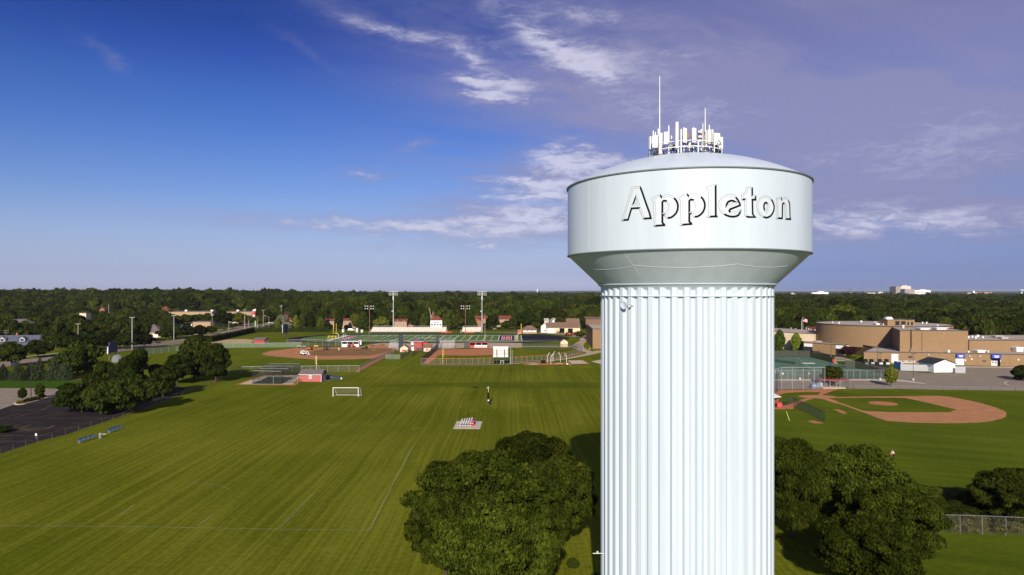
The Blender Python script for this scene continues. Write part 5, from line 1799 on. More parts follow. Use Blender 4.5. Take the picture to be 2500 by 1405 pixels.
t = T('planter_rail', 'low yellow rail on the grass left of the gymnasium wall', 'railing', (x, y, 0), R_(80))
P('rail', MB().box(0, 0, 0.5, 10, 0.2, 0.3), M['paleyellow'], t)
for k in range(5):
 P('post', MB().box(-4.6 + k * 2.3, 0, 0, 0.15, 0.15, 0.5), M['paleyellow'], t)
# ------------------------------------------------------------------ school on the right
def school():
 t = T('school_building', 'large tan brick school with round auditorium and flat roofs', 'school', (150, 280, 0))
 ox, oy = 150.0, 280.0

 def L(p):
  return [(q[0] - ox, q[1] - oy) for q in p]

 def block(poly, z0, z1, wall='brick', edge=True, label=None, roofz=None):
  q = L(poly)
  w = P('wall', MB().prism(q, z0, z1, top=False), M[wall], t, label=label)
  r = P('roof', MB().poly(q, z1 - 0.12), M['roof'], t)
  if edge:
   mb = MB()
   n = len(q)
   for i in range(n):
    a, b = Vector(q[i]), Vector(q[(i + 1) % n])
    d = b - a
    m = (a + b) / 2
    mb.box(m.x, m.y, z1 - 0.16, d.length + 0.1, 0.22, 0.28, math.atan2(d.y, d.x))
   P('roof_edge', mb, M['roof_edge'], t)
  return w

 # long low front range
 front = [(146.3, 281.0), (171, 277.5), (215, 266.0), (260, 262), (260, 312), (168, 312), (162.6, 303.5)]
 block(front, 0, 4.9)
 # angled west wing with window bays
 wing = [(142.9, 331.0), (155.3, 315.8), (164.0, 324.0), (176, 318), (186, 330), (176, 372), (150, 352)]
 block(wing, 0, 5.0, label='angled brick wing')
 block([(163.4, 324.6), (163.0, 303.6), (200, 303.0), (200, 332), (178, 332)], 0, 5.06)
 # tall gymnasium-like block
 gymb = [(163, 284), (190.7, 282.6), (196, 312), (176, 314.6)]
 block(gymb, 4.6, 13.6, label='tall square brick block')
 # right-hand wing behind
 rw = [(190.72, 284.5), (262, 283.5), (262, 318), (190.9, 316)]
 block(rw, 4.6, 9.5, label='mid height brick wing')
 # round auditorium
 cx, cy, r = 183.7 - ox, 336 - oy, 30.0
 P('wall', MB().lathe([(r, 4.0), (r, 14.0)], 96, cx, cy), M['brick'], t, label='curved brick auditorium wall', smooth=True)
 P('roof', MB().disc(cx, cy, 13.9, r, None, 96), M['roof'], t, label='round auditorium roof')
 P('roof_edge', MB().lathe([(r - 0.15, 14.0), (r + 0.08, 13.75), (r + 0.08, 14.2), (r - 0.15, 14.2)], 96, cx, cy), M['roof_edge'], t)
 # penthouse with openings
 ph = [(XD(2167, 318), 318), (XD(2233, 318), 318), (XD(2233, 318), 326), (XD(2167, 318), 326)]
 block(ph, 13.5, 16.7, label='rooftop penthouse')
 x0, x1 = ph[0][0] - ox, ph[1][0] - ox
 for u, w in ((0.36, 2.0), (0.58, 2.0), (0.76, 0.8), (0.90, 0.9)):
  P('window', MB().box(x0 + (x1 - x0) * u, 318 - oy - 0.03, 14.1, w, 0.1, 1.9 if u < 0.7 else 1.5), M['glass'], t)
 u = P('roof_unit', MB().box(x0 + 2.0, 321 - oy, 16.7, 3.2, 2.4, 0.7).box(x0 + 2.0, 321 - oy, 17.4, 2.5, 1.9, 0.5), M['white'], t)
 # cream wing further left
 cr = [(117, 385), (138.2, 357.0), (151.7, 339.6), (160, 350), (166, 375), (150, 400)]
 block(cr, 0, 8.7, 'cream', label='cream painted wing')
 block([(150, 356), (162, 352), (176, 372), (160, 392)], 5, 7.6, label='low roof with vents')
 # vertical control joints and downpipe on the tall block
 for px in (2251, 2305):
  x = XD(px, 283.4)
  P('wall_joint', MB().box(x - ox, 283.45 - oy, 4.95, 0.10, 0.5, 8.3), M['brick_red'], t)
 x = XD(2223.5, 283.6)
 P('downpipe', MB().bar((x - ox, 283.1 - oy, 6.4), (x - ox, 283.1 - oy, 14.2), 0.16).bar((x - ox, 283.1 - oy, 6.4), (x - ox - 0.7, 282.9 - oy, 5.0), 0.16), M['dark_metal'], t)
 x = XD(2366, 284)
 P('downpipe', MB().box(x - ox, 284.3 - oy, 4.95, 0.35, 0.3, 4.5), M['dark_metal'], t)
 for a in (-1.9, -1.55, -1.2, -2.25):
  P('wall_joint', MB().bar((cx + (r + 0.01) * math.cos(a), cy + (r + 0.01) * math.sin(a), 5.0), (cx + (r + 0.01) * math.cos(a), cy + (r + 0.01) * math.sin(a), 13.7), 0.05, None, 4), M['brick_red'], t)

 # things on the front wall; front wall runs between these two points
 A_f, B_f, C_f = Vector((146.3 - ox, 281.0 - oy)), Vector((171 - ox, 277.5 - oy)), Vector((215 - ox, 266.0 - oy))

 def on_front(px):
  for a, b in ((A_f, B_f), (B_f, C_f)):
   # intersect sight column with wall segment
   tx = (px - 1250) / F
   ax, ay = a.x + ox, a.y + oy
   bx, by = b.x + ox, b.y + oy
   den = (bx - ax) - tx * (by - ay)
   uu = (tx * ay - ax) / den
   if -0.02 <= uu <= 1.0 or b is C_f:
    p = a.lerp(b, uu)
    return p, math.atan2(b.y - a.y, b.x - a.x)

 def wallbox(px, z, w, h, m, name, depth=0.12, parent=None, label=None, out=0.03):
  p, rz = on_front(px)
  n = Vector((math.sin(rz), -math.cos(rz)))
  q = p + n * out
  return P(name, MB().box(q.x, q.y, z, w, depth, h, rz), M[m], parent or t, label=label)

 # blue entrance canopies with white lettering
 for px, zt, wpx in ((2343.7, 4.62, 18.5), (2430.5, 4.75, 20.5)):
  d = 270.0
  w = wpx / F * d
  aw = wallbox(px, zt - 1.55, w, 1.5, 'royal', 'awning', 1.0, out=0.5)
  for k, ww in ((0, 0.55), (1, 0.45)):
   wallbox(px, zt - 0.75 - 0.48 * k, w * ww, 0.28, 'white', 'lettering', 0.04, aw, 'white lettering too small to read', out=1.03)
 wallbox(2343, 0.05, 3.0, 3.0, 'white', 'door', 0.14, label='white doors under the first blue canopy')
 wallbox(2431, 0.05, 3.1, 3.2, 'black', 'recess', 0.10)
 d = wallbox(2427, 0.06, 2.2, 2.1, 'alu', 'door', 0.16, label='grey double doors under the second blue canopy', out=0.06)
 for s in (-3.5, 3.5):
  wallbox(2427 + s, 1.2, 0.35, 0.6, 'glass', 'window', 0.06, d, out=0.16)
 wallbox(2184.5, 0.6, 2.6, 3.5, 'white', 'garage_door', 0.16, label='tall white roll up door')
 wallbox(2222.5, 2.6, 1.5, 0.8, 'dark_metal', 'vent', 0.12)
 wallbox(2403, 1.6, 1.3, 0.6, 'dark_metal', 'vent', 0.12)
 for px, z in ((2366.5, 3.4), (2392.5, 3.6), (2266, 3.7)):
  wallbox(px, z, 0.6, 0.55, 'grey_metal', 'wall_lamp', 0.4, out=0.2)
 for px, z in ((2372.5, 2.3), (2486.5, 2.5), (2357, 1.8), (2441.5, 1.8)):
  wallbox(px, z, 0.45, 0.6, 'white', 'notice', 0.08)
 for px in (2251, 2386, 2466):
  wallbox(px, 0.05, 0.06, 4.6, 'brick_red', 'wall_joint', 0.06)
 # west wing window bays
 a, b = Vector((142.9 - ox, 331.0 - oy)), Vector((155.3 - ox, 315.8 - oy))
 rz = math.atan2(b.y - a.y, b.x - a.x)
 n = Vector((math.sin(rz), -math.cos(rz)))
 for u, w in ((0.115, 4.2), (0.885, 3.4)):
  p = a.lerp(b, u) + n * 0.05
  P('window', MB().box(p.x, p.y, 0.2, w, 0.14, 2.9, rz), M['glass'], t)
  P('white_panel', MB().box(p.x, p.y, 3.1, w, 0.16, 1.5, rz), M['white'], t)
  mu = MB()
  for k in (-0.25, 0.0, 0.25):
   q = p + Vector((math.cos(rz), math.sin(rz))) * (w * k) + n * 0.06
   mu.box(q.x, q.y, 0.2, 0.10, 0.12, 2.9, rz)
  P('mullion', mu, M['roof_edge'], t)
 # white high windows round the corner
 a, b = Vector((155.3 - ox, 315.8 - oy)), Vector((164.0 - ox, 324.0 - oy))
 rz = math.atan2(b.y - a.y, b.x - a.x)
 n = Vector((math.sin(rz), -math.cos(rz)))
 for u in (0.3, 0.7):
  p = a.lerp(b, u) + n * 0.05
  P('white_panel', MB().box(p.x, p.y, 3.1, 2.6, 0.14, 1.5, rz), M['white'], t)

 # roof vents and units
 def vent(px, py, z, w=0.6, h=0.6, m='white'):
  x, y = G(px, py, z)
  P('roof_vent', MB().box(x - ox, y - oy, z, w, w, h * 0.7).box(x - ox, y - oy, z + h * 0.7, w * 1.25, w * 1.25, h * 0.3), M[m], t)

 for q in ((2032, 789, 14, 0.6, 0.5), (2102, 787.5, 14, 0.7, 0.9), (2048, 791, 14, 0.5, 0.8), (2142, 793, 14, 2.6, 0.7), (2158, 794, 14, 1.6, 0.6), (2252, 790.5, 14, 0.5, 0.8), (2262, 791, 14, 0.5, 0.9), (2136, 788, 14, 0.4, 0.6), (2288, 796, 14, 0.6, 0.5)):
  vent(*q)
 for q in ((2204, 802, 13.6, 0.9, 1.5, 'alu'), (2252, 805, 13.6, 3.8, 0.8), (2292, 804.6, 13.6, 4.2, 0.9)):
  vent(*q)
 for q in ((2364, 826, 9.5, 0.6, 0.8), (2373, 825, 9.5, 0.6, 0.9), (2381, 827, 9.5, 0.7, 0.9), (2386, 823, 9.5, 0.9, 0.9), (2399, 826, 9.5, 0.5, 0.8), (2434, 824, 9.5, 3.0, 0.8, 'alu'), (2448, 827, 9.5, 2.6, 0.7, 'alu')):
  vent(*q)
 for q in ((2315, 861, 4.9, 0.8, 1.0), (2390, 860.5, 4.9, 3.0, 1.0), (2484, 858.5, 4.9, 2.8, 1.9), (2364, 861, 4.9, 0.6, 0.7), (2412, 861, 4.9, 0.5, 0.8), (2106, 838.5, 5.0, 0.7, 0.9), (1998, 834.5, 5.0, 3.2, 0.3)):
  vent(*q)
 for k, px in enumerate((1931, 1942, 1955, 1968, 1974, 1980, 1990, 1997, 2002)):
  vent(px, 804.5 + (k % 3) * 1.6, 7.6, 0.5, 0.9)


school()


# white shed with garage door in the school yard
def white_shed():
 x, y = G(2304.2, 910)
 t = T('white_shed', 'white gabled shed with roll up door and dark roof in the school yard', 'shed', (x, y + 4.2, 0), R_(4))
 w, d = 8.3, 8.4
 P('wall', MB().house_walls(w, d, 3.3, 4.75, 'y'), M['white'], t)
 P('roof', MB().gable(w, d, 3.3, 4.85, 0.45, 0.16, 'y'), M['shingle_dark'], t)
 P('garage_door', MB().box(-0.8, -d / 2 - 0.03, 0.05, 3.2, 0.10, 2.35), M['carwhite'], t)
 P('door_track', MB().box(-0.8, -d / 2 - 0.05, 2.42, 3.6, 0.12, 0.12), M['grey_wall'], t)
 P('door', MB().box(2.8, -d / 2 - 0.03, 0.05, 1.0, 0.10, 2.0), M['carwhite'], t)
 P('sign_plate', MB().box(-1.2, -d / 2 - 0.10, 1.6, 0.6, 0.04, 0.2), M['dark_metal'], t)
 P('lamp', MB().box(0.0, -d / 2 - 0.12, 3.9, 0.25, 0.2, 0.25), M['dark_metal'], t)


white_shed()


def plank_fence(label, a, b, h):
 a, b = Vector(a), Vector(b)
 d = b - a
 t = T('plank_fence', label, 'fence', (a.x, a.y, 0), math.atan2(d.y, d.x), 'grey plank fences by the white shed')
 n = int(d.length / 0.3)
 me = MB().box(0, 0, 0.05, 0.285, 0.06, h).mesh('plank', M['grey_wall'])
 for k in range(n):
  o = P('plank', me, None, t)
  o.location = ((k + 0.5) * d.length / n, 0.008 * (k % 2), 0)
 P('rail', MB().box(d.length / 2, 0.06, h - 0.25, d.length, 0.05, 0.12), M['white'], t)


plank_fence('grey plank fence left of the white shed', G(2198.5, 905.5), G(2276.5, 908), 2.45)
plank_fence('short grey plank fence right of the white shed', G(2332, 911.2), G(2357, 911.8), 2.4)
x, y = G(2240, 903)
t = T('carport_frame', 'white roof frame with dark square openings behind the grey plank fence', 'pergola', (x, y + 3.5, 0))
mb = MB()
for k in range(5):
 mb.box(-5.4 + k * 2.7, 0, 2.65, 0.45, 4.6, 0.16)
mb.box(0, -2.3, 2.62, 11.4, 0.6, 0.18).box(0, 2.3, 2.62, 11.4, 0.5, 0.18)
P('roof_frame', mb, M['white'], t)
for s in (-1, 1):
 for e in (-1, 1):
  P('post', MB().box(s * 5.3, e * 2.2, 0, 0.25, 0.25, 2.62), M['white'], t)
P('side_wall', MB().box(-5.7, 0, 0, 0.12, 4.6, 2.6), M['blue'], t)

# waste containers along the front wall
for k, (px, lab) in enumerate(((2115.5, 'dark green waste container furthest left by the school wall'), (2130, 'dark green waste container second from the left by the school wall'), (2150, 'dark green waste container third from the left by the school wall'), (2167, 'dark green waste container nearest the white roll up door'))):
 x, y = G(px, 891.5)
 t = T('waste_container', lab, 'dumpster', (x, y + 0.3, 0), R_(-4), 'green waste containers')
 P('bin', MB().prism([(-0.95, -0.7), (0.95, -0.7), (0.95, 0.7), (-0.95, 0.7)], 0.12, [1.1, 1.1, 1.45, 1.45], True, True), M['greenbox'], t)
 P('lid', MB().add([(-0.9, 0.55, 1.45), (0.9, 0.55, 1.45), (0.95, 0.95, 2.3), (-0.8, 0.95, 2.3)], [(0, 1, 2, 3)]), M['rubber'], t)
 P('white_panel', MB().box(0.0, -0.73, 0.3, 1.3, 0.05, 0.7), M['white'], t)
 P('foot', MB().box(-0.7, 0, 0, 0.15, 1.2, 0.12).box(0.7, 0, 0, 0.15, 1.2, 0.12), M['dark_metal'], t)

# tennis court
fence('dark screened fence across the back of the tennis court', gpts([(1868, 873), (1920, 872.6), (1978, 872.4)]), 3.0, 'screen', 'dark_metal', 3.0, 'tennis court fences')
fence('dark screened fence running towards the viewer on the court right side', gpts([(1978, 872.5), (2005, 879), (2034, 886.8)]), 3.2, 'screen', 'dark_metal', 3.0, 'tennis court fences')
fence('short dark screened fence by the court gate', gpts([(2063.6, 899), (2088, 900)]), 3.0, 'screen', 'dark_metal', 3.0, 'tennis court fences')
fence('dark screened fence from the court gate towards the school yard', gpts([(2088, 900), (2125, 905.5), (2167.5, 913)]), 2.9, 'screen', 'dark_metal', 3.0, 'tennis court fences')
fence('grey mesh fence along the front of the tennis court', gpts([(1864, 925.8), (1905, 925.8), (1958, 925.7)]), 3.0, 'wire', 'grey_metal', 2.2, 'tennis court fences')
fence('screened front court fence right of the light pole', gpts([(1958, 925.7), (2020, 925.6), (2100, 925.5), (2168, 925.5)]), 3.0, 'screen_thin', 'grey_metal', 2.2, 'tennis court fences')
for k, (px, py) in enumerate(((1911, 915), (1975, 915))):
 x, y = G(px, py + 10)
 S('notice_board', MB().box(0, 0, 1.5, 0.5, 0.06, 0.6).box(0, 0.02, 1.15, 0.06, 0.04, 0.4), M['white'], ('small white notice on the court fence nearest the tower', 'small white notice on the court fence right of the light pole')[k], 'sign', (x, y - 0.15, 0), 0, 'white notices on the court fence')
a, b = Vector(G(1890, 884)), Vector(G(1941, 890.5))
t = T('tennis_net', 'black tennis net sagging across the green court', 'tennis net', (a.x, a.y, 0))
d = b - a
P('net', MB().quad((0, 0, 0.1), (d.x, d.y, 0.1), (d.x, d.y, 1.07), (0, 0, 1.07)), M['screen'], t)
P('tape', MB().bar((0, 0, 1.07), (d.x, d.y, 1.07), 0.05), M['dark_metal'], t)
for p in ((0, 0), (d.x, d.y)):
 P('post', MB().bar((p[0], p[1], 0), (p[0], p[1], 1.15), 0.06), M['dark_metal'], t)
x, y = G(1972, 904)
t = T('shade_canopy', 'flat pale shade roof on posts inside the tennis court', 'canopy', (x, y, 0))
P('roof', MB().box(0, 0, 2.55, 4.6, 2.2, 0.14), M['alu'], t)
for s in (-1, 1):
 P('post', MB().box(s * 1.9, 0, 0, 0.12, 0.12, 2.55), M['greenbox'], t)
P('bench', MB().box(0, 0.1, 0.45, 3.2, 0.4, 0.06).box(-1.3, 0.1, 0, 0.1, 0.35, 0.45).box(1.3, 0.1, 0, 0.1, 0.35, 0.45), M['greenbox'], t)


def court_light(px, pyb, pyt, label, base=True):
 x, y = G(px, pyb)
 h = (pyb - pyt) / F * y
 t = T('court_light', label, 'light pole', (x, y, 0), 0, 'dark light poles round the school')
 P('pole', MB().bar((0, 0, 0), (0, 0, h), 0.10, 0.07, 6), M['dark_metal'], t)
 P('lamp_head', MB().box(0, -0.1, h - 0.05, 1.5, 0.35, 0.14), M['dark_metal'], t)
 if base:
  P('base', MB().bar((0, 0, 0), (0, 0, 0.8), 0.32, None, 10), M['concrete'], t)


court_light(1953, 928, 862.5, 'dark light pole at the front of the tennis court')
court_light(2028.8, 872, 826, 'dark light pole by the brick wing of the school')
court_light(2142.6, 902, 850, 'dark light pole with a wide head behind the court fence', False)
court_light(2148.8, 929, 862.5, 'dark light pole on a concrete base right of the court')
court_light(2229.5, 929.5, 864.5, 'dark light pole on a concrete base in the school car park')
for px, py, lab in ((1906.5, 905, 'small blue bin on a pole nearest the tower'), (2029, 893, 'small blue bin on a pole by the court corner')):
 x, y = G(px, py + 12)
 t = T('blue_bin', lab, 'bin', (x, y, 0), 0, 'blue bins by the court')
 P('tub', MB().bar((0, 0, 1.3), (0, 0, 2.3), 0.28, 0.32, 8), M['royal'], t)
 P('pole', MB().bar((0, 0, 0), (0, 0, 1.3), 0.05), M['grey_metal'], t)
x, y = G(2034.5, 891)
S('door_sign', MB().box(0, 0, 1.2, 0.7, 0.08, 1.0).box(0, 0.02, 0, 0.1, 0.06, 1.2), M['bright_red'], 'small red sign at the corner of the court fence', 'sign', (x, y, 0))
fence('low dark railing at the lawn beside the brick wing', gpts([(2043, 879), (2066, 880)]), 1.6, 'screen_thin', 'dark_metal', 2.5, 'tennis court fences')
sheet('court_lawn', M['lush'], pix=[(2042, 882), (2062, 882.5), (2064, 890), (2046, 890)], z=0.04)
sheet('wing_lawn', M['lush'], pix=[(2070, 870.5), (2092, 869.5), (2090, 875.5), (2068, 876)], z=0.04)
for k, px in enumerate((2043, 2050, 2057)):
 x, y = G(px, 898)
 S('bollard', MB().bar((0, 0, 0), (0, 0, 1.05), 0.16, 0.16, 8).bar((0, 0, 1.05), (0, 0, 1.12), 0.19, 0.12, 8), M['dark_metal'], ('black bollard at the left of the court gate', 'black bollard in the middle of the court gate', 'black bollard at the right of the court gate')[k], 'bollard', (x, y, 0), 0, 'bollards at the court gate')

# flag and little house behind
x, y = XD(1960, 375), 375.0
t = T('flag_pole', 'tall flag pole with a striped flag behind the school', 'flag pole', (x, y, 0))
P('pole', MB().bar((0, 0, 0), (0, 0, ZD(774, y)), 0.10, 0.07, 6), M['alu'], t)
fz = ZD(777, y)
mb = MB()
for k in range(9):
 x0, x1 = 0.1, 2.4
 zt = fz - k * 0.2
 mb.cur = k % 2
 mb.quad((x0, 0, zt - 0.2), (x1, -0.3, zt - 0.95), (x1, -0.3, zt - 0.75), (x0, 0, zt))
fo = P('flag', mb, [M['bright_red'], M['white']], t)
P('canton', MB().quad((0.1, -0.03, fz - 1.1), (1.0, -0.14, fz - 1.38), (1.0, -0.14, fz - 0.28), (0.1, -0.03, fz)), M['navy_paint'], fo)
S('antenna_pole', MB().bar((0, 0, 0), (0, 0, ZD(780, 373)), 0.09, None, 6), M['alu'], 'second bare pole just left of the flag pole', 'pole', (XD(1957, 373), 373, 0))
building('house', 'small cream house with orange roof behind the flag pole', 'house', XD(1982, 398), 398, 7.5, 9, 6.0, 9.2, R_(12), 'cream', 'shingle_red', 'gable', 'y', [('f', 0, 3.8, 1.2, 1.2)])

# backstop and dugouts of the right ball field
fence('tall chain link backstop behind home plate', gpts([(1893, 957), (1908, 952), (2014, 951.8)]), 6.8, 'wire', 'grey_metal', 3.0, 'right ball field fences', prad=0.06)
t_ = fence('low chain link fence between the ball field and the car park', gpts([(2086, 951), (2200, 951), (2300, 953), (2420, 955), (2600, 959)]), 1.5, 'wire', 'dark_metal', 6.0, 'right ball field fences', prad=0.025)
fence('green screened bullpen fence on the right ball field', gpts([(1937, 994), (1975, 1012), (2013.7, 1031)]), 2.4, 'wire_green', 'dark_metal', 3.0, 'right ball field fences')
fence('dark dugout fence beside the white roofed dugout', gpts([(1917, 990), (1936, 984)]), 1.8, 'screen_thin', 'dark_metal', 2.0, 'right ball field fences')
fence('tall dark side fence of the backstop at the tower edge', gpts([(1880, 964), (1902, 956)]), 5.5, 'screen_thin', 'dark_metal', 2.5, 'right ball field fences')
x, y = G(2052, 949)
t = T('dugout', 'open dugout with a thin red roof line behind the backstop', 'dugout', (x - 1.5, y + 1.5, 0))
P('roof', MB().box(0, 0, 2.45, 9.6, 2.6, 0.16), M['red'], t)
for k in range(4):
 P('post', MB().bar((-4.6 + k * 3.07, -1.1, 0), (-4.6 + k * 3.07, -1.1, 2.45), 0.06), M['grey_metal'], t)
 P('post', MB().bar((-4.6 + k * 3.07, 1.1, 0), (-4.6 + k * 3.07, 1.1, 2.45), 0.06), M['grey_metal'], t)
P('bench', MB().box(0, 0.4, 0.45, 7.5, 0.4, 0.08).box(-3.4, 0.4, 0, 0.1, 0.3, 0.45).box(3.4, 0.4, 0, 0.1, 0.3, 0.45), M['alu'], t)
P('step', MB().box(-0.5, -1.4, 0, 7.0, 0.5, 0.3), M['concrete'], t)
P('mesh_panel', MB().quad((2.6, -1.15, 0.05), (4.8, -1.15, 0.05), (4.8, -1.15, 2.4), (2.6, -1.15, 2.4)), M['screen_thin'], t)
x, y = G(1898, 998)
t = T('dugout', 'white roofed dugout half hidden behind the tower column', 'dugout', (x - 1.4, y + 2.4, 0), R_(28))
P('roof', MB().add([(-4.5, -1.9, 2.6), (2.6, -1.9, 2.6), (2.6, 1.9, 3.35), (-4.5, 1.9, 3.35), (-4.5, -1.9, 2.75), (2.6, -1.9, 2.75), (2.6, 1.9, 3.5), (-4.5, 1.9, 3.5)], [(4, 5, 6, 7), (0, 1, 5, 4), (1, 2, 6, 5), (3, 2, 1, 0)]), M['white'], t)
P('back_wall', MB().box(-1, 1.6, 0, 7, 0.2, 3.1), M['brick_red'], t)
P('side_wall', MB().box(2.4, 0.2, 0, 0.2, 2.6, 2.5), M['brick_red'], t)
P('post', MB().bar((2.4, -1.6, 0), (2.4, -1.6, 2.6), 0.07).bar((-1, -1.6, 0), (-1, -1.6, 2.6), 0.07), M['dark_metal'], t)
x, y = G(1902.5, 995)
t = T('equipment_box', 'pinkish red box in front of the white roofed dugout', 'box', (x, y, 0))
P('body', MB().box(0, 0, 0.05, 1.25, 0.7, 1.0), mat('pink_red_plastic', (0.62, 0.06, 0.09), 0.5), t)
P('lid', MB().add([(-0.65, -0.38, 1.06), (0.65, -0.38, 1.06), (0.65, 0.38, 1.3), (-0.65, 0.38, 1.3)], [(0, 1, 2, 3)]), mat('pink_red_lid', (0.60, 0.07, 0.09), 0.5), t)
P('wheel', MB().bar((-0.5, -0.4, 0.12), (-0.5, -0.3, 0.12), 0.12, None, 8).bar((0.5, -0.4, 0.12), (0.5, -0.3, 0.12), 0.12, None, 8), M['rubber'], t)
x, y = G(1926, 1028)
S('leaning_pole', MB().bar((0.15, 0, 0), (-0.35, 0.6, 2.1), 0.05, None, 6), mat('lime_yellow', (0.62, 0.68, 0.04), 0.5), 'lime yellow pole leaning on the grass by the bullpen', 'pole', (x, y, 0))
S('bullpen_post', MB().bar((0, 0, 0), (0, 0, 2.8), 0.05, None, 6), M['dark_metal'], 'dark upright post behind the leaning yellow pole', 'post', G(1921, 1022))
x, y = G(1987, 948.5)
t = T('dumpster', 'light blue dumpster with white lettering behind the backstop', 'dumpster', (x, y, 0))
P('bin', MB().prism([(-0.95, -0.6), (0.95, -0.6), (0.95, 0.6), (-0.95, 0.6)], 0.1, [1.25, 1.25, 1.45, 1.45], True, True), mat('faded_blue_steel', (0.11, 0.19, 0.33), 0.6), t)
mb = MB()
for k in range(4):
 mb.box(-0.36 + k * 0.24, -0.63, 0.85, 0.17, 0.03, 0.26)
P('lettering', mb, M['white'], t, label='white lettering too small to read')
P('foot', MB().box(-0.7, 0, 0, 0.2, 1.0, 0.1).box(0.7, 0, 0, 0.2, 1.0, 0.1), M['dark_metal'], t)
x, y = G(2001, 946)
t = T('cabinet', 'grey blue cabinet standing right of the blue dumpster', 'cabinet', (x, y, 0))
P('body', MB().box(0, 0, 0, 1.5, 0.8, 1.9), M['grey_wall'], t)
P('door', MB().box(-0.1, -0.43, 0.1, 0.6, 0.04, 1.6), M['cargrey'], t)
x, y = G(2254, 912)
S('bike_rack', MB().tube([(-1.5, 0, 0), (-1.5, 0, 0.7), (1.5, 0, 0.7), (1.5, 0, 0)], 0.05).bar((-1.5, 0, 0.25), (1.5, 0, 0.25), 0.03), M['dark_metal'], 'low dark rail rack in front of the grey plank fence', 'rack', (x, y, 0))
# ------------------------------------------------------------------ vehicles
def car_proto(name, label, cat, paint, L=4.5, W=1.8, kind='sedan'):
 t = T(name, label, cat)
 if kind == 'sedan':
  low = [(-L / 2, 0.35), (L / 2, 0.35), (L / 2, 0.72), (L * 0.46, 0.86), (L * 0.22, 0.95), (-L * 0.40, 0.98), (-L / 2, 0.85)]
  cab = [(L * 0.22, 0.94), (L * 0.06, 1.42), (-L * 0.22, 1.45), (-L * 0.40, 0.96)]
 elif kind == 'suv':
  low = [(-L / 2, 0.4), (L / 2, 0.4), (L / 2, 0.95), (L * 0.44, 1.05), (L * 0.24, 1.12), (-L * 0.49, 1.12)]
  cab = [(L * 0.24, 1.10), (L * 0.10, 1.70), (-L * 0.43, 1.72), (-L * 0.49, 1.10)]
 else:   # pickup
  low = [(-L / 2, 0.45), (L / 2, 0.45), (L / 2, 1.0), (L * 0.44, 1.12), (-L / 2, 1.15)]
  cab = [(L * 0.26, 1.10), (L * 0.14, 1.75), (-L * 0.10, 1.78), (-L * 0.14, 1.12)]

 def ext(poly, w, w2=None):
  w2 = w if w2 is None else w2
  n = len(poly)
  zs = [p[1] for p in poly]
  z0, z1 = min(zs), max(zs)
  ws = [w + (w2 - w) * (p[1] - z0) / max(z1 - z0, 1e-3) for p in poly]
  vs = [(p[0], -k / 2, p[1]) for p, k in zip(poly, ws)] + [(p[0], k / 2, p[1]) for p, k in zip(poly, ws)]
  return MB().add(vs, [tuple(range(n)), tuple(range(2 * n - 1, n - 1, -1))] + [(k, n + k, n + (k + 1) % n, (k + 1) % n) for k in range(n)])
 P('body', ext(low, W), M[paint], t)
 P('glass', ext(cab, W * 0.94, W * 0.76), M['glass'], t)
 top = max(p[1] for p in cab)
 xs = [p[0] for p in cab if p[1] > top - 0.1]
 P('roof_panel', MB().box((min(xs) + max(xs)) / 2, 0, top - 0.01, max(xs) - min(xs) + 0.1, W * 0.74, 0.05), M[paint], t)
 for s in (-1, 1):
  for e in (-1, 1):
   wh = P('wheel', MB().bar((e * L * 0.31, s * (W / 2 - 0.2), 0.33), (e * L * 0.31, s * (W / 2 + 0.01), 0.33), 0.33, None, 12), M['rubber'], t)
   P('rim', MB().bar((e * L * 0.31, s * (W / 2 - 0.02), 0.33), (e * L * 0.31, s * (W / 2 + 0.025), 0.33), 0.19, None, 8), M['alu'], wh)
  P('headlight', MB().box(L / 2 - 0.02, s * W * 0.36, 0.68, 0.08, 0.3, 0.14), M['lampglass'], t)
  P('tail_light', MB().box(-L / 2 + 0.01, s * W * 0.38, 0.72, 0.06, 0.26, 0.16), M['bright_red'], t)
 return t


def zt(x, y):
 return float(terrain(x, y))


x, y = G(385, 838.5)
place(car_proto('parked_car', 'black car driving along the road between the street trees', 'car', 'carblack', 4.8, 1.9, 'suv'), (x, y, 0.03), R_(110))
x, y = G(36, 891)
place(car_proto('parked_car', 'white car on the road behind the spruces at the left edge', 'car', 'carwhite', 4.6, 1.85), (x, y, 0.03), R_(125))
x, y = G(858, 808.5)
place(car_proto('parked_car', 'white car parked behind the left goalpost', 'car', 'carwhite', 5.2, 1.9, 'suv'), (x, y, 0), R_(4))
x, y = G(100, 832)
place(car_proto('pickup_truck', 'white pickup truck beside the slate roofed house', 'pickup truck', 'carwhite', 5.6, 2.0, 'pickup'), (x, y, 0), R_(20))
x, y = G(113, 831)
place(car_proto('parked_car', 'pale car just right of the white pickup truck', 'car', 'carwhite', 4.2, 1.8), (x, y + 3, 0), R_(70))
x, y = G(125.5, 829)
place(car_proto('parked_car', 'grey car furthest right beside the white pickup truck', 'car', 'cargrey', 4.2, 1.8), (x, y + 3, 0), R_(70))
x, y = G(660, 790)
place(car_proto('parked_car', 'white car on the cross street right of the curved street lamp', 'car', 'carwhite', 4.6, 1.9, 'suv'), (x, y, 0.04), R_(10))
x, y = G(547, 806)
place(car_proto('parked_car', 'dark car at the junction beyond the hedge', 'car', 'carblack', 4.8, 1.9), (x, y, 0.03), R_(20))
x, y = G(636, 800)
place(car_proto('parked_car', 'dark car waiting at the junction beside the curved street lamp', 'car', 'cargrey', 4.6, 1.9), (x, y, 0.04), R_(60))
for px, py, lab, pt in ((1141, 807, 'white car under the trees right of the short bleachers', 'carwhite'), (1222, 808, 'grey car by the houses right of the floodlight tower', 'cargrey')):
 x, y = G(px, py)
 place(car_proto('parked_car', lab, 'car', pt, 4.6, 1.9), (x + 20, y + 12, 0), R_(30))


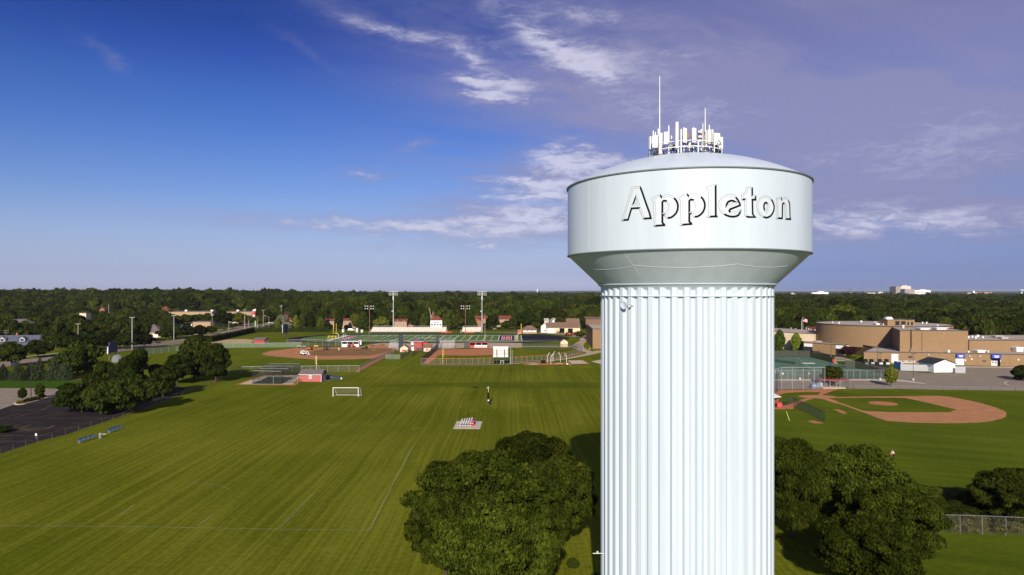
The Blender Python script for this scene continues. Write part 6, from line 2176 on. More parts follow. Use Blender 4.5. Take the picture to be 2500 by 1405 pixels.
# skid steer loader and the grounds crew machines
def skid_steer():
 x, y = G(744, 867.5)
 t = T('skid_steer_loader', 'white skid steer loader working on the dug up infield', 'loader', (x, y, 0), R_(-14))
 P('body', MB().add([(-1.7, -0.8, 0.45), (0.9, -0.8, 0.45), (0.9, -0.8, 1.0), (-0.2, -0.8, 1.15), (-1.7, -0.8, 1.35), (-1.7, 0.8, 0.45), (0.9, 0.8, 0.45), (0.9, 0.8, 1.0), (-0.2, 0.8, 1.15), (-1.7, 0.8, 1.35)],
     [(0, 1, 2, 3, 4), (9, 8, 7, 6, 5), (0, 5, 6, 1), (1, 6, 7, 2), (2, 7, 8, 3), (3, 8, 9, 4), (4, 9, 5, 0)]), M['white'], t)
 P('cab', MB().box(-0.35, 0, 1.15, 1.25, 1.3, 0.95, 0, 0.92), M['glass'], t)
 P('cab_roof', MB().box(-0.4, 0, 2.08, 1.5, 1.45, 0.14), M['white'], t)
 for s in (-1, 1):
  P('lift_arm', MB().tube([(-1.6, s * 0.95, 1.0), (-1.5, s * 0.95, 1.95), (0.9, s * 0.95, 1.75), (1.7, s * 0.9, 0.75)], 0.14, 6), M['white'], t)
  for e in (-1.1, 0.45):
   P('wheel', MB().bar((e, s * 0.75, 0.42), (e, s * 1.02, 0.42), 0.42, None, 12), M['rubber'], t)
 P('bucket', MB().add([(1.55, -1.0, 0.85), (1.75, -1.0, 0.3), (2.5, -1.0, 0.25), (1.55, 1.0, 0.85), (1.75, 1.0, 0.3), (2.5, 1.0, 0.25)], [(0, 1, 4, 3), (1, 2, 5, 4), (0, 1, 2), (3, 5, 4)]), M['alu'], t)


skid_steer()


def tractor(name, label, px, py, paint, rz, s=1.0, cab=False, cat='tractor'):
 x, y = G(px, py)
 t = T(name, label, cat, (x, y, 0), rz)
 t.scale = (s, s, s)
 P('body', MB().box(0.55, 0, 0.55, 1.5, 0.7, 0.65, 0, 0.9), M[paint], t)
 P('seat_deck', MB().box(-0.6, 0, 0.5, 1.0, 0.9, 0.35), M['dark_metal'], t)
 P('seat', MB().box(-0.65, 0, 0.85, 0.5, 0.5, 0.15).box(-0.88, 0, 1.0, 0.1, 0.5, 0.45), M['rubber'], t)
 P('roll_bar', MB().tube([(-0.95, -0.4, 0.8), (-0.95, -0.4, 2.0), (-0.95, 0.4, 2.0), (-0.95, 0.4, 0.8)], 0.05, 5), M['dark_metal'], t)
 P('steering_wheel', MB().bar((-0.1, 0, 1.2), (-0.14, 0, 1.26), 0.2, None, 10), M['rubber'], t)
 for e, r, w in ((-0.65, 0.55, 0.35), (0.95, 0.36, 0.25)):
  for k in (-1, 1):
   wh = P('wheel', MB().bar((e, k * 0.45, r), (e, k * (0.45 + w), r), r, None, 12), M['rubber'], t)
   P('rim', MB().bar((e, k * (0.45 + w * 0.9), r), (e, k * (0.46 + w), r), r * 0.5, None, 8), M[paint], wh)
 if cab:
  P('canopy', MB().box(-0.5, 0, 2.0, 1.4, 1.1, 0.1), M[paint], t)
 return t


tractor('tractor', 'red tractor at the back of the dug up infield', 757, 855.3, 'orange', R_(170), 1.0)
tractor('mower', 'dark ride on mower in the middle of the dug up infield', 794.5, 855, 'dark_metal', R_(-80), 1.15, True, 'mower')
tractor('tractor', 'long red tractor in front of the white fronted dugout', 856, 848.8, 'red', R_(10), 1.5)
tractor('tractor', 'green and yellow utility tractor right of the white fronted dugout', 890, 852, 'green_paint', R_(175), 1.15)
tractor('tractor', 'orange tractor parked outside the maintenance garage', 1387, 820.5, 'orange', R_(-60), 1.7)
tractor('tractor', 'orange tractor beside the round bush by the garage', 1400, 818.5, 'orange', R_(15), 1.6)
x, y = XD(1361, 487), 486.2
o = tractor('tractor', 'orange tractor standing in the open garage doorway', 1361, 814, 'orange', R_(-80), 1.6)
o.location = (x, y, 0)
for px, py, lab in ((730, 849, 'grey flat trailer left of the red tractor'), (742, 849.5, 'grey flat trailer nearer the red tractor')):
 x, y = G(px, py)
 t = T('trailer', lab, 'trailer', (x, y, 0), R_(5), 'grey trailers on the infield edge')
 P('deck', MB().box(0, 0, 0.5, 2.1, 1.2, 0.12), M['alu'], t)
 P('side_rail', MB().tube([(-1, -0.6, 0.6), (-1, -0.6, 0.95), (1, -0.6, 0.95), (1, -0.6, 0.6)], 0.04, 5).tube([(-1, 0.6, 0.6), (-1, 0.6, 0.95), (1, 0.6, 0.95), (1, 0.6, 0.6)], 0.04, 5), M['grey_metal'], t)
 for s in (-1, 1):
  P('wheel', MB().bar((0, s * 0.6, 0.3), (0, s * 0.8, 0.3), 0.3, None, 10), M['rubber'], t)
for px, py, lab, m in ((769.5, 849, 'yellow rounded spreader hopper on the left at the infield edge', 'yellow'), (775, 849.2, 'yellow rounded spreader hopper on the right at the infield edge', 'yellow'), (802.5, 850, 'blue roller drum beside the dark mower', 'royal')):
 x, y = G(px, py)
 t = T('spreader', lab, 'spreader', (x, y, 0), 0, 'small grounds machines')
 P('hopper', MB().lathe([(0.001, 0.35), (0.35, 0.4), (0.62, 0.8), (0.55, 1.1), (0.001, 1.2)], 12), M[m], t, smooth=True)
 for s in (-1, 1):
  P('wheel', MB().bar((s * 0.4, 0, 0.25), (s * 0.55, 0, 0.25), 0.25, None, 10), M['rubber'], t)
 P('handle', MB().tube([(0, 0.3, 0.6), (0, 0.9, 1.1)], 0.04), M['dark_metal'], t)


def heap(px, py, w, h, lab):
 x, y = G(px, py)
 mb = MB()
 r = random.Random(int(px))
 prof = [(1.0, 0.0), (0.75, 0.35), (0.45, 0.75), (0.15, 0.97), (0.001, 1.0)]
 n = 14
 vs, fs = [], []
 for i, (rr_, z) in enumerate(prof):
  for k in range(n):
   a = 2 * math.pi * k / n
   j = 1 + r.uniform(-0.14, 0.14)
   vs.append((rr_ * w / 2 * j * math.cos(a), rr_ * w / 2 * j * math.sin(a), max(0, z * h * (1 + r.uniform(-0.1, 0.1)))))
 for i in range(len(prof) - 1):
  for k in range(n):
   fs.append((i * n + k, i * n + (k + 1) % n, (i + 1) * n + (k + 1) % n, (i + 1) * n + k))
 mb.add(vs, fs)
 S('soil_heap', mb, M['loam'], lab, 'soil heap', (x, y, 0.02), 0, 'soil heaps')


heap(709, 862, 2.6, 0.7, 'small soil heap left of the white loader')
heap(904, 846, 4.5, 1.2, 'brown soil heap left of the brown floodlight pole')
heap(914, 856, 2.6, 0.6, 'low soil heap nearest the right end of the dug up infield')
heap(932, 843, 3.6, 0.9, 'soil heap on the gravel by the bleachers')

# ------------------------------------------------------------------ lawn objects
# concrete pad with a row of practice dummies
x, y = G(1142, 1039)
pad = [G(*q) for q in ((1106.7, 1047.8), (1171.9, 1048.2), (1177.4, 1030), (1115.4, 1029))]
t = T('concrete_pad', 'pale concrete pad on the lawn under the practice sled', 'concrete pad', (0, 0, 0))
P('slab', MB().prism(pad, 0.0, 0.07), M['concrete'], t)


def sled():
 x, y = G(1136, 1040)
 t = T('blocking_sled', 'practice blocking sled with five grey tilted dummies on the pad', 'blocking sled', (x, y, 0.07))
 P('skid_frame', MB().box(0, -0.25, 0.02, 2.5, 0.12, 0.12).box(0, 0.55, 0.02, 2.5, 0.12, 0.12), M['dark_metal'], t)
 for k in range(5):
  u = -1.05 + k * 0.55
  fr = P('stand', MB().bar((u, -0.45, 0.05), (u, 0.85, 0.05), 0.06).bar((u, 0.6, 0.05), (u + 0.05, 0.0, 0.55), 0.05), M['dark_metal'], t)
  P('dummy', MB().bar((u, -0.2, 0.35), (u + 0.38, 0.55, 1.35 + 0.08 * k), 0.16, 0.13, 8), M['grey_wall'], t)
  P('foot_plate', MB().box(u - 0.05, -0.5, 0.1, 0.35, 0.2, 0.12), M['white'], t)


sled()
x, y = G(1153.5, 1040.5)
t = T('tackle_drum', 'bright red tackling drum at the right end of the practice sled', 'tackling drum', (x, y, 0.07))
P('drum', MB().lathe([(0.28, 0.0), (0.33, 0.1), (0.34, 0.9), (0.28, 1.1), (0.12, 1.16), (0.001, 1.17)], 14), M['bright_red'], t, smooth=True)
P('strap', MB().lathe([(0.345, 0.5), (0.35, 0.5), (0.35, 0.56), (0.345, 0.56)], 14), M['white'], t)
x, y = G(1157.5, 1036.5)
S('tackle_drum', MB().lathe([(0.22, 0.0), (0.26, 0.1), (0.26, 0.8), (0.2, 0.95), (0.001, 1.0)], 12), M['royal'], 'blue tackling drum half hidden behind the red one', 'tackling drum', (x, y, 0.07), smooth=True)

# padded post with a bent arm
x, y = G(1192.5, 987.5)
t = T('padded_post', 'tall black padded post with a white bent top standing on the lawn', 'padded post', (x, y, 0))
P('pole', MB().bar((0.12, 0.1, 0), (0.12, 0.1, 4.1), 0.07), M['grey_metal'], t)
P('padding', MB().bar((-0.05, 0, 1.25), (-0.05, 0, 4.0), 0.27, 0.27, 10), M['rubber'], t)
P('bent_arm', MB().tube([(0.1, 0.05, 4.1), (0.0, 0, 4.65), (-0.42, 0, 4.15)], 0.06), M['white'], t)
P('yellow_strip', MB().box(-0.02, -0.28, 3.2, 0.14, 0.03, 0.85), M['yellow'], t)
P('weight_base', MB().lathe([(0.001, 0.0), (0.45, 0.0), (0.5, 0.3), (0.35, 0.55), (0.001, 0.6)], 12, 0.22, 0.2), M['rubber'], t, smooth=True)
P('foot', MB().box(0, -0.15, 0, 0.42, 0.5, 0.95), M['dark_metal'], t)
P('reel', MB().bar((0.0, -0.32, 1.1), (0.0, -0.2, 1.1), 0.2, None, 10), M['white'], t)


def bench(label, pa, pb):
 a, b = Vector(G(*pa)), Vector(G(*pb))
 d = b - a
 L_ = d.length
 t = T('park_bench', label, 'bench', (a.x, a.y, 0), math.atan2(d.y, d.x), 'blue team benches')
 for k in range(2):
  P('seat_plank', MB().box(L_ / 2, 0.0 + k * 0.21, 0.45, L_, 0.19, 0.05), M['blue'], t)
 P('backrest', MB().box(L_ / 2, 0.40, 0.66, L_, 0.05, 0.24), M['blue'], t)
 for k in range(4):
  u = 0.25 + (L_ - 0.5) * k / 3
  P('leg', MB().bar((u, -0.05, 0), (u, 0.1, 0.45), 0.035).bar((u, 0.45, 0), (u, 0.1, 0.45), 0.035).bar((u, 0.3, 0.45), (u, 0.42, 0.88), 0.03), M['grey_metal'], t)
 return t


bench('nearer blue team bench at the left edge of the lawn', (193, 1084), (233, 1071))
bench('further blue team bench behind the grey litter bin', (266, 1059), (299, 1047.5))
x, y = G(245, 1070.5)
t = T('litter_bin', 'grey litter bin between the two blue benches', 'litter bin', (x, y, 0))
P('barrel', MB().lathe([(0.001, 0.0), (0.27, 0.0), (0.30, 0.45), (0.29, 0.5), (0.30, 0.55), (0.28, 0.9), (0.001, 0.9)], 14), M['cargrey'], t, smooth=True)
P('lid', MB().lathe([(0.30, 0.88), (0.31, 0.95), (0.2, 1.08), (0.001, 1.1)], 14), M['grey_metal'], t, smooth=True)
x, y = G(254, 1061)
S('ground_plank', MB().box(0, 0, 0, 0.9, 0.16, 0.12), M['concrete'], 'short pale plank on the grass right of the litter bin', 'plank', (x, y, 0), R_(15))
x, y = G(88, 1073)
t = T('parking_sign', 'small white sign on a post at the edge of the dark car park', 'sign', (x, y, 0))
P('plate', MB().box(0, 0, 0.7, 0.36, 0.04, 0.5), M['white'], t)
P('post', MB().bar((0, 0.04, 0), (0, 0.04, 1.15), 0.03), M['grey_metal'], t)

# kerbed planting island with lamp post
ik = [G(*q) for q in ((33, 986.5), (36, 989), (45, 989.6), (60, 988), (90, 980), (118, 971.5), (112, 969.5), (85, 971), (52, 978), (36, 983))]
c0 = Vector((sum(p[0] for p in ik) / len(ik), sum(p[1] for p in ik) / len(ik)))
t = T('planting_island', 'kerbed planting island between the old and the new car park', 'planting island', (c0.x, c0.y, 0))
outer = [Vector(p) - c0 for p in ik]
inner = [p * 0.86 for p in outer]
n = len(outer)
for k in range(n):
 a, b, c, d = outer[k], outer[(k + 1) % n], inner[(k + 1) % n], inner[k]
 P('kerb', MB().add([(a.x, a.y, 0.02), (b.x, b.y, 0.02), (b.x, b.y, 0.16), (a.x, a.y, 0.16), (d.x, d.y, 0.16), (c.x, c.y, 0.16), (d.x, d.y, 0.02), (c.x, c.y, 0.02)], [(0, 1, 2, 3), (3, 2, 5, 4), (4, 5, 7, 6)]), M['concrete'], t)
P('mulch', MB().poly([(p.x, p.y) for p in inner], 0.13), M['mulch'], t)
x, y = G(76, 977)
t = T('lamp_post', 'dark car park lamp post on the planting island', 'lamp post', (x, y, 0.13))
P('pole', MB().bar((0, 0, 0), (0, 0, 9.6), 0.10, 0.08), M['dark_metal'], t)
P('lamp_head', MB().box(0.1, 0, 9.55, 0.9, 0.35, 0.18), M['dark_metal'], t)
P('base', MB().bar((0, 0, 0), (0, 0, 0.5), 0.25, None, 10), M['concrete'], t)

# tall narrow board left of the outfield fence and the grey cover behind the tree
x, y = G(274.5, 880)
t = T('scoreboard', 'tall narrow blue scoreboard seen edge on at the left outfield', 'scoreboard', (x, y, 0))
P('board', MB().box(0, 0, 3.4, 0.7, 6.5, 3.2), M['navy_paint'], t)
P('side_panel', MB().box(-0.1, -3.28, 3.0, 0.36, 0.08, 3.0), M['white'], t)
P('top_panel', MB().box(0.2, 0, 6.62, 0.6, 5.5, 1.5), M['navy_paint'], t)
for k in (-2.2, 2.2):
 P('post', MB().box(0, k, 0, 0.35, 0.35, 3.4), M['wood'], t)
x, y = G(287, 884)
S('dome_cover', MB().lathe([(2.3, 0.0), (2.25, 1.4), (1.7, 2.5), (0.8, 3.05), (0.001, 3.15)], 18), M['tarp'], 'grey dome shaped cover beside the narrow scoreboard', 'dome cover', (x, y, 0), smooth=True)

# ------------------------------------------------------------------ left neighbourhood
def hb(name, label, px, d, wpx, ytop, yeave, ybase, roof, wall, kind='gable', along='x', rz=0.0, depth=10, wins=(), cat='house', over=0.4):
 x = XD(px, d)
 z0 = zt(x, d)
 w = wpx / F * d
 hw = max(2.4, ZD(yeave, d) - z0)
 zr = max(hw + 0.4, ZD(ytop, d) - z0)
 return building(name, label, cat, x, d, w, depth, hw, zr, rz, wall, roof, kind, along, wins, z0, over=over)


def dormers(t):
 for u in (-5.2, 4.4):
  do = P('dormer', MB().house_walls(2.6, 2.6, 1.5, 2.4, 'y'), M['grey_wall'], t)
  do.location = (u, -2.9, 4.2)
  P('roof', MB().gable(2.6, 2.6, 1.5, 2.45, 0.2, 0.1, 'y'), M['shingle_blue'], do)
  P('window', MB().box(0, -1.34, 0.35, 1.5, 0.08, 0.95), M['glass'], do)


t = hb('house', 'wide house with slate blue roof and two dormers at the left edge', 44, 352, 104, 819.5, 843, 858, 'shingle_blue', 'cream', 'gable', 'x', R_(6), 9, [('f', -6, 0.6, 1.4, 1.4), ('f', 0, 0.6, 1.4, 1.4), ('f', 6, 0.6, 1.4, 1.4)])
dormers(t)
P('chimney', MB().box(-0.5, 0.2, 5.8, 0.8, 0.8, 2.6), M['brick_red'], t)
hb('house', 'house with a dark grey roof behind the blue spruces on the left', 48, 452, 72, 779.5, 793, 806, 'shingle', 'cream', 'hip', 'x', 0, 11)
hb('office_block', 'cream flat topped block rising from the trees on the left', 208, 520, 15, 764, 764, 800, 'roof', 'cream', 'flat', 'x', 0.1, 7, [('f', 0, 4.0, 2.4, 1.2), ('f', 0, 1.2, 2.4, 1.2)], 'building')
hb('house', 'house with a small brown gable above the trees left of centre', 254, 610, 11, 750, 756, 775, 'shingle_brown', 'brick_red', 'gable', 'y', 0.2, 9)
hb('house', 'low house with a wide grey hip roof behind the road trees', 375, 445, 50, 793, 810, 822, 'shingle', 'brick_pale', 'hip', 'x', R_(6), 12, [('f', -3, 0.6, 2.2, 1.4), ('f', 3.2, 0.2, 3.4, 2.0, 'garage_door', 'white')])
hb('house', 'house with a red brown hip roof deep among the trees', 405, 742, 24, 748, 757, 765, 'shingle_red', 'brick_red', 'hip', 'x', 0, 10)
hb('house', 'small grey roofed house right of the wide hip roofed one', 437, 520, 16, 793.5, 800, 812, 'shingle', 'cream', 'gable', 'x', 0.1, 8)
hb('house', 'low house with an orange brown roof behind the road at the left', 150, 372, 30, 824, 833, 846, 'orange_clay', 'cream', 'hip', 'x', 0, 8)
hb('house', 'orange roofed house under the utility pole at the left', 226, 395, 26, 815, 824, 838, 'orange_clay', 'brick_pale', 'hip', 'x', 0.2, 9)
hb('shop', 'long flat roofed tan shop building at the far junction', 474, 655, 104, 759.5, 761, 775, 'roof', 'tanwall', 'flat', 'x', 0.02, 16, [('f', -16, 1.2, 6, 2.0), ('f', 0, 1.2, 6, 2.0), ('f', 14, 1.2, 6, 2.0)], 'shop')
hb('shop', 'long flat roofed brown shop behind the tall utility pole', 588, 660, 62, 759.5, 761, 776, 'roof', 'brick_pale', 'flat', 'x', 0.02, 14, [('f', -8, 1.0, 5, 2.0), ('f', 4, 1.0, 5, 2.0)], 'shop')
hb('filling_station', 'low tan filling station with a flat white topped roof', 498, 540, 42, 784, 785.5, 799, 'roof', 'tanwall', 'flat', 'x', 0.05, 9, [('f', -3.6, 0.1, 2.4, 2.4, 'doorway', 'black', 'tanwall'), ('f', 1.0, 0.1, 3.6, 2.4, 'doorway', 'black', 'tanwall'), ('f', 5.0, 0.1, 2.2, 2.4, 'doorway', 'black', 'tanwall')], 'shop')
for k, (px, d, ytop, lab) in enumerate(((455, 655, 756, 'white roof unit left on the tan shop'), (518, 655, 756, 'white roof unit right on the tan shop'), (581, 660, 756, 'white roof unit on the brown shop'))):
 x = XD(px, d)
 S('roof_unit', MB().box(0, 0, 0, 2.2, 2.2, 1.6).box(0, 0, 1.6, 1.2, 1.2, 0.3), M['white'], lab, 'roof unit', (x, d, ZD(761.5, d)), 0, 'roof units on the shops')

# red sign pylon
x, y = XD(618, 640), 640
t = T('sign_pylon', 'tall shop sign pylon with a red panel and white curved top', 'sign', (x, y, zt(x, y)))
P('pylon', MB().box(-0.9, 0, 0, 1.2, 0.8, ZD(760, y)), M['brick_pale'], t)
P('sign_panel', MB().box(0.9, -0.1, ZD(769, y), 2.2, 0.6, 4.0), M['bright_red'], t)
P('white_top', MB().prism([(-0.2, -0.5), (2.6, -0.5), (2.6, 0.5), (-0.2, 0.5)], ZD(759.8, y), [ZD(757, y), ZD(754.5, y), ZD(754.5, y), ZD(757, y)], True, True), M['white'], t)
P('lower_panel', MB().box(0.9, -0.1, ZD(773, y), 1.8, 0.5, 1.4), M['white'], t)
x, y = XD(623.5, 560), 560
S('banner_sign', MB().box(0, 0, 1.0, 1.0, 0.1, 4.6).box(0, 0.08, 0, 0.15, 0.1, 5.4), mat('pale_green_sign', (0.22, 0.50, 0.16), 0.6), 'narrow pale green sign panel below the red pylon', 'sign', (x, y, 0))
x, y = XD(467.5, 520), 520
S('banner_sign', MB().box(0, 0, 2.0, 0.6, 0.1, 3.0).box(0.5, 0.08, 0, 0.12, 0.1, 6.0), M['white'], 'small white and red upright banner left of the filling station', 'sign', (x, y, 0))


def utility_pole(px, d, ytop, label, m='wood', arms=1, r=0.16):
 x = XD(px, d)
 z0 = zt(x, d)
 h = ZD(ytop, d) - z0
 t = T('utility_pole', label, 'utility pole', (x, d, z0), 0, 'utility poles on the left')
 P('pole', MB().bar((0, 0, 0), (0, 0, h), r, r * 0.75, 6), M[m], t)
 for k in range(arms):
  P('crossarm', MB().box(0, 0, h - 0.4 - k * 1.1, 2.6, 0.14, 0.16), M[m], t)
  ins = MB()
  for u in (-1.2, -0.6, 0.6, 1.2):
   ins.box(u, 0, h - 0.22 - k * 1.1, 0.12, 0.12, 0.22)
  P('insulator', ins, M['alu'], t)
 return t


utility_pole(14.5, 342, 806.5, 'brown utility pole with two crossarms over the slate roof', 'wood', 2)
utility_pole(190.5, 343, 790, 'grey utility pole with one crossarm above the street trees', 'palewood', 1, 0.2)
utility_pole(322.5, 349, 774.5, 'pale blue grey utility pole with transformer behind the road trees', 'grey_metal', 1, 0.26)
utility_pole(424.5, 418, 770, 'pale grey utility pole behind the dark junction trees', 'grey_metal', 1, 0.24)
utility_pole(597.5, 535, 755.5, 'tall tan utility pole at the far junction', 'palewood', 1, 0.26)
utility_pole(642.7, 560, 757, 'tan utility pole left of the silver tree', 'palewood', 1, 0.24)
utility_pole(686.5, 600, 745.5, 'tall pale utility pole rising behind the silver tree', 'palewood', 2, 0.22)
utility_pole(265.5, 560, 742, 'thin bare pole above the middle left trees', 'palewood', 0, 0.2)
utility_pole(607.5, 530, 781, 'short bare tan pole right of the tall junction pole', 'palewood', 0, 0.22)


def street_lamp(px, d, ytop, s, label):
 x = XD(px, d)
 h = ZD(ytop, d)
 t = T('street_lamp', label, 'street lamp', (x, d, 0), 0, 'street lamps at the junction')
 P('pole', MB().bar((0, 0, 0), (0, 0, h - 1.2), 0.16, 0.11), M['palewood'], t)
 P('arm', MB().tube([(0, 0, h - 1.2), (s * 0.5, 0, h - 0.6), (s * 3.0, 0, h)], 0.09), M['palewood'], t)
 P('lamp', MB().box(s * 3.2, 0, h - 0.1, 0.9, 0.4, 0.2), M['white'], t)


street_lamp(628.3, 495, 774, -1, 'curved street lamp at the end of the long hedge')
street_lamp(656.5, 545, 771.5, -1, 'curved street lamp left of the silver tree')
x = XD(518, 530)
t = T('street_lamp', 'double headed lamp post beside the filling station', 'street lamp', (x, 530, 0))
P('pole', MB().bar((0, 0, 0), (0, 0, ZD(770, 530)), 0.15), M['palewood'], t)
for s in (-1, 1):
 P('lamp', MB().box(s * 0.6, 0, ZD(770.5, 530), 0.7, 0.5, 0.7), M['lampglass'], t)
x0 = XD(558.5, 505)
t = T('traffic_signal', 'traffic signal mast with a long arm across the junction', 'traffic signal', (x0, 505, 0))
P('mast', MB().bar((0, 0, 0), (0, 0, ZD(786, 505)), 0.13), M['grey_metal'], t)
P('arm', MB().bar((0, 0, ZD(788, 505)), (7.4, 0, ZD(788, 505)), 0.09), M['grey_metal'], t)
P('sign_plate', MB().box(4.4, -0.1, ZD(788.5, 505), 2.2, 0.08, 0.5), M['white'], t)
for u in (3.0, 6.6):
 P('signal_head', MB().box(u, -0.15, ZD(790.5, 505), 0.4, 0.3, 0.9), M['yellow'], t)

# row houses behind the stadium
for px, d, wpx, yt, ye, wall, rz, lab, nw in ((808, 548, 22, 778.5, 783, 'brick_pale', 0, 'end of a two storey row house behind the left goalpost', 2), (857, 552, 38, 777.8, 782.5, 'brick_pale', 0, 'two storey row house with red brown roof left of the bleachers', 3),
           (980, 560, 30, 779, 784, 'brick_pale', 0, 'row house with red brown roof behind the long bleachers', 2), (1008, 566, 18, 785, 790, 'brick_red', 0, 'row house end left of the press box', 1),
           (1230, 575, 34, 771.5, 779, 'brick_pale', 0, 'two storey row house right of the tall floodlight tower', 3), (1100, 545, 26, 794, 799, 'brick_red', 0, 'low brick house right of the press box under the trees', 2)):
 w = wpx / F * d
 ww = [('f', -w / 2 + w * (k + 0.5) / nw + 0.3, 4.6, 1.1, 1.1) for k in range(nw)] + [('f', -w / 2 + w * (k + 0.5) / nw, 1.0, 1.0, 1.5) for k in range(nw)]
 hb('row_house', lab, px, d, wpx, yt, ye, 803, 'shingle_red', wall, 'gable', 'x', rz, 9, ww)
hb('row_house', 'red brick gable end of a row house behind the short bleachers', 1169, 542, 19, 778.5, 784, 803, 'shingle_red', 'brick_red', 'gable', 'y', 0, 14, [('f', 0, 4.6, 1.0, 1.2)])
hb('row_house', 'row house with a long red brown roof behind the short bleachers', 1180, 575, 48, 771.5, 778, 803, 'shingle_red', 'brick_pale', 'gable', 'x', 0, 9)
hb('house', 'house with a bright red brown roof in the trees above the bleachers', 916, 640, 16, 760.5, 768, 785, 'shingle_red', 'brick_red', 'hip', 'x', 0, 10)
hb('house', 'house with an orange brown roof behind the press box', 1066, 600, 26, 761.5, 772, 795, 'shingle_red', 'brick_red', 'hip', 'x', 0, 10)
hb('house', 'white house half hidden in the trees behind the garage', 1352, 570, 14, 777, 783, 800, 'roof', 'white', 'gable', 'y', 0.2, 8, [('f', 0, 2.2, 1.2, 1.2)])
hb('house', 'small white house furthest left behind the garage', 1334, 578, 10, 778, 784, 800, 'roof', 'white', 'gable', 'x', 0, 8)
hb('house', 'dark brown house beside the silver tree', 706, 560, 18, 762, 767, 800, 'shingle_dark', 'shingle_red', 'gable', 'x', 0.1, 9)
hb('house', 'pale brick house corner below the silver tree', 712, 535, 15, 780, 787, 805, 'shingle_red', 'brick_pale', 'gable', 'y', 0.1, 9)

# ------------------------------------------------------------------ far city
def tower_block(label, px0, px1, yt, d, m, depth=30, name='city_block', bands=0, cat='building'):
 x0, x1 = XD(px0, d), XD(px1, d)
 h = ZD(yt, d)
 w = x1 - x0
 t = T(name, label, cat, ((x0 + x1) / 2, d, 0), 0, None)
 P('wall', MB().prism([(-w / 2, 0), (w / 2, 0), (w / 2, depth), (-w / 2, depth)], 0, h, top=False), M[m], t)
 P('roof', MB().poly([(-w / 2, 0), (w / 2, 0), (w / 2, depth), (-w / 2, depth)], h - 0.5), M['roof'], t)
 for k in range(bands):
  P('window_band', MB().box(0, -0.15, 4 + h * (k + 0.5) / (bands + 0.5) * 0.93, w * 0.92, 0.3, h / bands * 0.22), M['citygrey'], t)
 return t


t = tower_block('tallest cream office block on the far skyline', 2199, 2224, 699, 3600, 'cityhaze', 60, bands=0)
P('side_wing', MB().prism([(-52, 2), (-27.5, 0), (-27.5, 60), (-52, 62)], 0, ZD(700, 3600)), M['citygrey'], t)
P('penthouse', MB().box(0, 25, ZD(699, 3600) - 0.5, 26, 30, 4.5), M['cityhaze'], t)
tower_block('grey block right of the tallest one on the skyline', 2209, 2233, 706, 3450, 'citygrey', 40, bands=5)
t = tower_block('long white block on the skyline right of the grey one', 2233, 2272, 709, 3500, 'white', 40, bands=2)
P('penthouse', MB().box(8, 20, ZD(709, 3500) - 0.5, 34, 20, 4), M['white'], t)
tower_block('slim brown tower on the skyline', 2110, 2112.5, 711, 3000, 'citydark', 10)
tower_block('pale block with two steps left of the skyline centre', 2116, 2137, 715, 2900, 'cityhaze', 25, bands=3)
tower_block('square pale block right of the stepped one on the skyline', 2144.5, 2156, 713, 2900, 'cityhaze', 25, bands=2)
t = tower_block('broad white block on the left skyline', 1993, 2022.7, 713.5, 3000, 'white', 30, bands=1)
P('penthouse', MB().box(-2, 15, ZD(713.5, 3000) - 0.5, 24, 14, 3.5), M['white'], t)
tower_block('low white wing left of the broad white block', 1982, 1993, 714.5, 3000, 'white', 30)
t = tower_block('cream block nearest the tower on the skyline', 1931, 1954, 718, 2500, 'cityhaze', 25, bands=1)
P('penthouse', MB().box(-10, 8, ZD(718, 2500) - 0.4, 8, 8, 4.5), M['cityhaze'], t)
tower_block('low pale roofs below the tallest block', 2177, 2200, 716.5, 3200, 'cityhaze', 25)
tower_block('long low pale roof right of the white block', 2272, 2336, 719.5, 3200, 'cityhaze', 30)
tower_block('low white shed roof right on the skyline', 2340, 2353, 722.5, 2700, 'white', 25)
tower_block('brown brick block at the right skyline', 2362, 2371, 714.5, 3300, 'tanwall', 25)
tower_block('long brown mill building at the right skyline', 2382, 2422, 714, 3300, 'brick_pale', 25, bands=1)
x, y = XD(2377, 3250), 3250
t = T('dome_building', 'small building with a white dome on the right skyline', 'building', (x, y, 0))
P('base_wall', MB().box(0, 0, 0, 16, 14, 20), M['white'], t)
P('dome', MB().lathe([(7, 20), (7, 23), (6, 27), (3.5, 31), (0.8, 33), (0.3, 38), (0.001, 38)], 14), M['white'], t, smooth=True)
x, y = XD(2073, 2800), 2800
t = T('church', 'church with a thin dark spire on the left skyline', 'church', (x, y, 0))
P('nave', MB().house_walls(16, 30, 14, 20, 'y'), M['cityhaze'], t)
P('tower', MB().box(0, -12, 0, 5.5, 5.5, 26), M['cityhaze'], t)
P('spire', MB().bar((0, -12, 26), (0, -12, 42), 2.6, 0.1, 8), M['dark_metal'], t)
for px, d, yt, lab in ((2494, 2600, 707, 'pale blue far water tower at the right edge of the photo'), (473.5, 2400, 709.5, 'tiny white far water tower on the left skyline')):
 x = XD(px, d)
 h = ZD(yt, d)
 z0 = zt(x, d)
 t = T('far_water_tower', lab, 'water tower', (x, d, z0))
 h -= z0
 P('column', MB().lathe([(4.5, 0), (3.2, h * 0.5), (3.2, h - 9)], 16), M['tank'], t, smooth=True)
 P('tank', MB().lathe([(3.2, h - 9), (8, h - 6), (9, h - 3.5), (7, h - 1.2), (3, h - 0.2), (0.001, h)], 20), M['tank'], t, smooth=True)
x, d = XD(1312, 2600), 2600
S('chimney_stack', MB().bar((0, 0, 0), (0, 0, ZD(705.5, d)), 2.4, 1.7, 10), M['white'], 'slim white chimney stack on the central horizon', 'chimney', (x, d, 0))
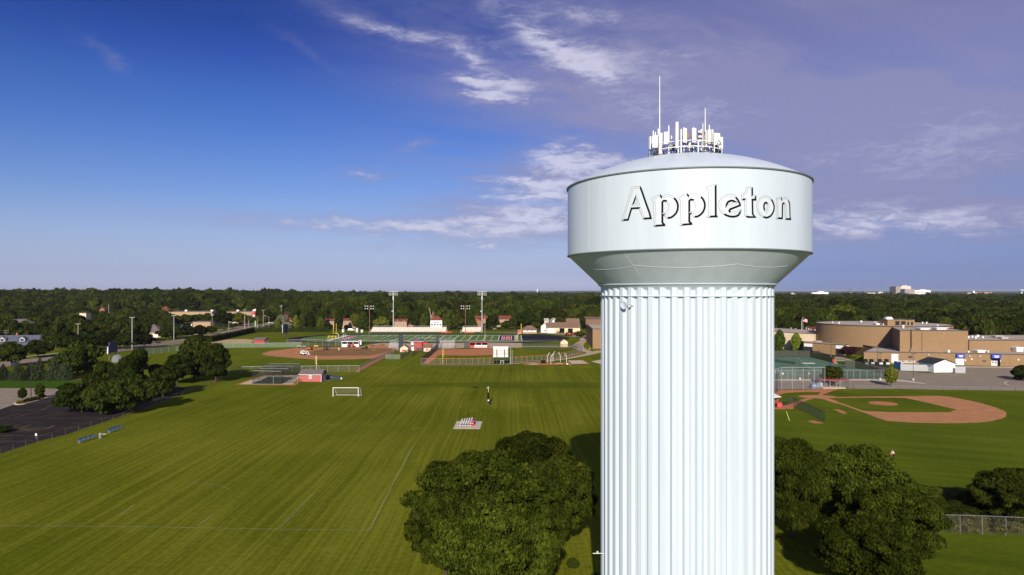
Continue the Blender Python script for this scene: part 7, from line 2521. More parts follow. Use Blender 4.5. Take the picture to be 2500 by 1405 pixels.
for px, d, lab in ((2048, 2900, 'thin tan crane jib leaning left on the skyline'),):
 x = XD(px, d)
 S('crane', MB().bar((4, 0, 0), (4, 0, 26), 0.9, 0.7, 5).bar((4, 0, 24), (-10, 0, 42), 0.6, 0.4, 5), M['tanwall'], lab, 'crane', (x, d, 0))


# ------------------------------------------------------------------ people
def figure(name, label, loc, rz, joints, radii, edges, mats, zcuts, hair='hair', cap=None):
 """one continuous skinned body; faces take skin, shirt or trousers by nearest joint"""
 me = bpy.data.meshes.new('body')
 me.from_pydata(joints, edges, [])
 ob = bpy.data.objects.new('body_skin', me)
 COL.objects.link(ob)
 md = ob.modifiers.new('skin', 'SKIN')
 md.use_smooth_shade = True
 for i, r in enumerate(radii):
  me.skin_vertices[0].data[i].radius = (r, r) if isinstance(r, float) else r
 me.skin_vertices[0].data[0].use_root = True
 ss = ob.modifiers.new('sub', 'SUBSURF')
 ss.levels = 2
 ss.render_levels = 2
 dg = bpy.context.evaluated_depsgraph_get()
 bm_ = bpy.data.meshes.new_from_object(ob.evaluated_get(dg))
 bpy.data.objects.remove(ob)
 bm_.materials.clear()
 for m in mats:
  bm_.materials.append(M[m])
 js = np.array(joints)
 for p in bm_.polygons:
  c = np.array(p.center)
  k = int(np.argmin(((js - c) ** 2).sum(1)))
  p.material_index = zcuts[k]
  p.use_smooth = True
 t = T(name, label, 'person', loc, rz)
 P('body', bm_, None, t)
 return t


def person_mower():
 # leaning forward, both hands ahead holding a long handled trimmer
 J = [(0, 0, 0.95), (0.05, 0, 1.12), (0.16, 0, 1.32), (0.22, 0, 1.44), (0.28, 0, 1.56), (0.31, 0, 1.66),
  (0.20, 0.19, 1.40), (0.34, 0.24, 1.16), (0.52, 0.12, 1.06), (0.20, -0.19, 1.40), (0.30, -0.25, 1.16), (0.46, -0.16, 1.00),
  (0.0, 0.10, 0.90), (0.10, 0.12, 0.50), (-0.02, 0.12, 0.08), (0.14, 0.12, 0.03), (0.0, -0.10, 0.90), (-0.06, -0.12, 0.50), (-0.22, -0.12, 0.10), (-0.06, -0.12, 0.03),
  (0.58, 0.10, 1.03), (0.52, -0.14, 0.97)]
 E_ = [(0, 1), (1, 2), (2, 3), (3, 4), (4, 5), (3, 6), (6, 7), (7, 8), (3, 9), (9, 10), (10, 11), (0, 12), (12, 13), (13, 14), (14, 15), (0, 16), (16, 17), (17, 18), (18, 19), (8, 20), (11, 21)]
 Rr = [0.15, 0.14, 0.155, 0.11, 0.075, 0.10, 0.075, 0.055, 0.04, 0.075, 0.055, 0.04, 0.10, 0.075, 0.055, 0.045, 0.10, 0.075, 0.055, 0.045, 0.04, 0.04]
 mi = [2, 1, 1, 1, 0, 0, 1, 1, 0, 1, 1, 0, 2, 2, 2, 2, 2, 2, 2, 2, 0, 0]
 x, y = G(2182, 1122)
 t = figure('person', 'person in a white shirt and dark trousers walking on the right field', (x, y, 0), R_(190), J, Rr, E_, ['skin', 'whitecloth', 'darkcloth'], mi)
 P('hair', MB().lathe([(0.115, 1.66), (0.12, 1.72), (0.09, 1.79), (0.001, 1.81)], 12, 0.30, 0), M['hair'], t, smooth=True)
 P('nose', MB().box(0.425, 0, 1.645, 0.035, 0.03, 0.045), M['skin'], t)
 for s in (-1, 1):
  P('eye', MB().box(0.405, s * 0.04, 1.69, 0.02, 0.03, 0.018), M['hair'], t)
  hnd = (0.60, 0.10, 1.02) if s > 0 else (0.54, -0.14, 0.96)
  fg = MB()
  for k in range(4):
   yy = hnd[1] - 0.03 + k * 0.02
   fg.bar((hnd[0], yy, hnd[2]), (hnd[0] + 0.05, yy, hnd[2] - 0.02 - 0.004 * k), 0.010).bar((hnd[0] + 0.05, yy, hnd[2] - 0.02 - 0.004 * k), (hnd[0] + 0.035, yy, hnd[2] - 0.06), 0.009)
  fg.bar((hnd[0] - 0.02, hnd[1] - s * 0.04, hnd[2]), (hnd[0] + 0.02, hnd[1] - s * 0.05, hnd[2] - 0.05), 0.011)
  P('hand', fg, M['skin'], t)
 q = T('leaf_blower', 'orange garden blower held by the person in the white shirt', 'blower', (x, y, 0), R_(190))
 P('motor', MB().box(0.56, 0.0, 0.86, 0.30, 0.30, 0.28, 0, 0.85), M['orange'], q)
 P('tube', MB().bar((0.7, 0, 0.95), (1.35, 0, 0.35), 0.05, 0.06, 8), M['rubber'], q)
 P('handle', MB().tube([(0.45, -0.12, 1.14), (0.56, -0.14, 1.0), (0.60, 0.1, 1.02)], 0.02), M['rubber'], q)


person_mower()


def person_walk():
 J = [(0, 0, 0.95), (0.06, 0, 1.12), (0.14, 0, 1.30), (0.18, 0, 1.42), (0.22, 0, 1.52), (0.25, 0, 1.62),
  (0.16, 0.19, 1.38), (0.30, 0.22, 1.14), (0.52, 0.16, 1.08), (0.16, -0.19, 1.38), (0.30, -0.22, 1.14), (0.52, -0.16, 1.08),
  (0.0, 0.10, 0.90), (0.18, 0.12, 0.52), (0.14, 0.12, 0.08), (0.28, 0.12, 0.03), (0.0, -0.10, 0.90), (-0.10, -0.12, 0.50), (-0.34, -0.12, 0.14), (-0.20, -0.12, 0.05)]
 E_ = [(0, 1), (1, 2), (2, 3), (3, 4), (4, 5), (3, 6), (6, 7), (7, 8), (3, 9), (9, 10), (10, 11), (0, 12), (12, 13), (13, 14), (14, 15), (0, 16), (16, 17), (17, 18), (18, 19)]
 Rr = [0.14, 0.13, 0.145, 0.10, 0.07, 0.10, 0.07, 0.05, 0.04, 0.07, 0.05, 0.04, 0.095, 0.07, 0.05, 0.045, 0.095, 0.07, 0.05, 0.045]
 mi = [1, 1, 1, 1, 0, 0, 1, 0, 0, 1, 0, 0, 1, 0, 0, 2, 1, 0, 0, 2]
 x, y = G(1392, 893)
 t = figure('person', 'person in black with fair hair pushing a small cart beside the white mat', (x, y, 0), R_(170), J, Rr, E_, ['skin', 'darkcloth', 'whitecloth'], mi)
 P('hair', MB().lathe([(0.12, 1.56), (0.125, 1.68), (0.09, 1.75), (0.001, 1.77)], 12, 0.235, 0), M['blond'], t, smooth=True)
 for s in (-1, 1):
  fg = MB()
  for k in range(4):
   fg.bar((0.54, s * 0.16 - 0.03 + k * 0.02, 1.08), (0.59, s * 0.16 - 0.03 + k * 0.02, 1.05), 0.010)
  P('hand', fg, M['skin'], t)
 q = T('push_cart', 'small white cart pushed by the fair haired person', 'cart', (x, y, 0), R_(170))
 P('tub', MB().prism([(0.75, -0.3), (1.35, -0.3), (1.35, 0.3), (0.75, 0.3)], 0.35, 0.85, True, True), M['white'], q)
 P('handle', MB().tube([(0.56, -0.2, 1.07), (0.56, 0.2, 1.07)], 0.02).tube([(0.56, 0.2, 1.07), (0.8, 0.2, 0.8)], 0.02).tube([(0.56, -0.2, 1.07), (0.8, -0.2, 0.8)], 0.02), M['grey_metal'], q)
 for s in (-1, 1):
  P('wheel', MB().bar((1.0, s * 0.32, 0.2), (1.0, s * 0.38, 0.2), 0.2, None, 12), M['rubber'], q)


person_walk()


def person_stand():
 J = [(0, 0, 0.95), (0, 0, 1.12), (0, 0, 1.30), (0, 0, 1.44), (0, 0, 1.54), (0.02, 0, 1.66),
  (0, 0.19, 1.40), (0.02, 0.24, 1.12), (0.08, 0.25, 0.88), (0, -0.19, 1.40), (0.02, -0.24, 1.12), (0.08, -0.25, 0.88),
  (0.0, 0.10, 0.90), (0.02, 0.12, 0.50), (0.0, 0.13, 0.08), (0.14, 0.13, 0.03), (0.0, -0.10, 0.90), (0.02, -0.12, 0.50), (0.0, -0.13, 0.08), (0.14, -0.13, 0.03)]
 E_ = [(0, 1), (1, 2), (2, 3), (3, 4), (4, 5), (3, 6), (6, 7), (7, 8), (3, 9), (9, 10), (10, 11), (0, 12), (12, 13), (13, 14), (14, 15), (0, 16), (16, 17), (17, 18), (18, 19)]
 Rr = [0.14, 0.13, 0.15, 0.10, 0.07, 0.10, 0.07, 0.05, 0.04, 0.07, 0.05, 0.04, 0.095, 0.07, 0.05, 0.045, 0.095, 0.07, 0.05, 0.045]
 mi = [1, 1, 1, 1, 0, 0, 1, 1, 0, 1, 1, 0, 1, 1, 1, 1, 1, 1, 1, 1]
 x, y = G(827.5, 857)
 t = figure('person', 'person in pale clothes standing on the dug up infield', (x, y, 0), R_(-90), J, Rr, E_, ['skin', 'whitecloth'], mi)
 P('hair', MB().lathe([(0.11, 1.66), (0.115, 1.73), (0.08, 1.79), (0.001, 1.80)], 10, 0.01, 0), M['hair'], t, smooth=True)


person_stand()
# ------------------------------------------------------------------ trees
def leaf_mesh(name, lobes, n, leaf, seed, mat_, up=0.35, jit=0.9, low=-0.75, extra_mb=None, extra_mat=None, aspect=0.6, fuzz=(0.78, 1.07)):
 """many small leaf faces spread over overlapping clumps; lobes = [(centre, radii)]"""
 r = np.random.default_rng(seed)
 c = np.array([l[0] for l in lobes], float)
 ra = np.array([l[1] for l in lobes], float)
 wgt = (ra[:, 0] * ra[:, 1] + ra[:, 0] * ra[:, 2] + ra[:, 1] * ra[:, 2])
 k = r.choice(len(lobes), size=int(n * 2.6), p=wgt / wgt.sum())
 u = r.normal(size=(len(k), 3))
 u /= np.linalg.norm(u, axis=1, keepdims=True)
 u[:, 2] = np.where(u[:, 2] < low, -u[:, 2], u[:, 2])
 p = c[k] + ra[k] * u * r.uniform(fuzz[0], fuzz[1], (len(k), 1))
 keep = np.ones(len(k), bool)
 for i in range(len(lobes)):
  dd = (((p - c[i]) / ra[i]) ** 2).sum(1)
  keep &= ~((dd < 0.60) & (k != i))
 p, u, k = p[keep][:n], u[keep][:n], k[keep][:n]
 nn = u / ra[k]
 nn /= np.linalg.norm(nn, axis=1, keepdims=True)
 nn = nn + r.normal(size=nn.shape) * jit * 0.55 + np.array([0, 0, up])
 nn /= np.linalg.norm(nn, axis=1, keepdims=True)
 t = np.cross(nn, r.normal(size=nn.shape))
 t /= np.linalg.norm(t, axis=1, keepdims=True)
 b = np.cross(nn, t)
 s = leaf * r.uniform(0.6, 1.35, (len(p), 1))
 bend = nn * s * r.uniform(-0.25, 0.1, (len(p), 1))
 v = np.stack([p + t * s, p + b * s * aspect + bend, p - t * s, p - b * s * aspect + bend], 1).reshape(-1, 3)
 m = len(p)
 nv0 = m * 4
 verts = v
 loops = np.arange(nv0)
 starts = np.arange(0, nv0, 4)
 totals = np.full(m, 4)
 mi = np.zeros(m, int)
 if extra_mb is not None:
  ev = np.array(extra_mb.v, float)
  el, es, et = [], [], []
  pos = nv0
  for f in extra_mb.f:
   es.append(pos)
   et.append(len(f))
   el += [i + nv0 for i in f]
   pos += len(f)
  verts = np.concatenate([v, ev])
  loops = np.concatenate([loops, np.array(el)])
  starts = np.concatenate([starts, np.array(es)])
  totals = np.concatenate([totals, np.array(et)])
  mi = np.concatenate([mi, np.ones(len(es), int)])
 me = bpy.data.meshes.new(name)
 me.vertices.add(len(verts))
 me.vertices.foreach_set('co', verts.astype(np.float32).ravel())
 me.loops.add(len(loops))
 me.loops.foreach_set('vertex_index', loops.astype(np.int32))
 me.polygons.add(len(starts))
 me.polygons.foreach_set('loop_start', starts.astype(np.int32))
 me.polygons.foreach_set('loop_total', totals.astype(np.int32))
 me.materials.append(mat_)
 if extra_mat is not None:
  me.materials.append(extra_mat)
  me.polygons.foreach_set('material_index', mi.astype(np.int32))
 me.update()
 me.validate()
 return me


def lobes_round(seed, n=22, spread=0.66, rad=(0.26, 0.42), zr=0.5, zc=0.52, flat=0.85, drop=0.14, core=0.50):
 """clump centres of a broad crown, unit size: x,y in -1..1, z in 0..1"""
 r = np.random.default_rng(seed)
 out = [((0, 0, zc), (core, core, core * 0.6))]
 g_ = math.pi * (3 - math.sqrt(5))
 ax = r.uniform(-0.12, 0.12, 2)
 for i in range(n):
  z = 1 - 1.96 * (i + 0.5) / n
  rr_ = math.sqrt(max(0, 1 - z * z))
  a = i * g_ + r.uniform(-0.6, 0.6)
  if r.uniform() < drop:
   continue
  q = spread * r.uniform(0.74, 1.22)
  k = r.uniform(*rad)
  out.append(((rr_ * math.cos(a) * q + ax[0] * z, rr_ * math.sin(a) * q + ax[1] * z, zc + z * (zr - 0.16) * r.uniform(0.80, 1.10)), (k * r.uniform(0.85, 1.2), k * r.uniform(0.85, 1.2), k * 0.5 * r.uniform(0.75, 1.1) * flat)))
 return out


def trunk_mb(h=1.0, r=0.03, seed=1, limbs=5, spread=0.45, top=0.75):
 rr_ = random.Random(seed)
 mb = MB()
 mb.bar((0, 0, -0.02), (0.01, 0, h * 0.28), r, r * 0.78, 7).bar((0.01, 0, h * 0.28), (0.0, 0.01, h * top), r * 0.78, r * 0.25, 6)
 for k in range(limbs):
  a = 2 * math.pi * k / limbs + rr_.uniform(-0.4, 0.4)
  z0 = h * rr_.uniform(0.22, 0.45)
  q = spread * rr_.uniform(0.6, 1.0)
  mid = (math.cos(a) * q * 0.5, math.sin(a) * q * 0.5, z0 + h * 0.18)
  mb.bar((0, 0, z0), mid, r * 0.5, r * 0.32, 5).bar(mid, (math.cos(a) * q, math.sin(a) * q, z0 + h * rr_.uniform(0.28, 0.42)), r * 0.32, r * 0.1, 5)
 return mb


LEAFN = {'near': (48000, 0.0225), 'mid': (5200, 0.068), 'far': (1300, 0.135)}
PROTO = {}


def proto(kind, lod, k, matname=None):
 key = (kind, lod, k, matname)
 if key in PROTO:
  return PROTO[key]
 n, s = LEAFN[lod]
 sd_ = hash((kind, k)) % 1000 if False else (sum(ord(c) for c in kind) * 7 + k * 13)
 if kind == 'broad':
  lb = lobes_round(sd_, {'near': 110, 'mid': 40, 'far': 16}[lod], 0.76, {'near': (0.09, 0.22), 'mid': (0.18, 0.36), 'far': (0.32, 0.46)}[lod])
  me = leaf_mesh('broad_crown', lb, n, s, sd_, M[matname or 'leaf_wood'], fuzz=(0.66, 1.22) if lod == 'near' else (0.74, 1.14))
 elif kind == 'tall':
  lb = lobes_round(sd_, {'near': 40, 'mid': 24, 'far': 14}[lod], 0.68, (0.20, 0.40), zr=0.56, zc=0.5, flat=0.7, drop=0.2)
  me = leaf_mesh('tall_crown', lb, n, s, sd_, M[matname or 'leaf_wood'], fuzz=(0.66, 1.22) if lod == 'near' else (0.74, 1.14))
 elif kind == 'oval':
  r = np.random.default_rng(sd_)
  lb = [((0, 0, 0.45), (0.55, 0.55, 0.38))]
  for i in range(22):
   z = (i + 0.5) / 22
   w = 0.72 * math.sin(math.pi * min(1, (z * 0.92 + 0.10))) ** 0.7
   a = i * 2.4 + r.uniform(-0.4, 0.4)
   lb.append(((math.cos(a) * w * 0.7, math.sin(a) * w * 0.7, 0.05 + 0.9 * z), (0.34, 0.34, 0.14)))
  me = leaf_mesh('oval_crown', lb, n, s, sd_, M[matname or 'leaf_bright'], up=0.2)
 elif kind == 'spruce':
  lb = []
  r = np.random.default_rng(sd_)
  for i in range(10):
   z = i / 10
   w = (1 - z) ** 0.85
   nb = int(9 * w) + 3
   for j in range(nb):
    a = 2 * math.pi * (j + r.uniform(-0.25, 0.25)) / nb + i * 0.7
    for q0, zz in ((0.35, 0.02), (0.62, -0.005), (0.86, -0.035)):
     q = w * q0 * r.uniform(0.9, 1.12)
     lb.append(((math.cos(a) * q, math.sin(a) * q, max(0.01, 0.05 + z * 0.90 + zz * 1.3)), (0.05 + 0.15 * w, 0.05 + 0.15 * w, 0.022)))
  lb.append(((0, 0, 0.95), (0.05, 0.05, 0.06)))
  me = leaf_mesh('spruce_crown', lb, n, s * 0.8, sd_, M[matname or 'needles'], up=0.15, aspect=0.32)
 elif kind == 'pine':
  lb = lobes_round(sd_, 24, 0.74, (0.24, 0.40), zr=0.5, zc=0.45, flat=0.55)
  me = leaf_mesh('pine_crown', lb, n, s * 0.8, sd_, M[matname or 'needles'], up=0.3, aspect=0.35)
 PROTO[key] = me
 return me


NEAR_TRUNKS = [trunk_mb(1.0, 0.026, q, 11, 0.40, 0.85).mesh('trunk', M['trunk']) for q in (5, 6, 7)]
TRUNKS = [trunk_mb(1.0, 0.030, q).mesh('trunk', M['trunk']) for q in (1, 2, 3)]
_tc = [0]


def tree(label, x, y, h, w, kind='broad', lod='mid', k=0, matname=None, group=None, name='broadleaf_tree', z=0.0, cb=0.20, rz=None, depth=None):
 """x,y foot; h height; w crown width; cb = height of the crown's underside as a share of h"""
 _tc[0] += 1
 t = T(name, label, 'tree', (x, y, z), rng.uniform(0, 6.28) if rz is None else rz, group)
 c = P('crown', proto(kind, lod, k, matname), None, t)
 c.location = (0, 0, h * cb)
 d = w if depth is None else depth
 c.scale = (w / 2, d / 2, h * (1 - cb) * 0.985)
 tr = P('trunk', (NEAR_TRUNKS if lod == 'near' else TRUNKS)[_tc[0] % 3], None, t)
 tr.scale = (h * 0.85, h * 0.85, h)
 return t


def tp(label, px, d, ytop, wpx, kind='broad', lod='mid', k=0, matname=None, group=None, name='broadleaf_tree', cb=0.18, **kw):
 x = XD(px, d)
 z = zt(x, d)
 return tree(label, x, d, ZD(ytop, d) - z, wpx / F * d, kind, lod, k, matname, group, name, z, cb, **kw)


NM = 'leaf_near'
# clump in the foreground left of the tower
tp('big leafy tree left of the tower, broadest crown of the front clump', 1165, 76, 1090, 350, 'broad', 'near', 0, NM, cb=0.10)
tp('tree with the highest crown at the back of the front clump', 1288, 88, 1040, 235, 'broad', 'near', 1, NM, cb=0.12)
tp('tree of the front clump nearest the tower shadow', 1362, 77, 1100, 190, 'broad', 'near', 2, NM, cb=0.10)
tp('lower tree at the left side of the front clump', 1088, 69, 1180, 190, 'broad', 'near', 1, NM, cb=0.08)
tp('tree at the bottom edge of the photo in the front clump', 1215, 63, 1215, 330, 'broad', 'near', 2, NM, cb=0.06)
# clump right of the tower
tp('tree rising directly beside the right edge of the column', 1935, 82, 1064, 160, 'tall', 'near', 2, NM, cb=0.08)
tp('large dark tree with the highest crown right of the tower', 2070, 83, 1073, 260, 'broad', 'near', 0, NM, cb=0.10)
tp('broad dark tree at the bottom right of the tower', 2178, 72, 1172, 240, 'broad', 'near', 1, NM, cb=0.12)
tp('lower dark tree at the bottom edge right of the tower', 2120, 66, 1255, 260, 'broad', 'near', 2, NM, cb=0.10)
tp('dark leafy tree at the right edge of the photo', 2478, 87, 1134, 190, 'broad', 'near', 1, NM, cb=0.0)
tp('low dark tree beside the right edge tree', 2395, 91, 1200, 120, 'broad', 'near', 0, NM, cb=0.0)
tp('small loose green tree behind the big right clump', 2250, 96, 1182, 100, 'broad', 'near', 1, 'leaf_near', cb=0.08)

# cluster at the left car park
tp('broad green tree standing beside the spruces', 190, 240, 833, 106, 'tall', 'mid', 0, 'leaf_wood', cb=0.03)
tp('tall tree at the back of the dark left cluster', 325, 184, 845, 82, 'tall', 'mid', 1, 'leaf_dark', cb=0.14)
tp('dark bushy tree in the left cluster in front of the green one', 262, 188, 882, 84, 'broad', 'mid', 2, 'leaf_dark', cb=0.12)
tp('low spreading dark tree furthest left in the car park cluster', 200, 168, 932, 112, 'broad', 'mid', 0, 'leaf_dark', cb=0.0)
tp('low spreading dark tree in the middle of the car park cluster', 272, 165, 925, 120, 'broad', 'mid', 2, 'leaf_dark', cb=0.0)
tp('dark tree on the lawn side of the car park cluster', 335, 170, 915, 100, 'broad', 'mid', 0, 'leaf_dark', cb=0.10)
tp('dark tree standing alone right of the left cluster', 398, 192, 886, 84, 'tall', 'mid', 1, 'leaf_dark', cb=0.08)
tp('tallest of the loose trees left of the batting cage', 474, 226, 822, 100, 'tall', 'mid', 0, 'leaf_wood', cb=0.04)
tp('loose tree nearest the batting cage', 527, 224, 836, 74, 'tall', 'mid', 2, 'leaf_dark', cb=0.08)
tp('smaller loose tree left of the tallest one by the batting cage', 432, 218, 866, 72, 'broad', 'mid', 2, 'leaf_wood', cb=0.12)

SPL = {8: 'first spruce from the left behind the lawn strip', 44: 'second spruce from the left behind the lawn strip', 74: 'third spruce from the left behind the lawn strip', 97: 'fourth spruce from the left behind the lawn strip', 132: 'pale grey spruce beside the broad green tree', 158: 'spruce nearest the broad green tree'}
for (px, lb), yt in zip(SPL.items(), (886, 876, 882, 868, 870, 880)):
 tp(lb, px, 229, yt, 46, 'spruce', 'mid', px % 3, None, 'spruces along the lawn strip', 'spruce_tree', cb=0.02)
for px, d, yt, wp, lb in ((28, 270, 832, 64, 'dark round street tree at the left edge of the road'), (92, 305, 830, 66, 'dark round street tree in front of the slate roof'), (150, 336, 816, 50, 'dark street tree behind the broad green tree'),
      (205, 346, 812, 66, 'dark street tree behind the broad green tree, right one'), (262, 350, 813, 52, 'dark street tree behind the narrow scoreboard'), (310, 352, 811, 56, 'dark street tree left of the one with the visible trunk'),
      (352, 358, 812, 46, 'dark street tree with a visible trunk beside the road fence'), (404, 420, 797, 36, 'dark street tree right of the wide hip roof'), (428, 425, 796, 34, 'lighter street tree between two dark ones at the road'),
      (457, 434, 794, 44, 'dark street tree with a trunk at the bend of the road'), (488, 440, 794, 36, 'dark street tree at the end of the road row'), (514, 470, 795, 26, 'small dark tree by the filling station'),
      (485, 408, 818, 62, 'pale green tree at the near end of the hedge')):
 tp(lb, px, d, yt, wp, 'broad', 'mid', px % 3, 'leaf_dark' if 'dark' in lb else 'leaf_wood', 'street trees along the left road', cb=0.10)
for px, d, yt, wp, lb in ((40, 430, 780, 34, 'blue green spruce left of centre behind the slate roof'), (68, 428, 784, 40, 'broad blue green spruce behind the slate roof'), (95, 425, 790, 34, 'dark spruce right of the broad blue green one')):
 tp(lb, px, d, yt, wp, 'spruce', 'mid', px % 3, None, 'spruces behind the slate roof', 'spruce_tree', cb=0.02)

# trees round the stadium and garage
for px, d, yt, wp, kd, mt, lb in (
  (688, 520, 767, 30, 'broad', 'leaf_silver', 'silvery pale tree behind the hedge'), (700, 515, 786, 26, 'broad', 'leaf_silver', 'lower silvery tree beside the taller one'),
  (678, 512, 777, 18, 'oval', 'leaf_bright', 'narrow green tree in front of the silvery one'), (722, 520, 772, 20, 'oval', 'leaf_bright', 'narrow bright tree right of the silvery ones'), (738, 522, 768, 24, 'oval', 'leaf_wood', 'narrow dark green tree right of the bright one'),
  (757, 528, 764, 34, 'oval', 'leaf_dark', 'dark oval tree behind the hedge'), (783, 520, 776, 26, 'oval', 'leaf_bright', 'bright oval tree at the right end of the hedge'), (784, 530, 762, 20, 'oval', 'leaf_wood', 'narrow reddish green tree behind the bright oval one'), (802, 524, 790, 24, 'broad', 'leaf_dark', 'low dark tree at the hedge end'),
  (828, 522, 758, 24, 'oval', 'leaf_wood', 'tall narrow tree between two row houses'), (846, 530, 793, 12, 'broad', 'leaf_dark', 'small dark shrub tree in front of the row house'), (886, 524, 763, 34, 'oval', 'leaf_wood', 'oval tree right of the row house'),
  (908, 530, 770, 26, 'broad', 'leaf_wood', 'tree left of the yellow green one by the bleachers'), (932, 528, 773, 36, 'broad', 'leaf_bright', 'bright yellow green round tree behind the bleachers'), (868, 545, 764, 24, 'broad', 'leaf_bright', 'bright tree behind the row house roof'),
  (1034, 530, 768, 26, 'oval', 'leaf_wood', 'oval tree left of the press box'), (1010, 545, 766, 24, 'broad', 'leaf_wood', 'tree behind the row house left of the press box'), (1092, 526, 776, 28, 'oval', 'leaf_wood', 'oval tree right of the press box'),
  (1115, 528, 768, 34, 'broad', 'leaf_wood', 'wide tree right of the press box'), (1150, 526, 758, 26, 'oval', 'leaf_dark', 'tall dark tree left of the brick gable'), (1160, 522, 786, 18, 'oval', 'leaf_wood', 'small oval tree in front of the brick gable'),
  (430, 625, 769, 30, 'broad', 'leaf_dark', 'dark tree at the left end of the tan shop'), (490, 632, 766, 26, 'broad', 'leaf_wood', 'tree before the right half of the tan shop'), (456, 628, 767, 26, 'broad', 'leaf_wood', 'low tree before the left half of the tan shop'), (572, 610, 766, 22, 'broad', 'leaf_dark', 'dark tree before the left half of the brown shop'), (599, 615, 767, 22, 'broad', 'leaf_dark', 'dark tree before the right half of the brown shop'),
  (440, 600, 772, 40, 'broad', 'leaf_wood', 'tree in front of the left end of the tan shop'), (468, 610, 768, 34, 'broad', 'leaf_dark', 'dark tree before the middle of the tan shop'), (508, 590, 763, 26, 'broad', 'leaf_wood', 'tree behind the filling station roof'), (545, 575, 758, 50, 'broad', 'leaf_dark', 'large dark tree between the two flat roofed shops'), (584, 580, 763, 34, 'broad', 'leaf_bright', 'olive tree in front of the brown shop'), (612, 600, 770, 16, 'broad', 'leaf_wood', 'small tree below the red sign pylon'), (636, 575, 768, 26, 'broad', 'leaf_wood', 'tree right of the red sign pylon'), (660, 600, 762, 30, 'broad', 'leaf_wood', 'tree behind the tall pale utility pole'),
  (1203, 530, 767, 32, 'broad', 'leaf_dark', 'dark tree right of the tall floodlight tower'), (1190, 527, 785, 20, 'broad', 'leaf_wood', 'lower tree beside the tall floodlight tower'), (1238, 532, 783, 30, 'broad', 'leaf_dark', 'wide low dark tree before the right row house'),
  (1256, 535, 770, 26, 'broad', 'leaf_wood', 'tree left of the large round tree'), (1285, 528, 757, 48, 'broad', 'leaf_wood', 'large round tree behind the pavilion'), (1308, 520, 785, 26, 'broad', 'leaf_wood', 'tree right of the large round one behind the pavilion'),
  (1366, 530, 772, 26, 'broad', 'leaf_wood', 'tree behind the maintenance garage'), (1420, 540, 770, 34, 'broad', 'leaf_wood', 'tree behind the right end of the garage'), (1450, 545, 752, 40, 'broad', 'leaf_wood', 'tree rising behind the gymnasium'),
  (1436, 560, 766, 20, 'broad', 'leaf_purple', 'dark purple tree behind the gymnasium')):
 tp(lb, px, d, yt, wp, kd, 'mid', px % 3, mt, None, cb=0.08)
tp('round yellow green bush tree beside the orange tractors', 1415, 436, 808, 24, 'broad', 'mid', 1, 'leaf_bright', cb=0.05)
# dead tree
x, d = XD(1053, 545), 545
t = T('dead_tree', 'bare bleached dead tree beside the press box roof', 'tree', (x, d, 0))
h = ZD(752, d)
P('trunk', MB().bar((0, 0, 0), (-0.3, 0, h * 0.55), 0.5, 0.35, 7).bar((-0.3, 0, h * 0.55), (-1.6, 0, h), 0.35, 0.15, 6), M['deadwood'], t)
mb = MB()
mb.bar((-0.3, 0, h * 0.5), (1.6, 0, h * 0.85), 0.28, 0.12, 6).bar((1.2, 0, h * 0.78), (2.6, 0.4, h * 0.74), 0.13, 0.05, 5).bar((-1.2, 0, h * 0.85), (-2.6, 0, h * 0.99), 0.14, 0.05, 5).bar((0.2, 0, h * 0.35), (2.6, 0, h * 0.5), 0.22, 0.07, 5)
P('bare_limb', mb, M['deadwood'], t)

# school trees
tp('green tree beside the cream wall nearest the tower', 1903, 345, 808, 34, 'oval', 'mid', 0, 'leaf_wood', 'trees by the cream wall', cb=0.04)
tp('lighter green tree in front of the cream wall', 1944, 340, 816, 33, 'oval', 'mid', 1, 'leaf_bright', 'trees by the cream wall', cb=0.04)
tp('dark purple leaved tree in front of the brick wing', 2069, 306, 846, 38, 'broad', 'mid', 2, 'leaf_purple', None, cb=0.12)
x, y = G(2031, 940)
tree('round green tree behind the red dugout roof', x, y, 48 / F * y, 52 / F * y, 'broad', 'mid', 0, 'leaf_wood', None, cb=0.10)
x, y = G(2175, 944)
tree('small bright tree on the kerb beside the school car park', x, y, 47 / F * y, 37 / F * y, 'oval', 'mid', 2, 'leaf_bright', None, cb=0.22)
x, y = G(2500, 930)
tree('dark green bushy tree at the right edge of the school car park', x, y, 40 / F * y, 46 / F * y, 'broad', 'mid', 1, 'leaf_dark', None, cb=0.05)
x, y = G(2484, 929)
tree('low dark red shrub beside the bushy tree at the right edge', x, y, 12 / F * y, 18 / F * y, 'broad', 'mid', 2, 'leaf_purple', None, 'shrub', cb=0.0)
tp('blue spruce behind the flag pole', 1964, 392, 786, 26, 'spruce', 'mid', 0, None, None, 'spruce_tree', cb=0.02)
tp('large rounded tree behind the school nearest the tower', 1940, 430, 752, 38, 'oval', 'mid', 1, 'leaf_wood', None, cb=0.05)
tp('paler round tree standing out behind the auditorium', 2055, 520, 742, 64, 'broad', 'mid', 0, 'leaf_bright', None, cb=0.08)
tp('pale tree standing out right of the brick block', 2310, 430, 772, 26, 'broad', 'mid', 1, 'leaf_bright', None, cb=0.05)
tp('dark purple tree behind the right school wing', 2492, 400, 782, 28, 'broad', 'mid', 1, 'leaf_purple', None, cb=0.05)

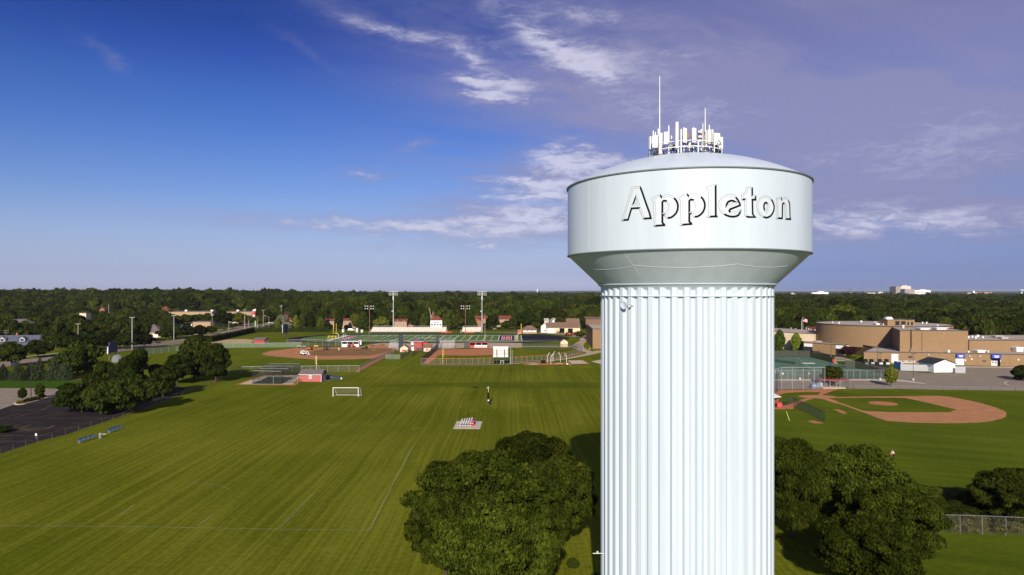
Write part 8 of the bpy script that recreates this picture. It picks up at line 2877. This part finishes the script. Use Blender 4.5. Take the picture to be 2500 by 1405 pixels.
# planting island trees and shrubs
for px, py, hp, wp, lb, mt in ((55, 979, 29, 26, 'small tree at the left end of the planting island', 'leaf_wood'), (97, 973, 34, 27, 'small tree at the right end of the planting island', 'leaf_wood')):
 x, y = G(px, py)
 tree(lb, x, y, hp / F * y, wp / F * y, 'oval', 'mid', px % 3, mt, None, cb=0.22, z=0.13)
for px, py, hp, wp, lb, mt in ((48, 984, 6, 17, 'yellow flowering shrub at the tip of the planting island', 'flower'), (72, 981, 9, 16, 'dark shrub at the foot of the lamp post', 'leaf_dark'), (88, 978, 9, 18, 'dark shrub right of the lamp post', 'leaf_dark'), (103, 972.5, 8, 16, 'dark shrub at the right end of the planting island', 'leaf_dark'), (60, 983, 7, 8, 'small reddish shrub left of the lamp post', 'leaf_purple')):
 x, y = G(px, py)
 tree(lb, x, y, hp / F * y, wp / F * y, 'broad', 'mid', px % 3, mt, None, 'shrub', cb=0.0, z=0.13)
x, y = G(4, 1056)
tree('low dark shrub on the car park edge at the left border', x, y, 16 / F * y, 44 / F * y, 'broad', 'mid', 1, 'leaf_dark', None, 'shrub', cb=0.0)
# weeds and shrubs behind the right chain link fence
for px, d, yt, wp, lb, mt in ((2322, 96, 1192, 90, 'tan seeded weed bank behind the right fence', 'reeds'), (2372, 95, 1203, 70, 'tan green weed bank right of the taller one', 'reeds'), (2340, 90, 1225, 90, 'dark shrub below the tan weed bank', 'leaf_dark'), (2400, 90, 1232, 80, 'dark shrub left of the low dark tree', 'leaf_dark'),
       (2285, 91, 1215, 80, 'green shrub at the left end of the right fence', 'leaf_near'), (2450, 88, 1250, 90, 'dark shrub under the right edge tree', 'leaf_dark')):
 tp(lb, px, d, yt, wp, 'broad', 'near', px % 3, mt, None, 'shrub', cb=0.0)
for px, d, lb in ((1398, 73, 'small dark shrub in the tower shadow left of the column'), (1452, 69, 'small dark shrub at the foot of the column')):
 tp(lb, px, d, HY + (H - 1.3) / d * F, 30, 'broad', 'mid', 1, 'leaf_dark', None, 'shrub', cb=0.0)
fence('chain link fence at the lower right behind the dark trees', gpts([(2230, 1297), (2285, 1303), (2344, 1304.5), (2398, 1306.5), (2456, 1309), (2520, 1312)]), 2.35, 'wire_thin', 'cargrey', 2.7, 'chain link fences', prad=0.03)
fl_ = gpts([(2262, 1303), (2330, 1305), (2420, 1308), (2520, 1312)])


def weeds():
 r = np.random.default_rng(3)
 lb = []
 for k in range(46):
  u = r.uniform(0, 1)
  i = min(int(u * 3), 2)
  a, b = Vector(fl_[i]), Vector(fl_[i + 1])
  p = a.lerp(b, u * 3 - i)
  lb.append(((p.x, p.y + r.uniform(0.5, 5.0), r.uniform(0.2, 0.9)), (0.8, 0.8, 0.7)))
 me = leaf_mesh('weed_strip', lb, 9000, 0.16, 4, M['reeds'], up=0.2, aspect=0.3)
 o = bpy.data.objects.new('weeds', me)
 link(o)
 o['kind'] = 'stuff'
 o['label'] = 'tall dry weeds growing along the lower right fence'


weeds()


def hedge(label, pa, pb, htop, width=1.8, seed=1, d_a=None):
 a, b = Vector(G(*pa)), Vector(G(*pb))
 d = b - a
 n = max(4, int(d.length / 1.35))
 r = np.random.default_rng(seed)
 lb = []
 for k in range(n):
  p = d * ((k + 0.5) / n)
  hh = htop * r.uniform(0.90, 1.06)
  for z, q in ((0.22, 1.0), (0.5, 0.95), (0.75, 0.75), (0.93, 0.42)):
   lb.append(((p.x + r.uniform(-0.1, 0.1), p.y + r.uniform(-0.1, 0.1), hh * z), (0.85 * q, 0.85 * q, hh * 0.20)))
 me = leaf_mesh('hedge_leaves', lb, int(n * 240), 0.26, seed, M['hedge'], up=0.25)
 t = T('hedge', label, 'hedge', (a.x, a.y, 0))
 P('foliage', me, None, t)
 mb = MB()
 for k in range(n):
  p = d * ((k + 0.5) / n)
  mb.bar((p.x, p.y, 0), (p.x, p.y, htop * 0.6), 0.08, 0.04, 5)
 P('stems', mb, M['trunk'], t, kind='stuff')


hedge('long clipped arborvitae hedge running back to the junction', (514, 836.5), (622, 811.8), 3.5, seed=2)
hedge('arborvitae hedge across the back behind the blue scoreboard', (631, 811.8), (804, 811.2), 3.7, seed=3)
hedge('short dark hedge right of the cross street', (622, 812.5), (634, 811.5), 3.2, seed=5)


# ------------------------------------------------------------------ woods
def forest():
 r = np.random.default_rng(21)
 pts = []
 # keep-clear zones: (pixel from, pixel to, distance from, distance to)
 clear = [(-60, 132, 300, 372), (352, 402, 395, 452), (196, 222, 440, 530), (415, 640, 470, 672), (10, 92, 425, 462), (393, 420, 690, 752), (244, 268, 560, 616),
   (640, 700, 500, 700), (795, 880, 400, 560), (960, 1020, 400, 572), (1150, 1250, 400, 582), (1040, 1084, 400, 608), (905, 927, 560, 648), (1320, 1362, 400, 585), (1300, 1430, 400, 520),
   (1970, 1998, 330, 405), (1950, 1975, 330, 380), (135, 170, 355, 378), (212, 240, 380, 402), (425, 446, 500, 526)]
 road = [(-400, 250), (0, 291), (230, 347), (430, 424), (520, 492), (600, 570), (640, 610), (700, 660)]

 def edge(px):
  """nearest distance at which wood may stand, by pixel column"""
  if px < 640:
   return np.interp(px, [q[0] for q in road], [q[1] for q in road]) + 10
  if px < 820:
   return 560
  if px < 1420:
   return 572
  if px < 1860:
   return 560
  return np.interp(px, [1860, 1990, 2000, 2330, 2360, 2500, 3200], [415, 415, 440, 440, 370, 345, 345])

 d = 300.0
 while d < 2700:
  step = 10.5 * (1 + max(0, d - 700) / 1500) if d > 520 else 11.0
  half = 1.0 * d
  for x in np.arange(-half, half, step):
   xx, yy = x + r.uniform(-0.42, 0.42) * step, d + r.uniform(-0.42, 0.42) * step
   px = 1250 + xx / yy * F
   if px < -150 or px > 2650:
    continue
   if yy < edge(px):
    continue
   if any(a <= px <= b and c <= yy <= e for a, b, c, e in clear):
    continue
   if px < 660 and yy < 760 and r.uniform() < (0.16 if px < 400 else 0.36):
    continue
   pts.append((xx, yy))
  d += step * 0.92
 pts.sort(key=lambda q: q[1])
 # sizes
 def size(x, y):
  px = 1250 + x / y * F
  if px < 660 and y < 760:
   h = r.uniform(8.5, 13.5)
  elif y < 620:
   h = r.uniform(11, 17) if px > 1860 else r.uniform(11, 16.5)
  else:
   h = r.choice([r.uniform(12, 16), r.uniform(14, 18.5), r.uniform(16, 20)]) * (1.25 if r.uniform() < 0.04 else 1.0)
  return h, h * r.uniform(0.78, 1.08)
 kinds = [('broad', 0), ('broad', 1), ('broad', 2), ('tall', 0), ('tall', 1), ('broad', 3)]
 mats = ['leaf_wood', 'leaf_wood', 'leaf_dark', 'leaf_wood', 'leaf_dark', 'leaf_wood']
 # proto objects with trunk joined for the individual wood trees
 PR = []
 for i, (kd, k) in enumerate(kinds):
  lb = lobes_round(100 + i * 7, 20, 0.72, (0.24, 0.40), flat=0.9) if kd == 'broad' else lobes_round(100 + i * 7, 17, 0.58, (0.30, 0.44), zr=0.56, zc=0.5, flat=0.75)
  lb = [((c[0], c[1], 0.16 + c[2] * 0.84), (q[0], q[1], q[2] * 0.84)) for c, q in lb]
  PR.append(leaf_mesh('wood_tree', lb, 1700, 0.115, 50 + i, M[mats[i % 6]], extra_mb=trunk_mb(1.0, 0.035, i, 3), extra_mat=M['trunk']))
 LO = []
 for i in range(5):
  lb = lobes_round(300 + i * 5, 11, 0.6, (0.34, 0.5), flat=0.95)
  lb = [((c[0], c[1], 0.12 + c[2] * 0.88), (q[0], q[1], q[2] * 0.88)) for c, q in lb]
  LO.append(leaf_mesh('far_crown', lb, 420, 0.21, 80 + i, M[mats[i % 6]]))
 N_IND = 270
 cnt = {}
 for i, (x, y) in enumerate(pts[:N_IND]):
  px = 1250 + x / y * F
  h, w = size(x, y)
  if px < 660:
   lab, grp = 'dark green tree among the houses left of the stadium', 'trees among the left houses'
  elif px < 1860:
   lab, grp = 'broad green tree in the wood behind the stadium', 'trees of the wood behind the stadium'
  else:
   lab, grp = 'broad green tree in the wood behind the school', 'trees of the wood behind the school'
  o = bpy.data.objects.new('woodland_tree', PR[int(r.integers(len(PR)))])
  link(o)
  o.location = (x, y, zt(x, y))
  o.scale = (w / 2, w / 2, h)
  o.rotation_euler = (0, 0, r.uniform(0, 6.28))
  o['label'], o['category'], o['group'] = lab, 'tree', grp
 rest = pts[N_IND:]
 near = [q for q in rest if q[1] < 1150]
 far = [q for q in rest if q[1] >= 1150]
 print('forest', len(pts), len(near), len(far))

 def scatter(nm, label, P_, meshes, k):
  coll = bpy.data.collections.new(nm + '_kinds')
  for i, me in enumerate(meshes):
   coll.objects.link(bpy.data.objects.new('kind_%d' % i, me))
  n = len(P_)
  me = bpy.data.meshes.new(nm)
  xs = np.array([p[0] for p in P_])
  ys = np.array([p[1] for p in P_])
  zs = terrain(xs, ys)
  me.vertices.add(n)
  me.vertices.foreach_set('co', np.stack([xs, ys, zs], 1).astype(np.float32).ravel())
  sz = np.array([size(x, y) for x, y in P_])
  sc = np.stack([sz[:, 1] / 2 * k, sz[:, 1] / 2 * k, sz[:, 0]], 1)
  a = me.attributes.new('tree_scale', 'FLOAT_VECTOR', 'POINT')
  a.data.foreach_set('vector', sc.astype(np.float32).ravel())
  a = me.attributes.new('tree_turn', 'FLOAT_VECTOR', 'POINT')
  a.data.foreach_set('vector', np.stack([np.zeros(n), np.zeros(n), r.uniform(0, 6.28, n)], 1).astype(np.float32).ravel())
  a = me.attributes.new('tree_kind', 'INT', 'POINT')
  a.data.foreach_set('value', r.integers(0, len(meshes), n).astype(np.int32))
  o = bpy.data.objects.new(nm, me)
  link(o)
  o['kind'] = 'stuff'
  o['label'] = label
  ng = bpy.data.node_groups.new(nm, 'GeometryNodeTree')
  ng.interface.new_socket('Geometry', in_out='INPUT', socket_type='NodeSocketGeometry')
  ng.interface.new_socket('Geometry', in_out='OUTPUT', socket_type='NodeSocketGeometry')
  nd = ng.nodes
  gi, go = nd.new('NodeGroupInput'), nd.new('NodeGroupOutput')
  ci = nd.new('GeometryNodeCollectionInfo')
  ci.inputs['Collection'].default_value = coll
  ci.inputs['Separate Children'].default_value = True
  ci.inputs['Reset Children'].default_value = True
  ip = nd.new('GeometryNodeInstanceOnPoints')
  ip.inputs['Pick Instance'].default_value = True

  def att(nm_, ty):
   q = nd.new('GeometryNodeInputNamedAttribute')
   q.data_type = ty
   q.inputs['Name'].default_value = nm_
   return q.outputs['Attribute']
  ng.links.new(gi.outputs[0], ip.inputs['Points'])
  ng.links.new(ci.outputs[0], ip.inputs['Instance'])
  ng.links.new(att('tree_kind', 'INT'), ip.inputs['Instance Index'])
  er = nd.new('FunctionNodeEulerToRotation')
  ng.links.new(att('tree_turn', 'FLOAT_VECTOR'), er.inputs[0])
  ng.links.new(er.outputs[0], ip.inputs['Rotation'])
  ng.links.new(att('tree_scale', 'FLOAT_VECTOR'), ip.inputs['Scale'])
  ng.links.new(ip.outputs[0], go.inputs[0])
  md = o.modifiers.new('scatter', 'NODES')
  md.node_group = ng
 scatter('woods', 'dense rolling mass of woodland trees behind the fields', near, PR, 1.0)
 scatter('far_woods', 'far mass of treetops towards the horizon', far, LO, 1.25)


forest()

# ------------------------------------------------------------------ air
HAZE = 0.00003
if HAZE > 0:
 hm = bpy.data.materials.new('haze')
 hm.use_nodes = True
 hn = hm.node_tree
 hn.nodes.remove(hn.nodes['Principled BSDF'])
 pv = hn.nodes.new('ShaderNodeVolumePrincipled')
 pv.inputs['Color'].default_value = (0.72, 0.78, 0.92, 1)
 pv.inputs['Density'].default_value = HAZE
 pv.inputs['Anisotropy'].default_value = 0.0
 hn.links.new(pv.outputs[0], hn.nodes['Material Output'].inputs['Volume'])
 hz = MB().prism([(-31000, -31000), (31000, -31000), (31000, 31000), (-31000, 31000)], -1.0, 62.0, True, True)
 ST('haze', hz, hm, kind='stuff')
